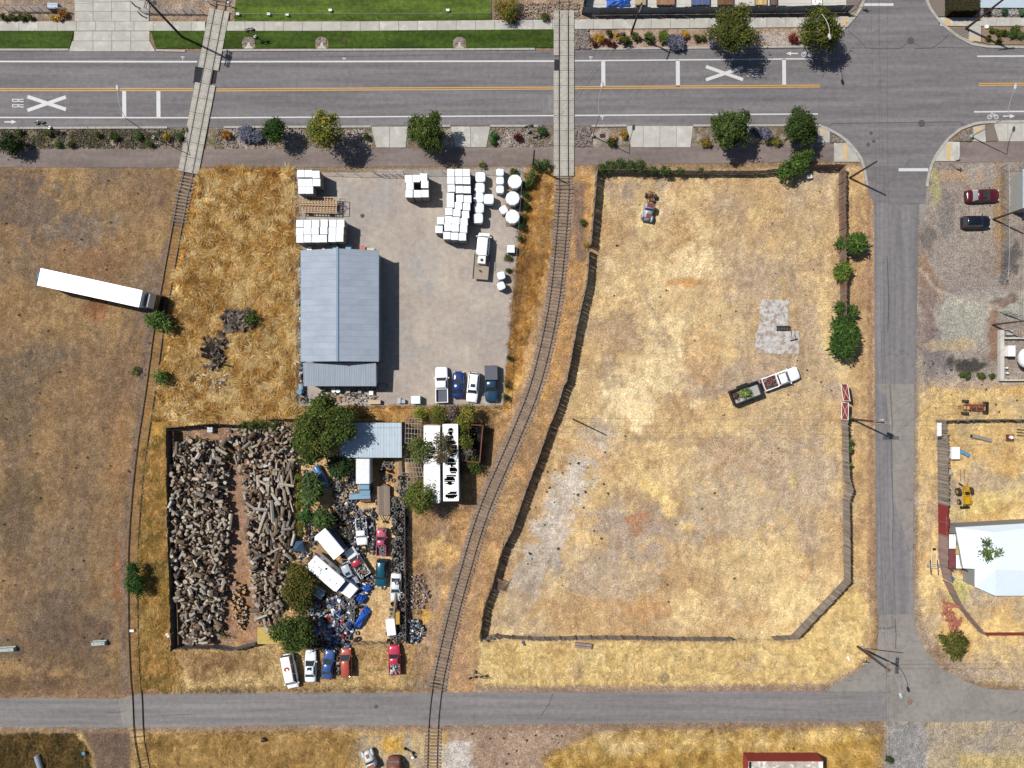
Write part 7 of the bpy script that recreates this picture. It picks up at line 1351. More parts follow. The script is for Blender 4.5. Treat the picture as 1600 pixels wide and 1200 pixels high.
rp_ = [(356, 668), (464, 662), (464, 720), (462, 860), (455, 900), (448, 940), (430, 980), (412, 985), (398, 960), (392, 900), (386, 840), (382, 760), (372, 720), (352, 700)]
cp_ = [(366, 905), (386, 915), (388, 960), (384, 985), (366, 980), (362, 950)]
specs = []
def droplog(poly, n, Lr, rr_, hmax, angf, big=0, kinds=range(12), up=0.0):
    kinds = [k for k in kinds if k not in (2, 3, 8, 9)] if len(kinds) == 12 else kinds; P = np.array(poly)
    for _ in range(n):
        x = rs.uniform(P[:, 0].min(), P[:, 0].max()); y = rs.uniform(P[:, 1].min(), P[:, 1].max())
        sd = float(sdf(poly, np.array([x]), np.array([y]))[0])
        if sd < 1: continue
        X, Y = W(x, y)[:2]; L = rs.uniform(*Lr); r = rs.uniform(*rr_); a = angf(x, y); stand = rs.rand() < up
        if stand: L = min(L, .55)
        half = (r if stand else L / 2); ca, sa = math.cos(a), math.sin(a); m_ = max(2, int(half * 2 / .1)); wv = max(1, int(r * 1.6 / .1)); pts = []
        for i in range(m_ + 1):
            u = -half + 2 * half * i / m_
            for j in range(wv + 1): v = (-r + 2 * r * j / wv) * .75; pts.append((u, int((X + u * ca - v * sa - HX0) / res), int((Y + u * sa + v * ca - HY0) / res), v))
        pts = [p for p in pts if 0 <= p[1] < hw_ and 0 <= p[2] < hh_]
        if len(pts) < 3: continue
        cur = np.array([hm[p[2], p[1]] for p in pts]); us = np.array([p[0] for p in pts]); lim = hmax * min(1.0, .25 + sd / 14)
        if cur.mean() > lim: continue
        if stand: z1 = z2 = np.percentile(cur, 80)
        else:
            z1 = np.percentile(cur[us < half * .2], 75) if (us < half * .2).any() else cur.max(); z2 = np.percentile(cur[us > -half * .2], 75) if (us > -half * .2).any() else cur.max(); dzm = L * .35; m__ = (z1 + z2) / 2; dd = max(-dzm, min(dzm, z2 - z1)); z1, z2 = m__ - dd / 2, m__ + dd / 2
        k = len(specs); zt = r * 2 * .92 if not stand else L
        for (u, i, j, v), c_ in zip(pts, cur):
            f = (u + half) / (2 * half + 1e-6); t_ = z1 + (z2 - z1) * f + (zt if stand else r + r * math.sqrt(max(0, 1 - (v / r) ** 2)) * .85)
            if t_ > hm[j, i]: hm[j, i] = t_; owner[j, i] = k
        specs.append((X, Y, (z1 + z2) / 2 + (L / 2 if stand else r * .95), L, r, a, -math.atan2(z2 - z1, L), stand, int(rs.choice(list(kinds)))))
ra = lambda x, y: rs.uniform(0, math.pi)
droplog(lp, 1900, (.35, 1.05), (.13, .28), 1.0, ra, up=.2); droplog(rp_, 1500, (.4, 1.1), (.13, .28), .8, ra, up=.15)
droplog([(395, 740), (464, 730), (463, 850), (410, 850)], 150, (1.3, 3.0), (.18, .32), 1.3, lambda x, y: math.pi / 2 + rs.uniform(-.35, .35)); droplog([(400, 760), (440, 755), (450, 880), (410, 890)], 12, (2.6, 4.0), (.25, .4), 1.5, lambda x, y: math.pi / 2 + rs.uniform(-.5, .25))
droplog([(425, 722), (464, 720), (464, 748), (425, 748)], 60, (1.5, 1.9), (.16, .24), 1.4, lambda x, y: math.pi / 2 + rs.uniform(-.15, .15)); droplog([(340, 790), (366, 790), (366, 850), (342, 850)], 10, (2.4, 3.4), (.3, .4), .9, lambda x, y: math.pi / 2 + rs.uniform(-.1, .1))
droplog(lp, 760, (.4, 1.25), (.14, .38), 1.8, ra, up=.3); droplog(rp_, 420, (.45, 1.4), (.17, .36), 1.5, ra, up=.2); droplog(lp, 16, (1.2, 1.9), (.2, .36), 2.2, ra); droplog(rp_, 24, (1.4, 2.4), (.2, .34), 2.0, ra)
droplog(cp_, 150, (.35, .6), (.16, .28), .7, ra, kinds=(2, 3, 10, 7), up=.7)
ids, cnt = np.unique(owner[owner >= 0], return_counts=True); rank = ids[np.argsort(-cnt)]; topset = set(rank[:296].tolist()); vis = set(ids[cnt >= 2].tolist())
mbs = [MB() for _ in range(12)]; zones = []
for k, (X, Y, Z, L, r, a, pit, stand, kk) in enumerate(specs):
    rot = Euler((rs.uniform(0, 6.28), R(90), 0), 'XYZ') if stand else None
    if stand: Mx = Matrix.Rotation(a, 4, 'Z') @ Matrix.Rotation(R(90), 4, 'Y')
    else: Mx = Matrix.Rotation(a, 4, 'Z') @ Matrix.Rotation(pit, 4, 'Y') @ Matrix.Rotation(rs.uniform(0, 6.28), 4, 'X')
    if k in topset:
        px_ = X / S + 800; py_ = 600 - Y / S
        z_ = "centre strip" if inside(cp_, np.array([px_]), np.array([py_]))[0] else ("pile by the old rails" if px_ < 372 else "pile by the junk yard")
        sec = ["top", "upper middle", "lower middle", "bottom"][min(3, max(0, int((py_ - 665) / 85)))]; szl = "long" if L > 1.9 else ("thick" if r > .27 else ("medium" if L > 1.0 else "short")); st_ = "log standing on end" if stand else "log lying"
        o = inst("log", logm[kk], None); o.matrix_world = Matrix.Translation((X, Y, Z)) @ Mx @ Matrix.Diagonal((L, r, r, 1)); lab = "%s %s %s%s, %s of the %s" % (szl, ("grey-brown", "pale grey", "brown")[kk % 3], st_, "" if stand else (" crosswise", " aslant", " lengthwise", " aslant")[int(((a + .4) % math.pi) / (math.pi / 4))], sec, z_)
        setp(o, lab, "log", ("logs: " + lab)[:80])
    elif k in vis:
        T = Matrix.Translation((X, Y, Z)) @ Mx @ Matrix.Diagonal((L, r, r, 1)); me_ = logm[kk]; mb = mbs[kk]; base = len(mb.v); mb.v += [tuple(T @ v.co) for v in me_.vertices]
        for p in me_.polygons: mb.f.append(tuple(base + i for i in p.vertices)); mb.m.append(p.material_index)
allb = MB(); mats_ = []; 
for kk, mb in enumerate(mbs):
    base = len(allb.v); allb.v += mb.v; m0 = len(mats_)
    for mt in logm[kk].materials: mats_.append(mt)
    allb.f += [tuple(i + base for i in f) for f in mb.f]; allb.m += [m0 + i for i in mb.m]
setp(allb.build("log_pile", mats_), "smaller logs and split pieces filling both log piles", "log pile", None, "stuff")
# ---------------------------------------------------------------- tyres
tb = MB(); n, m_ = 14, 6; Ro, w_ = .34, .13; V = []
for i in range(n):
    t = math.tau * i / n
    for j, (rr, zz) in enumerate(((.2, -.09), (.27, -.12), (.36, -.075), (.36, .075), (.28, .12), (.2, .09))): V.append((rr * math.cos(t), rr * math.sin(t), zz))
tb.add(V, [(i * m_ + j, ((i + 1) % n) * m_ + j, ((i + 1) % n) * m_ + (j + 1) % m_, i * m_ + (j + 1) % m_) for i in range(n) for j in range(m_)]); tyme = tb.mesh("tyre", TYRE, True)
tyme2 = tb.mesh("tyre", mat("tyre_grey", C(132, 130, 128), .85, .2, 6, rnd=.25), True)
tz = np.zeros((420, 240)); TX0, TY0 = W(460, 1010)[:2]; ntyre = [0]
def tyres(poly, n, hmax, where, zadd=0.0, tilt=.25, sc_=(.85, 1.1)):
    P = np.array(poly); k = 0; tries = 0
    while k < n and tries < n * 12:
        tries += 1; x = rs.uniform(P[:, 0].min(), P[:, 0].max()); y = rs.uniform(P[:, 1].min(), P[:, 1].max())
        if not inside(poly, np.array([x]), np.array([y]))[0]: continue
        X, Y = W(x, y)[:2]; i = int((X - TX0) / .1); j = int((Y - TY0) / .1)
        if not (4 <= i < 236 and 4 <= j < 416): continue
        pt_ = tz[j - 2:j + 3, i - 2:i + 3]
        if pt_.max() > hmax: continue
        h = pt_.max() * .9; s = rs.uniform(*sc_) * (1.35 if rs.rand() < .06 else 1); st_ = rs.rand() < .14; tl = rs.uniform(-tilt, tilt)
        o = inst("tyre", tyme if rs.rand() < .3 else tyme2, None, (X, Y, zadd + h + (.32 if st_ else .13) * s), ((R(90) + tl * .4) if st_ else tl, rs.uniform(-tilt, tilt), rs.uniform(0, 6)), (s, s, s)); tz[j - 3:j + 4, i - 3:i + 4] = h + (.5 if st_ else .24) * s
        lab = "%s tyre %s %s" % ("large" if s > 1.15 else "dark", "standing on edge" if st_ else "lying", where); sec = ("beside the plank trailer", "beside the pink pickup", "beside the teal wagon")[min(2, max(0, int((y - 775) / 40)))] if "long row" in where else ""; lab = (lab.replace("in the long row along the railway-side fence", "in the railway-side row " + sec) if sec else lab) + (", piled high" if h > .45 else ""); setp(o, lab, "tyre", lab); k += 1; ntyre[0] += 1
tyres([(616, 775), (636, 778), (635, 895), (614, 892)], 112, .9, "in the long row along the railway-side fence"); tyres([(625, 737), (638, 740), (637, 775), (622, 772)], 18, .7, "below the upper pipe rack")
tyres([(606, 982), (634, 978), (635, 1002), (604, 1002)], 20, .6, "in the corner beside the red pickup"); tyres([(622, 900), (635, 900), (635, 975), (626, 975)], 16, .6, "beside the digger boom"); tyres([(545, 925), (558, 920), (562, 945), (556, 968), (545, 968)], 30, .9, "at the edge of the rubbish heap")
tyres([(520, 985), (560, 975), (566, 998), (520, 1000)], 20, .6, "at the bottom of the rubbish heap"); tyres([(522, 735), (552, 722), (553, 765), (525, 770)], 22, .6, "in the patch beside the old box truck"); tyres([(524, 775), (556, 778), (556, 796), (526, 796)], 14, .6, "in front of the pale blue canopy"); tyres([(592, 718), (616, 718), (614, 745), (596, 745)], 14, .6, "below the open shed roof"); tyres([(598, 745), (616, 745), (614, 757), (598, 757)], 4, .3, "on the sandy floor by the plank trailer")
tyres([(466, 722), (486, 722), (486, 744), (468, 744)], 7, .3, "at the top of the hedge beside the logs"); tyres([(538, 830), (550, 826), (556, 850), (546, 856)], 8, .4, "beside the half-buried white pickup"); tyres([(578, 795), (588, 795), (588, 855), (578, 855)], 12, .6, "between the two pickups of the junk yard")
for x, y, z_, lab in ((598, 857, 1.0, "lying in the bed of the pink pickup"), (594, 853, 1.0, "lying in the bed of the pink pickup"), (598.5, 861, 1.0, "lying in the bed of the pink pickup"), (601, 829, 1.15, "resting on the hood of the pink pickup"), (619.5, 910, 1.55, "resting on the roof of the white stripped car"), (599, 918, .15, "lying below the teal wagon"), (618.5, 672, .2, "inside the shed shade"), (743, 672, .95, "inside the rusty dump box"), (524, 1024, .2, "between the blue car and the orange wagon"), (525, 1029, .3, "between the blue car and the orange wagon"), (570, 893, 1.1, "on the slanted white pickup"), (578, 908, .3, "below the slanted white pickup"), (581, 912, .4, "below the slanted white pickup")):
    if z_ > 3: continue
    p = W(x, y, z_); o = inst("tyre", tyme2, None, (p.x, p.y, z_), (rs.uniform(-.2, .2), rs.uniform(-.2, .2), 0), (1, 1, 1)); lab = "grey tyre " + lab; setp(o, lab, "tyre", lab)
# ---------------------------------------------------------------- foliage
LEAF = tint_mat("leaf_tinted", .7, .3); STRAW = tint_mat("straw_tinted", .85, .15); BARK = mat("bark", C(120, 104, 90), .95, .3, 5, stretch=(1, 1, .3))
def crown_mesh(name, lobes, n, size, cols, seed, clump=.35, frond=False, aspect=1.6, fill=.55):
    rs = np.random.RandomState(seed); L = np.array(lobes, float); vol = L[:, 3] * L[:, 4] * L[:, 5]; K = max(8, n // 26)
    li = rs.choice(len(L), K, p=vol / vol.sum()); d = rs.normal(size=(K, 3)); d /= np.linalg.norm(d, axis=1)[:, None]; d[:, 2] = np.where(d[:, 2] < -.3, -d[:, 2], d[:, 2]); rad = rs.uniform(fill, 1, K) ** .6
    cc = L[li, :3] + d * rad[:, None] * L[li, 3:6]; tone = rs.uniform(.6, 1.3, K) ; ci = rs.randint(0, len(cols), K)
    k = rs.randint(0, K, n); p = cc[k] + rs.normal(size=(n, 3)) * clump * np.array([1, 1, .7])
    ctr = L[li[k], :3]; out = p - ctr; out /= np.linalg.norm(out, axis=1)[:, None] + 1e-6
    if frond:
        ax = (p - cc[k]); ax[:, 2] *= .3; ax += out * .4 + rs.normal(size=(n, 3)) * .12; ax /= np.linalg.norm(ax, axis=1)[:, None] + 1e-6; nr = np.tile([0, 0, 1.0], (n, 1)) + rs.normal(size=(n, 3)) * .35
    else:
        nr = out + rs.normal(size=(n, 3)) * .7 + np.array([0, 0, .5]); ax = rs.normal(size=(n, 3))
    nr /= np.linalg.norm(nr, axis=1)[:, None]; ax = ax - nr * (ax * nr).sum(1)[:, None]; ax /= np.linalg.norm(ax, axis=1)[:, None] + 1e-6; bx_ = np.cross(nr, ax)
    s = rs.uniform(.6, 1.3, n)[:, None] * size; a = ax * s * aspect / 2; b = bx_ * s / 2
    Vv = np.stack([p - a, p + b * .9, p + a, p - b * .9], 1).reshape(-1, 3)
    C3 = np.array([lin3(c) for c in cols])[ci[k]] * (1.28 * tone[k] * rs.uniform(.75, 1.25, n))[:, None]
    return fastmesh(name, Vv, 4, C3, LEAF)
DG = [(86, 104, 42), (68, 86, 34), (108, 122, 54)]; OL = [(92, 100, 34), (72, 84, 30), (116, 118, 46)]; YG = [(150, 146, 52), (110, 124, 44), (168, 156, 66), (84, 108, 40)]; BG = [(84, 114, 44), (66, 92, 36), (112, 136, 60)]; YB = [(118, 112, 46), (92, 100, 40), (136, 112, 52), (74, 90, 34), (84, 98, 38)]; YEL_ = [(214, 160, 40), (190, 140, 44), (226, 186, 70)]; PUR = [(120, 118, 140), (140, 138, 160), (96, 104, 110)]; RED_ = [(110, 36, 30), (80, 30, 28)]; ORG_ = [(150, 66, 40), (120, 50, 36)]; SAGE = [(140, 142, 110), (120, 124, 92), (160, 156, 124)]; BRS = [(150, 132, 122), (128, 112, 104), (170, 156, 148)]
_seed = [100]
def tree(label, x, y, r, h, cols, n=2600, size=.26, lobes=None, name="tree", cat="tree", group=None, frond=False, trunk=True, clump=.35, fill=.55, z=0.0, zc=.62):
    """x, y: crown centre in the photo; h: overall height; r: crown radius in photo pixels"""
    _seed[0] += 1; R_ = r * S * (H - h * .6) / H; c = W(x, y, h * .6); o = thing(name, label, cat, (c.x, c.y, z), 0, group); rs = np.random.RandomState(_seed[0]); zr = h * (1 - zc) if trunk else h * .5; zc_ = h * zc if trunk else h * .5
    if lobes is None:
        lobes = [(0, 0, zc_, R_ * .72, R_ * .72, zr)]
        for k in range(7): a = math.tau * k / 7 + rs.uniform(-.3, .3); q = rs.uniform(.38, .8) * R_; rr = rs.uniform(.2, .42) * R_; lobes.append((q * math.cos(a), q * math.sin(a), zc_ + rs.uniform(-.35, .35) * zr, rr, rr, zr * .55))
    else: lobes = [((lx - x) * S * (H - h * .6) / H, -(ly - y) * S * (H - h * .6) / H, zc_ * (lz if len(l_) > 3 else 1), lr * S * .95, lr * S * .95, zr * .8) for l_ in lobes for (lx, ly, lr, lz) in [tuple(l_) + (1,) * (4 - len(l_))]]
    inst("crown" if trunk else "foliage", crown_mesh("crown", lobes, int(n * 1.5) if trunk else n, size * (.84 if trunk else 1), cols, _seed[0], clump, frond, 2.6 if frond else 1.6, fill), o)
    if trunk:
        mb = MB(); tr_ = max(.05, h * .022); mb.tube((0, 0, 0), (rs.uniform(-.1, .1), rs.uniform(-.1, .1), zc_ * .8), tr_, tr_ * .6, 8)
        for k in range(min(6, len(lobes))): l_ = lobes[k]; mb.tube((0, 0, zc_ * .55), (l_[0] * .8, l_[1] * .8, l_[2]), tr_ * .5, tr_ * .15, 5)
        mb.build("trunk", BARK, o)
    return o
def shrub(label, x, y, r, cols, h=.9, n=None, size=.13, frond=False, group=None, cat="shrub", clump=.14, z=0.0, name="shrub"):
    R_ = r * S; return tree(label, x, y, r, h, cols, n or int(160 + 26 * r * r * .35), size, [(x, y, r * .8), (x + r * .25, y + r * .2, r * .55), (x - r * .3, y - r * .15, r * .5)], name, cat, group, frond, False, clump, .3, z)
ST = "street trees along the main road"
tree("dark green round street tree casting a solid shadow between the two concrete aprons", 668, 208, 31, 6.0, DG, 5200, .25, group=ST, clump=.3); tree("sparse yellow-green street tree with a leopard-spotted shadow", 508, 208, 31, 7.0, YG, 2300, .26, group=ST, clump=.34, fill=.75)
tree("small green street tree between grey lavender and the yellow-green tree", 431, 205, 20, 4.6, [(70, 104, 34), (52, 80, 28)], 1900, .24, group=ST); tree("round dark green street tree beside the wide concrete apron", 1141, 203, 32, 6.2, [(82, 104, 44), (66, 84, 36), (100, 122, 54)], 5200, .27, group=ST, clump=.28); tree("dark green street tree at the crossroads corner, above the bright bush", 1250, 199, 28, 5.6, [(82, 104, 44), (66, 84, 36)], 4200, .26, group=ST, clump=.28)
tree("large olive street tree above the painted rail crossing letters", 1142, 51, 37, 7.0, OL, 4200, .25, group=ST, clump=.36); tree("large olive street tree with a lamp pole leaning over it", 1280, 50, 36, 7.0, OL, 4000, .25, group=ST, clump=.36)
tree("bright green bush growing over the plank fence below the path", 1242, 259, 27, 3.4, BG, 2800, .24, [(1230, 268, 15), (1245, 256, 17), (1258, 245, 13)], "bush", "bush", trunk=False, clump=.25); tree("dark green bush cut by the picture's edge beside the path", 14, 224, 18, 3.5, [(56, 76, 28), (44, 64, 24)], 1700, .22, name="bush", cat="bush", trunk=False)
FT = "bushes along the street-side plank fence"
tree("green feathery bush on the street side of the fence, topmost of the fence bushes", 1335, 382, 15, 3.0, BG, 900, .3, frond=True, group=FT, name="bush", cat="bush"); tree("small feathery tuft poking through the fence beside the topmost bush", 1314.5, 380, 6, 2.2, BG, 240, .22, frond=True, group=FT, name="bush", cat="bush", trunk=False)
tree("yellow-green feathery bush on the lot side of the fence", 1316, 424, 11, 2.8, [(128, 148, 56), (104, 124, 48)], 560, .28, frond=True, group=FT, name="bush", cat="bush"); tree("small feathery bush above the big bush on the lot side", 1313, 481, 7, 2.2, BG, 260, .25, frond=True, group=FT, name="bush", cat="bush", trunk=False); tree("small feathery bush above the big bush on the street side", 1330, 486, 8, 2.2, BG, 300, .25, frond=True, group=FT, name="bush", cat="bush", trunk=False)
tree("largest green bush at the end of the street-side fence", 1318, 527, 24, 4.0, [(72, 104, 40), (60, 88, 34), (94, 124, 50)], 2600, .3, [(1317, 513, 16), (1316, 541, 17), (1322, 525, 14)], frond=True, group=FT, name="bush", cat="bush")
WT = "bushes growing on the half-buried railway"
tree("bright green bush touching the shadow of the white trailer", 250, 502, 14, 2.6, BG, 900, .22, [(244, 500, 12), (259, 506, 9)], frond=True, group=WT, name="bush", cat="bush"); tree("green bush on the old rails below the white trailer", 253, 590, 11, 2.2, BG, 520, .22, group=WT, name="bush", cat="bush", trunk=False); tree("green bush on the old rails beside the log yard", 211, 911, 16, 3.0, [(66, 110, 38), (54, 92, 34)], 1300, .24, [(207, 913, 9), (214, 905, 9), (216, 921, 8), (208, 889, 8)], group=WT, name="bush", cat="bush")
tree("small dark green bush beside the brushwood heap", 393, 497, 9, 1.8, DG, 460, .18, group=None, name="bush", cat="bush", trunk=False); tree("small green tuft in the brown field by the rails", 210, 580, 5, 1.0, DG, 150, .16, name="bush", cat="bush", trunk=False)
JT = "trees of the junk yard"
tree("largest tree of the junk yard, spreading over the pale blue shed roof", 502, 670, 50, 8.5, [(84, 104, 40), (70, 90, 34), (96, 112, 44), (112, 116, 48), (62, 80, 32), (80, 100, 38), (120, 132, 56), (96, 116, 44)], 10500, .28, [(503, 642, 18, 1.0), (487, 668, 21), (494, 700, 19), (472, 690, 13, .8), (526, 655, 19, .95), (540, 672, 14), (518, 686, 14), (482, 712, 11, .8), (545, 652, 10, .9), (510, 628, 10)], group=JT, clump=.45); tree("low frond tree tucked below the pale blue shed corner", 533, 728, 20, 3.8, [(70, 94, 46), (56, 76, 40)], 1000, .32, frond=True, group=JT)
tree("bright green palm-like tree beside the blue tank, larger one", 489, 764, 16, 4.0, [(84, 108, 58), (66, 88, 48), (100, 124, 68)], 1500, .3, [(485, 750, 8), (490, 766, 11), (484, 778, 8)], frond=True, group=JT); tree("bright green palm-like tree above the slanted box trailer", 504, 812, 13, 3.2, [(92, 118, 58), (74, 96, 48)], 800, .32, frond=True, group=JT); tree("small palm-like tree between its two larger neighbours", 480, 805, 9, 3.0, [(76, 110, 52), (60, 92, 44)], 480, .3, frond=True, group=JT)
tree("yellow-brown tree between the logs and the motorhome", 469, 918, 35, 5.0, YB, 4600, .26, [(466, 897, 15), (457, 922, 15), (479, 912, 15), (472, 942, 14)], group=JT, clump=.42); tree("dark green tree over the yellow sheet roof above the white van", 462, 984, 36, 6.8, [(80, 100, 40), (62, 80, 32), (100, 118, 50)], 5200, .26, [(452, 980, 18), (474, 983, 18), (460, 1002, 12), (436, 985, 9), (480, 998, 10)], group=JT, clump=.42)
tree("olive tree growing between the pipe racks", 655, 703, 20, 5.5, [(112, 126, 66), (92, 108, 54), (130, 140, 76)], 1900, .2, [(651, 695, 12), (658, 712, 13), (664, 700, 10)], group=JT); tree("dull brown-green tree growing out of the ruined trailers", 692, 702, 17, 6.5, [(112, 104, 66), (84, 84, 56), (140, 120, 90)], 1200, .19, [(690, 690, 11), (696, 708, 13), (684, 712, 9)], group=JT, fill=.7)
tree("round olive tree at the foot of the ruined trailers", 659, 776, 27, 6.0, [(112, 126, 52), (90, 104, 44), (136, 146, 66)], 3800, .2, group=JT, clump=.4); tree("yellow-green shrub line beside the dump box", 724, 672, 16, 4.0, YG, 2200, .2, [(728, 650, 11), (722, 665, 11), (724, 690, 12), (732, 642, 8)], group=JT); tree("grey twiggy shrub beside the dump box", 727, 706, 14, 3.0, BRS + [(90, 100, 60)], 1300, .15, group=JT)
tree("dark green shrub at the lower end of the dump box", 741, 726, 12, 2.2, DG, 800, .18, group=JT, trunk=False, name="shrub", cat="shrub"); tree("yellow-green shrub just below the parked row fence", 656, 645, 9, 2.4, [(150, 156, 50), (126, 136, 44)], 700, .16, group=JT, trunk=False, name="shrub", cat="shrub"); tree("green and gold shrub below the white pickup", 685, 649, 15, 3.0, [(110, 120, 44), (150, 130, 54), (80, 96, 40)], 1700, .17, group=JT, trunk=False, name="shrub", cat="shrub"); tree("grey-purple dry shrub below the blue sedan", 703, 646, 15, 2.2, BRS, 1500, .14, group=JT, trunk=False, name="shrub", cat="shrub")
tree("olive round bush above the lower crossroads", 1494, 1008, 22, 3.2, [(104, 106, 44), (84, 88, 36), (122, 120, 52)], 3200, .18, trunk=False, name="bush", cat="bush", clump=.22); tree("palm-like tree standing before the white hipped roof", 1541, 857, 21, 5.0, [(96, 116, 54), (76, 96, 46), (120, 136, 66)], 3400, .22, [(1535, 846, 8), (1533, 861, 8), (1545, 862, 8), (1537, 872, 6), (1550, 859, 6)], frond=True, clump=.28)
tree("dark clipped tree line at the edge of the log yard's top wall", 410, 664, 30, 1.6, DG, 1800, .16, [(380, 668, 9), (395, 666, 10), (412, 664, 10), (428, 665, 9)], name="vine", cat="vine", trunk=False, clump=.2); tree("yellow-green vine hedge dividing the logs from the junk yard", 468, 790, 50, 1.9, [(128, 132, 44), (104, 112, 38), (150, 146, 54)], 3600, .14, [(468, 745, 5), (469, 760, 5.5), (468, 775, 5.5), (467, 790, 5.5), (468, 805, 5), (469, 820, 5), (470, 832, 4)], name="vine_hedge", cat="hedge", trunk=False, clump=.16)
tree("leafy vines covering the plank fence below the path", 985, 260, 50, 2.3, [(70, 96, 40), (56, 80, 34), (92, 112, 50)], 4800, .15, [(940, 264, 7), (955, 260, 9), (970, 257, 9), (985, 260, 9), (1000, 260, 10), (1020, 266, 7), (1040, 268, 7), (1062, 268, 5), (1095, 268, 4)], name="vine", cat="vine", trunk=False, clump=.2); tree("green shrubs around the short dark pole", 844, 262, 20, 1.8, [(84, 110, 50), (100, 124, 60), (66, 90, 40)], 1800, .15, [(838, 258, 9), (852, 257, 8), (832, 274, 7), (827, 285, 7)], name="shrub", cat="shrub", trunk=False, clump=.2)
tree("dark vine strip along the railway-side chain fence", 818, 330, 50, 1.4, [(70, 92, 46), (54, 76, 40), (90, 108, 56)], 2800, .13, [(824, 290, 5), (822, 305, 5), (820, 322, 5.5), (818, 340, 5), (815, 355, 6), (812, 372, 5), (796, 560, 4), (792, 600, 5), (789, 622, 5)], name="vine", cat="vine", trunk=False, clump=.18); tree("leafy vine on the fence by the red gate", 1327, 690, 30, 2.3, [(110, 136, 50), (90, 116, 44)], 700, .13, [(1326, 654, 3), (1328, 690, 3.5), (1328, 702, 3.5), (1327, 725, 2.5)], name="vine", cat="vine", trunk=False, clump=.16)
tree("gold and green bush beyond the end of the lawn", 791, 14, 19, 2.4, YG[:2] + [(190, 140, 54), (130, 120, 50)], 2600, .15, [(786, 8, 11), (797, 16, 11), (790, 24, 9), (802, 4, 8)], name="bush", cat="bush", trunk=False); tree("low green bush on the bank by the straight crossing", 851, 27, 7, 1.2, DG, 500, .13, name="bush", cat="bush", trunk=False, clump=.15); tree("low grey-green bush at the pavement beside the gold bush", 801, 31, 6, 1.0, [(90, 110, 60), (70, 90, 50)], 420, .13, name="bush", cat="bush", trunk=False, clump=.15)
tree("small dark weeds at the top wall inside the log yard", 305, 690, 10, 1.5, DG, 700, .14, [(296, 692, 8), (312, 688, 8), (356, 712, 6), (272, 745, 4), (275, 920, 8), (285, 925, 7), (350, 995, 6), (388, 940, 4)], name="weeds", cat="weeds", trunk=False, clump=.2)
# clipped hedge
hb = MB(); hx0, hy0 = W(1477, 27, 2.2)[:2]; hx1 = W(1517, 27, 2.2)[0]
hed = thing("clipped_hedge", "large dark clipped hedge with rounded corners beside the pale blue roof", "hedge", W(1497, 0)); hb.prism([(-2.0, -2.6), (2.0, -2.6), (2.1, -2.3), (2.1, 1.5), (.6, 2.2), (.6, 8), (-2.0, 8), (-2.1, -2.3)], 0, 2.0); hb.build("core", mat("hedge_dark", C(66, 62, 34), .95, .3, 6, bump=1), hed)
rs = np.random.RandomState(3); n = 9000; p = np.c_[rs.uniform(-2.15, 2.15, n), rs.uniform(-2.7, 8, n), rs.uniform(.1, 2.15, n)]; face = rs.randint(0, 3, n); p[face == 0, 2] = rs.normal(2.05, .05, (face == 0).sum()); k = face == 1; p[k, 1] = rs.normal(-2.65, .05, k.sum()); k = face == 2; p[k, 0] = np.sign(rs.randn(k.sum())) * rs.normal(2.1, .05, k.sum()); p = p[~((p[:, 0] > .65) & (p[:, 1] > 2.3))]
n = len(p); a = rs.normal(size=(n, 3)); a /= np.linalg.norm(a, axis=1)[:, None]; b = np.cross(a, rs.normal(size=(n, 3))); b /= np.linalg.norm(b, axis=1)[:, None]; Vv = np.stack([p - a * .09, p + b * .06, p + a * .09, p - b * .06], 1).reshape(-1, 3); cc = np.array([lin3((92, 86, 44)), lin3((70, 70, 34)), lin3((84, 66, 42))])[rs.randint(0, 3, n)] * rs.uniform(.6, 1.3, n)[:, None]; inst("foliage", fastmesh("foliage", Vv, 4, cc, LEAF), hed)
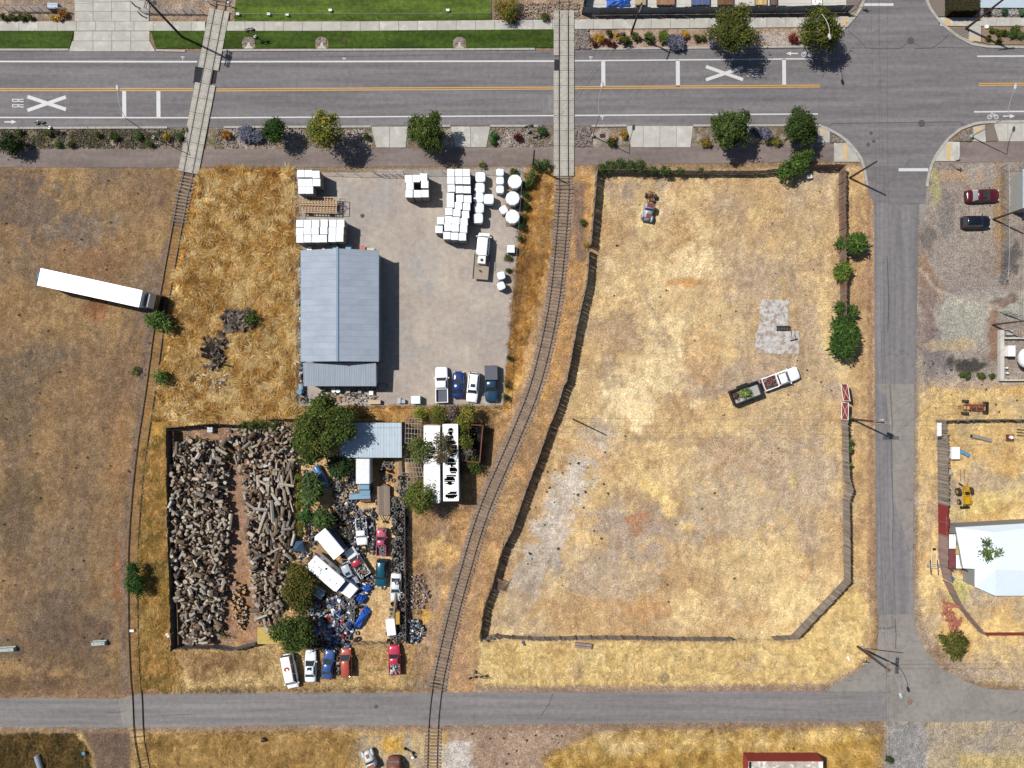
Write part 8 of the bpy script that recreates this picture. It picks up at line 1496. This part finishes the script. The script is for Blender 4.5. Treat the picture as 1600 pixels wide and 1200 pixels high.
SHR = [  # x, y, r, colours, colour word
 (936, 59, 10, YEL_, "yellow-flowered"), (952, 51, 5, OL, "small green"), (929, 69, 4.5, RED_, "dark red"), (950, 66, 5.5, RED_, "dark red"), (966, 57, 8, YEL_, "golden"), (978, 61, 9, OL, "olive"), (959, 70, 3.5, RED_, "dark red"), (993, 57, 8, [(76, 92, 36), (110, 120, 46)], "dark olive"), (1014, 58, 9, [(110, 124, 54), (90, 106, 44)], "grassy green"), (1037, 57, 11, [(120, 134, 56), (96, 112, 44)], "grassy green"), (1057, 66, 17, PUR, "lavender-grey"), (1069, 53, 8, YEL_, "golden"), (1088, 59, 6, OL, "small olive"), (1099, 59, 5, OL, "small olive"), (1111, 60, 5, OL, "small olive"), (1118, 68, 9, PUR, "lavender-grey"), (1240, 60, 9, ORG_, "russet egg-shaped"),
 (354, 211, 9, [(206, 140, 44), (180, 120, 44)], "orange"), (386, 208, 17, PUR, "lavender-grey"), (402, 213, 11, PUR, "lavender-grey"), (261, 214, 7, [(190, 140, 54), (160, 130, 54)], "golden"), (974, 210, 7.5, YEL_, "yellow"), (955, 222, 9, OL, "olive"), (958, 214, 4.5, [(226, 170, 110), (206, 150, 90)], "peach"), (810, 215, 7.5, [(110, 26, 26), (84, 24, 26)], "dark red"), (772, 211, 7, [(66, 110, 44), (80, 124, 54)], "green"), (770, 222, 6, [(66, 110, 44)], "green"), (847, 204, 9, [(84, 120, 60), (70, 100, 48)], "green"), (573, 213, 6, DG, "green"), (1103, 222, 10, [(176, 140, 60), (120, 120, 50)], "gold-green"), (1196, 208, 13, PUR, "lavender-grey"), (1178, 204, 8, PUR, "lavender-grey"), (1214, 221, 9, [(150, 140, 56), (120, 118, 48)], "gold-green"), (1201, 222, 5, OL, "small olive"),
 (1550, 47, 4.5, OL, "small olive"), (1559, 51, 5, OL, "small olive"), (1568, 51, 5.5, OL, "small olive"), (1582, 52, 8.5, [(90, 116, 54), (72, 98, 46)], "round green"), (1588, 44, 6, OL, "olive"), (1594, 54, 7, [(90, 116, 54)], "green"), (1545, 60, 4.5, OL, "small olive"), (1561, 64, 4.5, OL, "small olive"), (1543, 18, 6.5, [(66, 34, 30), (50, 28, 26)], "dark red globe"), (1570, 18, 5.5, [(84, 116, 78), (70, 100, 66)], "green globe"), (1597, 19, 5, [(100, 130, 92)], "green globe"),
 (6, 27, 7, OL, "olive"), (19, 26, 6, OL, "olive"), (34, 27, 7, OL, "olive"), (46, 26, 6, OL, "olive"), (98, 21, 8, [(206, 140, 44), (180, 116, 40)], "orange"), (84, 28, 4, YEL_, "small yellow"), (92, 29, 4, YEL_, "small yellow"), (30, 206, 6, DG, "small green"), (75, 208, 6, OL, "small green"), (110, 226, 5, DG, "small green"), (178, 213, 9, DG, "green"), (215, 213, 8, [(90, 110, 60), (110, 130, 76)], "pale green"), (233, 225, 6, [(90, 110, 60)], "pale green"), (280, 214, 7, [(96, 112, 64)], "pale green"), (90, 226, 4, [(84, 124, 40)], "bright green"), (152, 210, 6, OL, "small olive"),
 (754, 258, 5, OL, "small olive"), (803, 269, 7, DG, "small green"), (1356, 1178, 0, None, ""), (1390, 1187, 7, [(84, 96, 50), (66, 80, 40)], "green"), (1512, 587, 6, DG, "green"), (1534, 587, 7, [(110, 116, 50), (84, 96, 40)], "olive"), (1550, 588, 5, OL, "small olive"), (1503, 585, 4, DG, "dark green"), (793, 403, 6, OL, "olive"), (795, 422, 4, OL, "small olive"), (910, 347, 6, [(110, 120, 60), (90, 100, 50)], "dull green"), (916, 383, 4, [(190, 160, 60)], "yellow")]
def near(x, y):
    if y < 40 and x < 200: return "in the top corner bed"
    if x < 345 and y > 195 and y < 235: return "in the verge west of the skewed crossing"
    if x < 870 and y < 235 and y > 195: return "in the verge between the two rail crossings"
    if y < 80 and x < 1100: return "in the upper bed near the straight crossing"
    if y < 80 and x < 1300: return "in the upper bed by the olive trees"
    if y < 80: return "in the corner bed below the hedge"
    if y < 235 and x < 1000: return "in the gravel bed beside the street lamp"
    if y < 235: return "in the bed beside the round street trees"
    if x > 1480: return "below the black gravel patch"
    if x > 1300: return "below the lower road"
    return "beside the railway-side fences"
seen_ = {}
for x, y, r_, cols, word in SHR:
    if not cols: continue
    key = (word, near(x, y)); seen_[key] = seen_.get(key, 0) + 1
tot_ = dict(seen_); seen_ = {}
for x, y, r_, cols, word in sorted([s for s in SHR if s[3]], key=lambda s: s[0]):
    key = (word, near(x, y)); seen_[key] = seen_.get(key, 0) + 1
    shrub(("%s shrub %s" % key) if tot_[key] == 1 else "%s shrub %s, %s of %d" % (key + (ORD[seen_[key] - 1], tot_[key])), x, y, r_, cols, .5 + r_ * .055, frond=(cols is PUR or "grassy" in word), group="planted shrubs", z=.05)
# ---------------------------------------------------------------- dry grass, weeds: uncountable blades
def blades(name, label, poly, n, length, width, hgt, tint=(1.0, 1.25), seed=1, swirl=9, thr=None, cols=None, jit=.5, rag=5, z=-.05, mixg=.5):
    rs = np.random.RandomState(seed); P = np.array(poly, float); x = rs.uniform(P[:, 0].min(), P[:, 0].max(), n * 2); y = rs.uniform(P[:, 1].min(), P[:, 1].max(), n * 2); k = inside(poly, x + (vnoise(x / 8, y / 8, 3) - .5) * rag * 2, y + (vnoise(x / 8, y / 8, 7) - .5) * rag * 2)
    x = x[k]; y = y[k]
    if thr is not None: k = fbm(x, y, 10, 3, seed) > thr; x = x[k]; y = y[k]
    x = x[:n]; y = y[:n]; n = len(x); a = vnoise(x / swirl, y / swirl, seed) * 9 + vnoise(x / 40, y / 40, seed + 2) * 5 + rs.normal(0, jit, n); X = (x - 800) * S; Y = (600 - y) * S
    L_ = rs.uniform(*length, n); w = rs.uniform(*width, n); hh = rs.uniform(*hgt, n); dx, dy = np.cos(a), np.sin(a); A = np.c_[X - dy * w, Y + dx * w, np.full(n, z)]; B = np.c_[X + dy * w, Y - dx * w, np.full(n, z)]; T = np.c_[X + dx * L_, Y + dy * L_, hh]
    V = np.stack([A, B, T], 1).reshape(-1, 3); g = gcol(x, y); tone = (1.35 * rs.uniform(tint[0] * .85, tint[1], n) * (.75 + .5 * fbm(x, y, 12, 3, seed + 4)))[:, None]
    if cols and swirl < 10:      # tufts share a tone: dark thatch, gold, bleached tips
        order = sorted(cols, key=sum); v = (fbm(x, y * .8, 7, 3, seed + 9) - .5) * 2.6 + .5 + rs.normal(0, .2, n); ci = np.clip((v * len(cols)).astype(int), 0, len(cols) - 1); cc = np.array([lin3(c) for c in order])[ci]; g = g * mixg + cc * (1 - mixg)
    elif cols: cc = np.array([lin3(c) for c in cols])[rs.randint(0, len(cols), n)]; g = g * mixg + cc * (1 - mixg)
    o = inst(name, fastmesh(name, V, 3, np.clip(g * tone, 0, .8), STRAW)); setp(o, label, "grass" if "grass" in name else "weeds", None, "stuff"); return o
TALL = [(255, 232, 176), (244, 206, 130), (228, 180, 92), (206, 150, 70), (176, 124, 58), (132, 94, 52)]
blades("dry_grass", "tall matted golden grass between the old rails and the grey shed", [(312, 266), (461, 266), (465, 632), (463, 652), (272, 660), (243, 660), (258, 560), (274, 460), (290, 390), (303, 345)], 90000, (.6, 1.7), (.035, .08), (.1, .6), (.85, 1.2), 3, 9, cols=TALL, jit=.28, mixg=.15)
blades("dry_grass", "golden grass strip above the junk yard trees", [(470, 636), (780, 636), (770, 650), (640, 660), (470, 662)], 9000, (.4, 1.1), (.03, .06), (.1, .45), (.75, 1.3), 4, 8, cols=TALL)
blades("dry_grass", "olive and gold weeds along the log yard wall", [(220, 700), (268, 660), (270, 1010), (290, 1078), (212, 1080), (212, 950), (218, 800)], 26000, (.25, .8), (.03, .06), (.05, .4), (.7, 1.2), 5, 6, cols=[(226, 176, 96), (150, 134, 66), (200, 152, 78), (122, 116, 60), (240, 206, 140)])
blades("dry_grass", "orange-gold grass between the gravel yard and the curved railway", [(822, 268), (862, 268), (860, 380), (840, 470), (800, 600), (790, 630), (800, 450)], 14000, (.3, .9), (.03, .06), (.05, .4), (.7, 1.25), 6, 7, cols=[(214, 160, 80), (236, 196, 130), (160, 112, 60), (190, 140, 70)])
blades("dry_grass", "pale dry grass strip above the lower road", [(752, 1006), (1242, 1006), (1330, 915), (1360, 930), (1352, 1030), (1290, 1068), (750, 1074)], 42000, (.2, .6), (.02, .05), (.03, .22), (.8, 1.25), 7, 10, cols=[(244, 220, 164), (226, 196, 130), (206, 170, 110)])
blades("dry_grass", "cream and tan stubble covering the big fenced lot", lot, 150000, (.12, .45), (.015, .04), (.0, .1), (.85, 1.2), 8, 30, thr=.44, mixg=.85, cols=[(236, 208, 150), (190, 150, 100)])
blades("dry_grass", "sparse brown stubble of the west field", [(0, 264), (272, 264), (255, 470), (222, 620), (205, 800), (200, 1080), (0, 1080)], 70000, (.1, .35), (.015, .035), (.0, .1), (.75, 1.25), 9, 12, thr=.5, mixg=.8, cols=[(190, 150, 96), (120, 100, 84)])
blades("dry_grass", "long golden grass around the red container at the bottom", [(850, 1180), (960, 1142), (1340, 1138), (1380, 1160), (1376, 1215), (850, 1215)], 26000, (.3, 1.1), (.03, .06), (.05, .4), (.75, 1.25), 10, 9, cols=[(236, 204, 136), (214, 170, 84), (160, 124, 60)])
blades("dry_grass", "gold grass below the lower road beside the white antique truck", [(225, 1145), (560, 1145), (560, 1215), (235, 1215)], 22000, (.3, .9), (.03, .06), (.05, .35), (.7, 1.25), 11, 9, cols=[(226, 186, 110), (200, 150, 76), (150, 118, 60)])
blades("weeds", "dark green and brown weeds around the silver pipe", [(-10, 1146), (118, 1146), (140, 1180), (138, 1215), (-10, 1215)], 12000, (.2, .7), (.03, .06), (.05, .45), (.6, 1.1), 12, 6, cols=[(84, 84, 44), (110, 92, 50), (66, 66, 36), (150, 118, 66)])
blades("dry_grass", "golden dry grass of the east property", [(1440, 625), (1610, 622), (1610, 820), (1490, 822), (1480, 900), (1520, 935), (1610, 935), (1610, 1060), (1480, 1030), (1436, 940)], 36000, (.15, .55), (.02, .05), (.02, .2), (.8, 1.2), 13, 12, mixg=.7, cols=[(240, 210, 150), (206, 168, 108)])
blades("dry_grass", "dry grass verge between street and plank fence", [(1325, 270), (1358, 270), (1362, 600), (1360, 900), (1330, 900), (1330, 560)], 14000, (.12, .4), (.02, .04), (.02, .12), (.8, 1.2), 14, 12, mixg=.8, cols=[(220, 184, 130), (180, 146, 106)])
blades("dry_grass", "dry grass around the parked row below the junk yard", [(280, 1014), (670, 1008), (664, 1080), (300, 1080)], 20000, (.15, .6), (.02, .05), (.02, .22), (.75, 1.2), 15, 9, cols=[(232, 200, 140), (196, 156, 100), (150, 130, 76)]); blades("dry_grass", "dry grass between junk yard and curved railway", [(640, 790), (780, 650), (800, 650), (735, 800), (690, 900), (660, 1000), (636, 1000)], 22000, (.15, .55), (.02, .05), (.02, .2), (.75, 1.2), 16, 9, thr=.45, mixg=.7, cols=[(220, 180, 116), (170, 136, 90)])
blades("dry_grass", "dry grass beside the plank fence and the curved railway", [(900, 272), (926, 272), (914, 440), (880, 590), (846, 700), (800, 800), (745, 985), (712, 1060), (730, 900), (800, 720), (850, 600), (880, 470)], 16000, (.15, .5), (.02, .05), (.02, .2), (.75, 1.2), 17, 8, thr=.45, mixg=.7, cols=[(214, 164, 96), (120, 120, 70), (170, 136, 90)])
blades("weeds", "low green plants covering the verge beside the path", [(0, 200), (295, 200), (292, 231), (0, 232)], 9000, (.1, .35), (.03, .06), (.03, .3), (.7, 1.2), 18, 4, thr=.48, cols=[(90, 112, 56), (70, 92, 44), (130, 110, 76)]); blades("weeds", "thin green weeds along the edges of the lower road", [(270, 1074), (600, 1072), (600, 1082), (270, 1084)], 1600, (.1, .4), (.03, .06), (.03, .25), (.7, 1.2), 19, 4, thr=.5, cols=[(84, 104, 56), (66, 86, 44)])
# scattered weed tufts on the lots (too many to count)
rs = np.random.RandomState(77); V = []; colr = []
for x, y, nn in [(820 + rs.uniform(0, 130), 700 + rs.uniform(0, 220), 3) for _ in range(38)] + [(rs.uniform(940, 1310), rs.uniform(280, 980), 2) for _ in range(36)] + [(rs.uniform(5, 240), rs.uniform(270, 1060), 2) for _ in range(70)] + [(rs.uniform(1440, 1590), rs.uniform(560, 660), 2) for _ in range(20)] + [(rs.uniform(700, 1340), rs.uniform(1140, 1195), 2) for _ in range(30)]:
    X, Y = W(x, y)[:2]; m_ = nn * 16; a = rs.uniform(0, 6.28, m_); r_ = rs.uniform(.05, .2, m_) * rs.uniform(.4, 1.2); g = np.array(lin3([(84, 92, 50), (104, 104, 60), (70, 80, 44), (120, 100, 64)][rs.randint(4)]))
    for k in range(m_): V += [(X + r_[k] * .3 * math.cos(a[k] + 1), Y + r_[k] * .3 * math.sin(a[k] + 1), 0), (X + r_[k] * .3 * math.cos(a[k] - 1), Y + r_[k] * .3 * math.sin(a[k] - 1), 0), (X + r_[k] * 1.5 * math.cos(a[k]), Y + r_[k] * 1.5 * math.sin(a[k]), .12)]; colr.append(g * rs.uniform(.6, 1.3))
setp(inst("weeds", fastmesh("weeds", np.array(V), 3, np.array(colr), LEAF)), "small green weed tufts dotted over the dry lots", "weeds", None, "stuff")
# green cuttings in the black trailer
tt = W(1164, 614, .9); o = inst("plant_cuttings", crown_mesh("plant_cuttings", [(0, 0, 0, .9, .7, .3)], 900, .16, [(150, 176, 96), (126, 156, 80), (176, 196, 120)], 9, .2), None, (tt.x, tt.y, .95)); setp(o, "pale green cuttings heaped in the black trailer", "plant cuttings", None, "stuff")
tt = W(1150, 619, .9); o = inst("twigs", crown_mesh("twigs", [(0, 0, 0, .4, .5, .2)], 260, .16, [(140, 104, 80), (110, 84, 66)], 10, .16), None, (tt.x, tt.y, .9)); setp(o, "brown twigs beside the green cuttings in the black trailer", "twigs", None, "stuff")
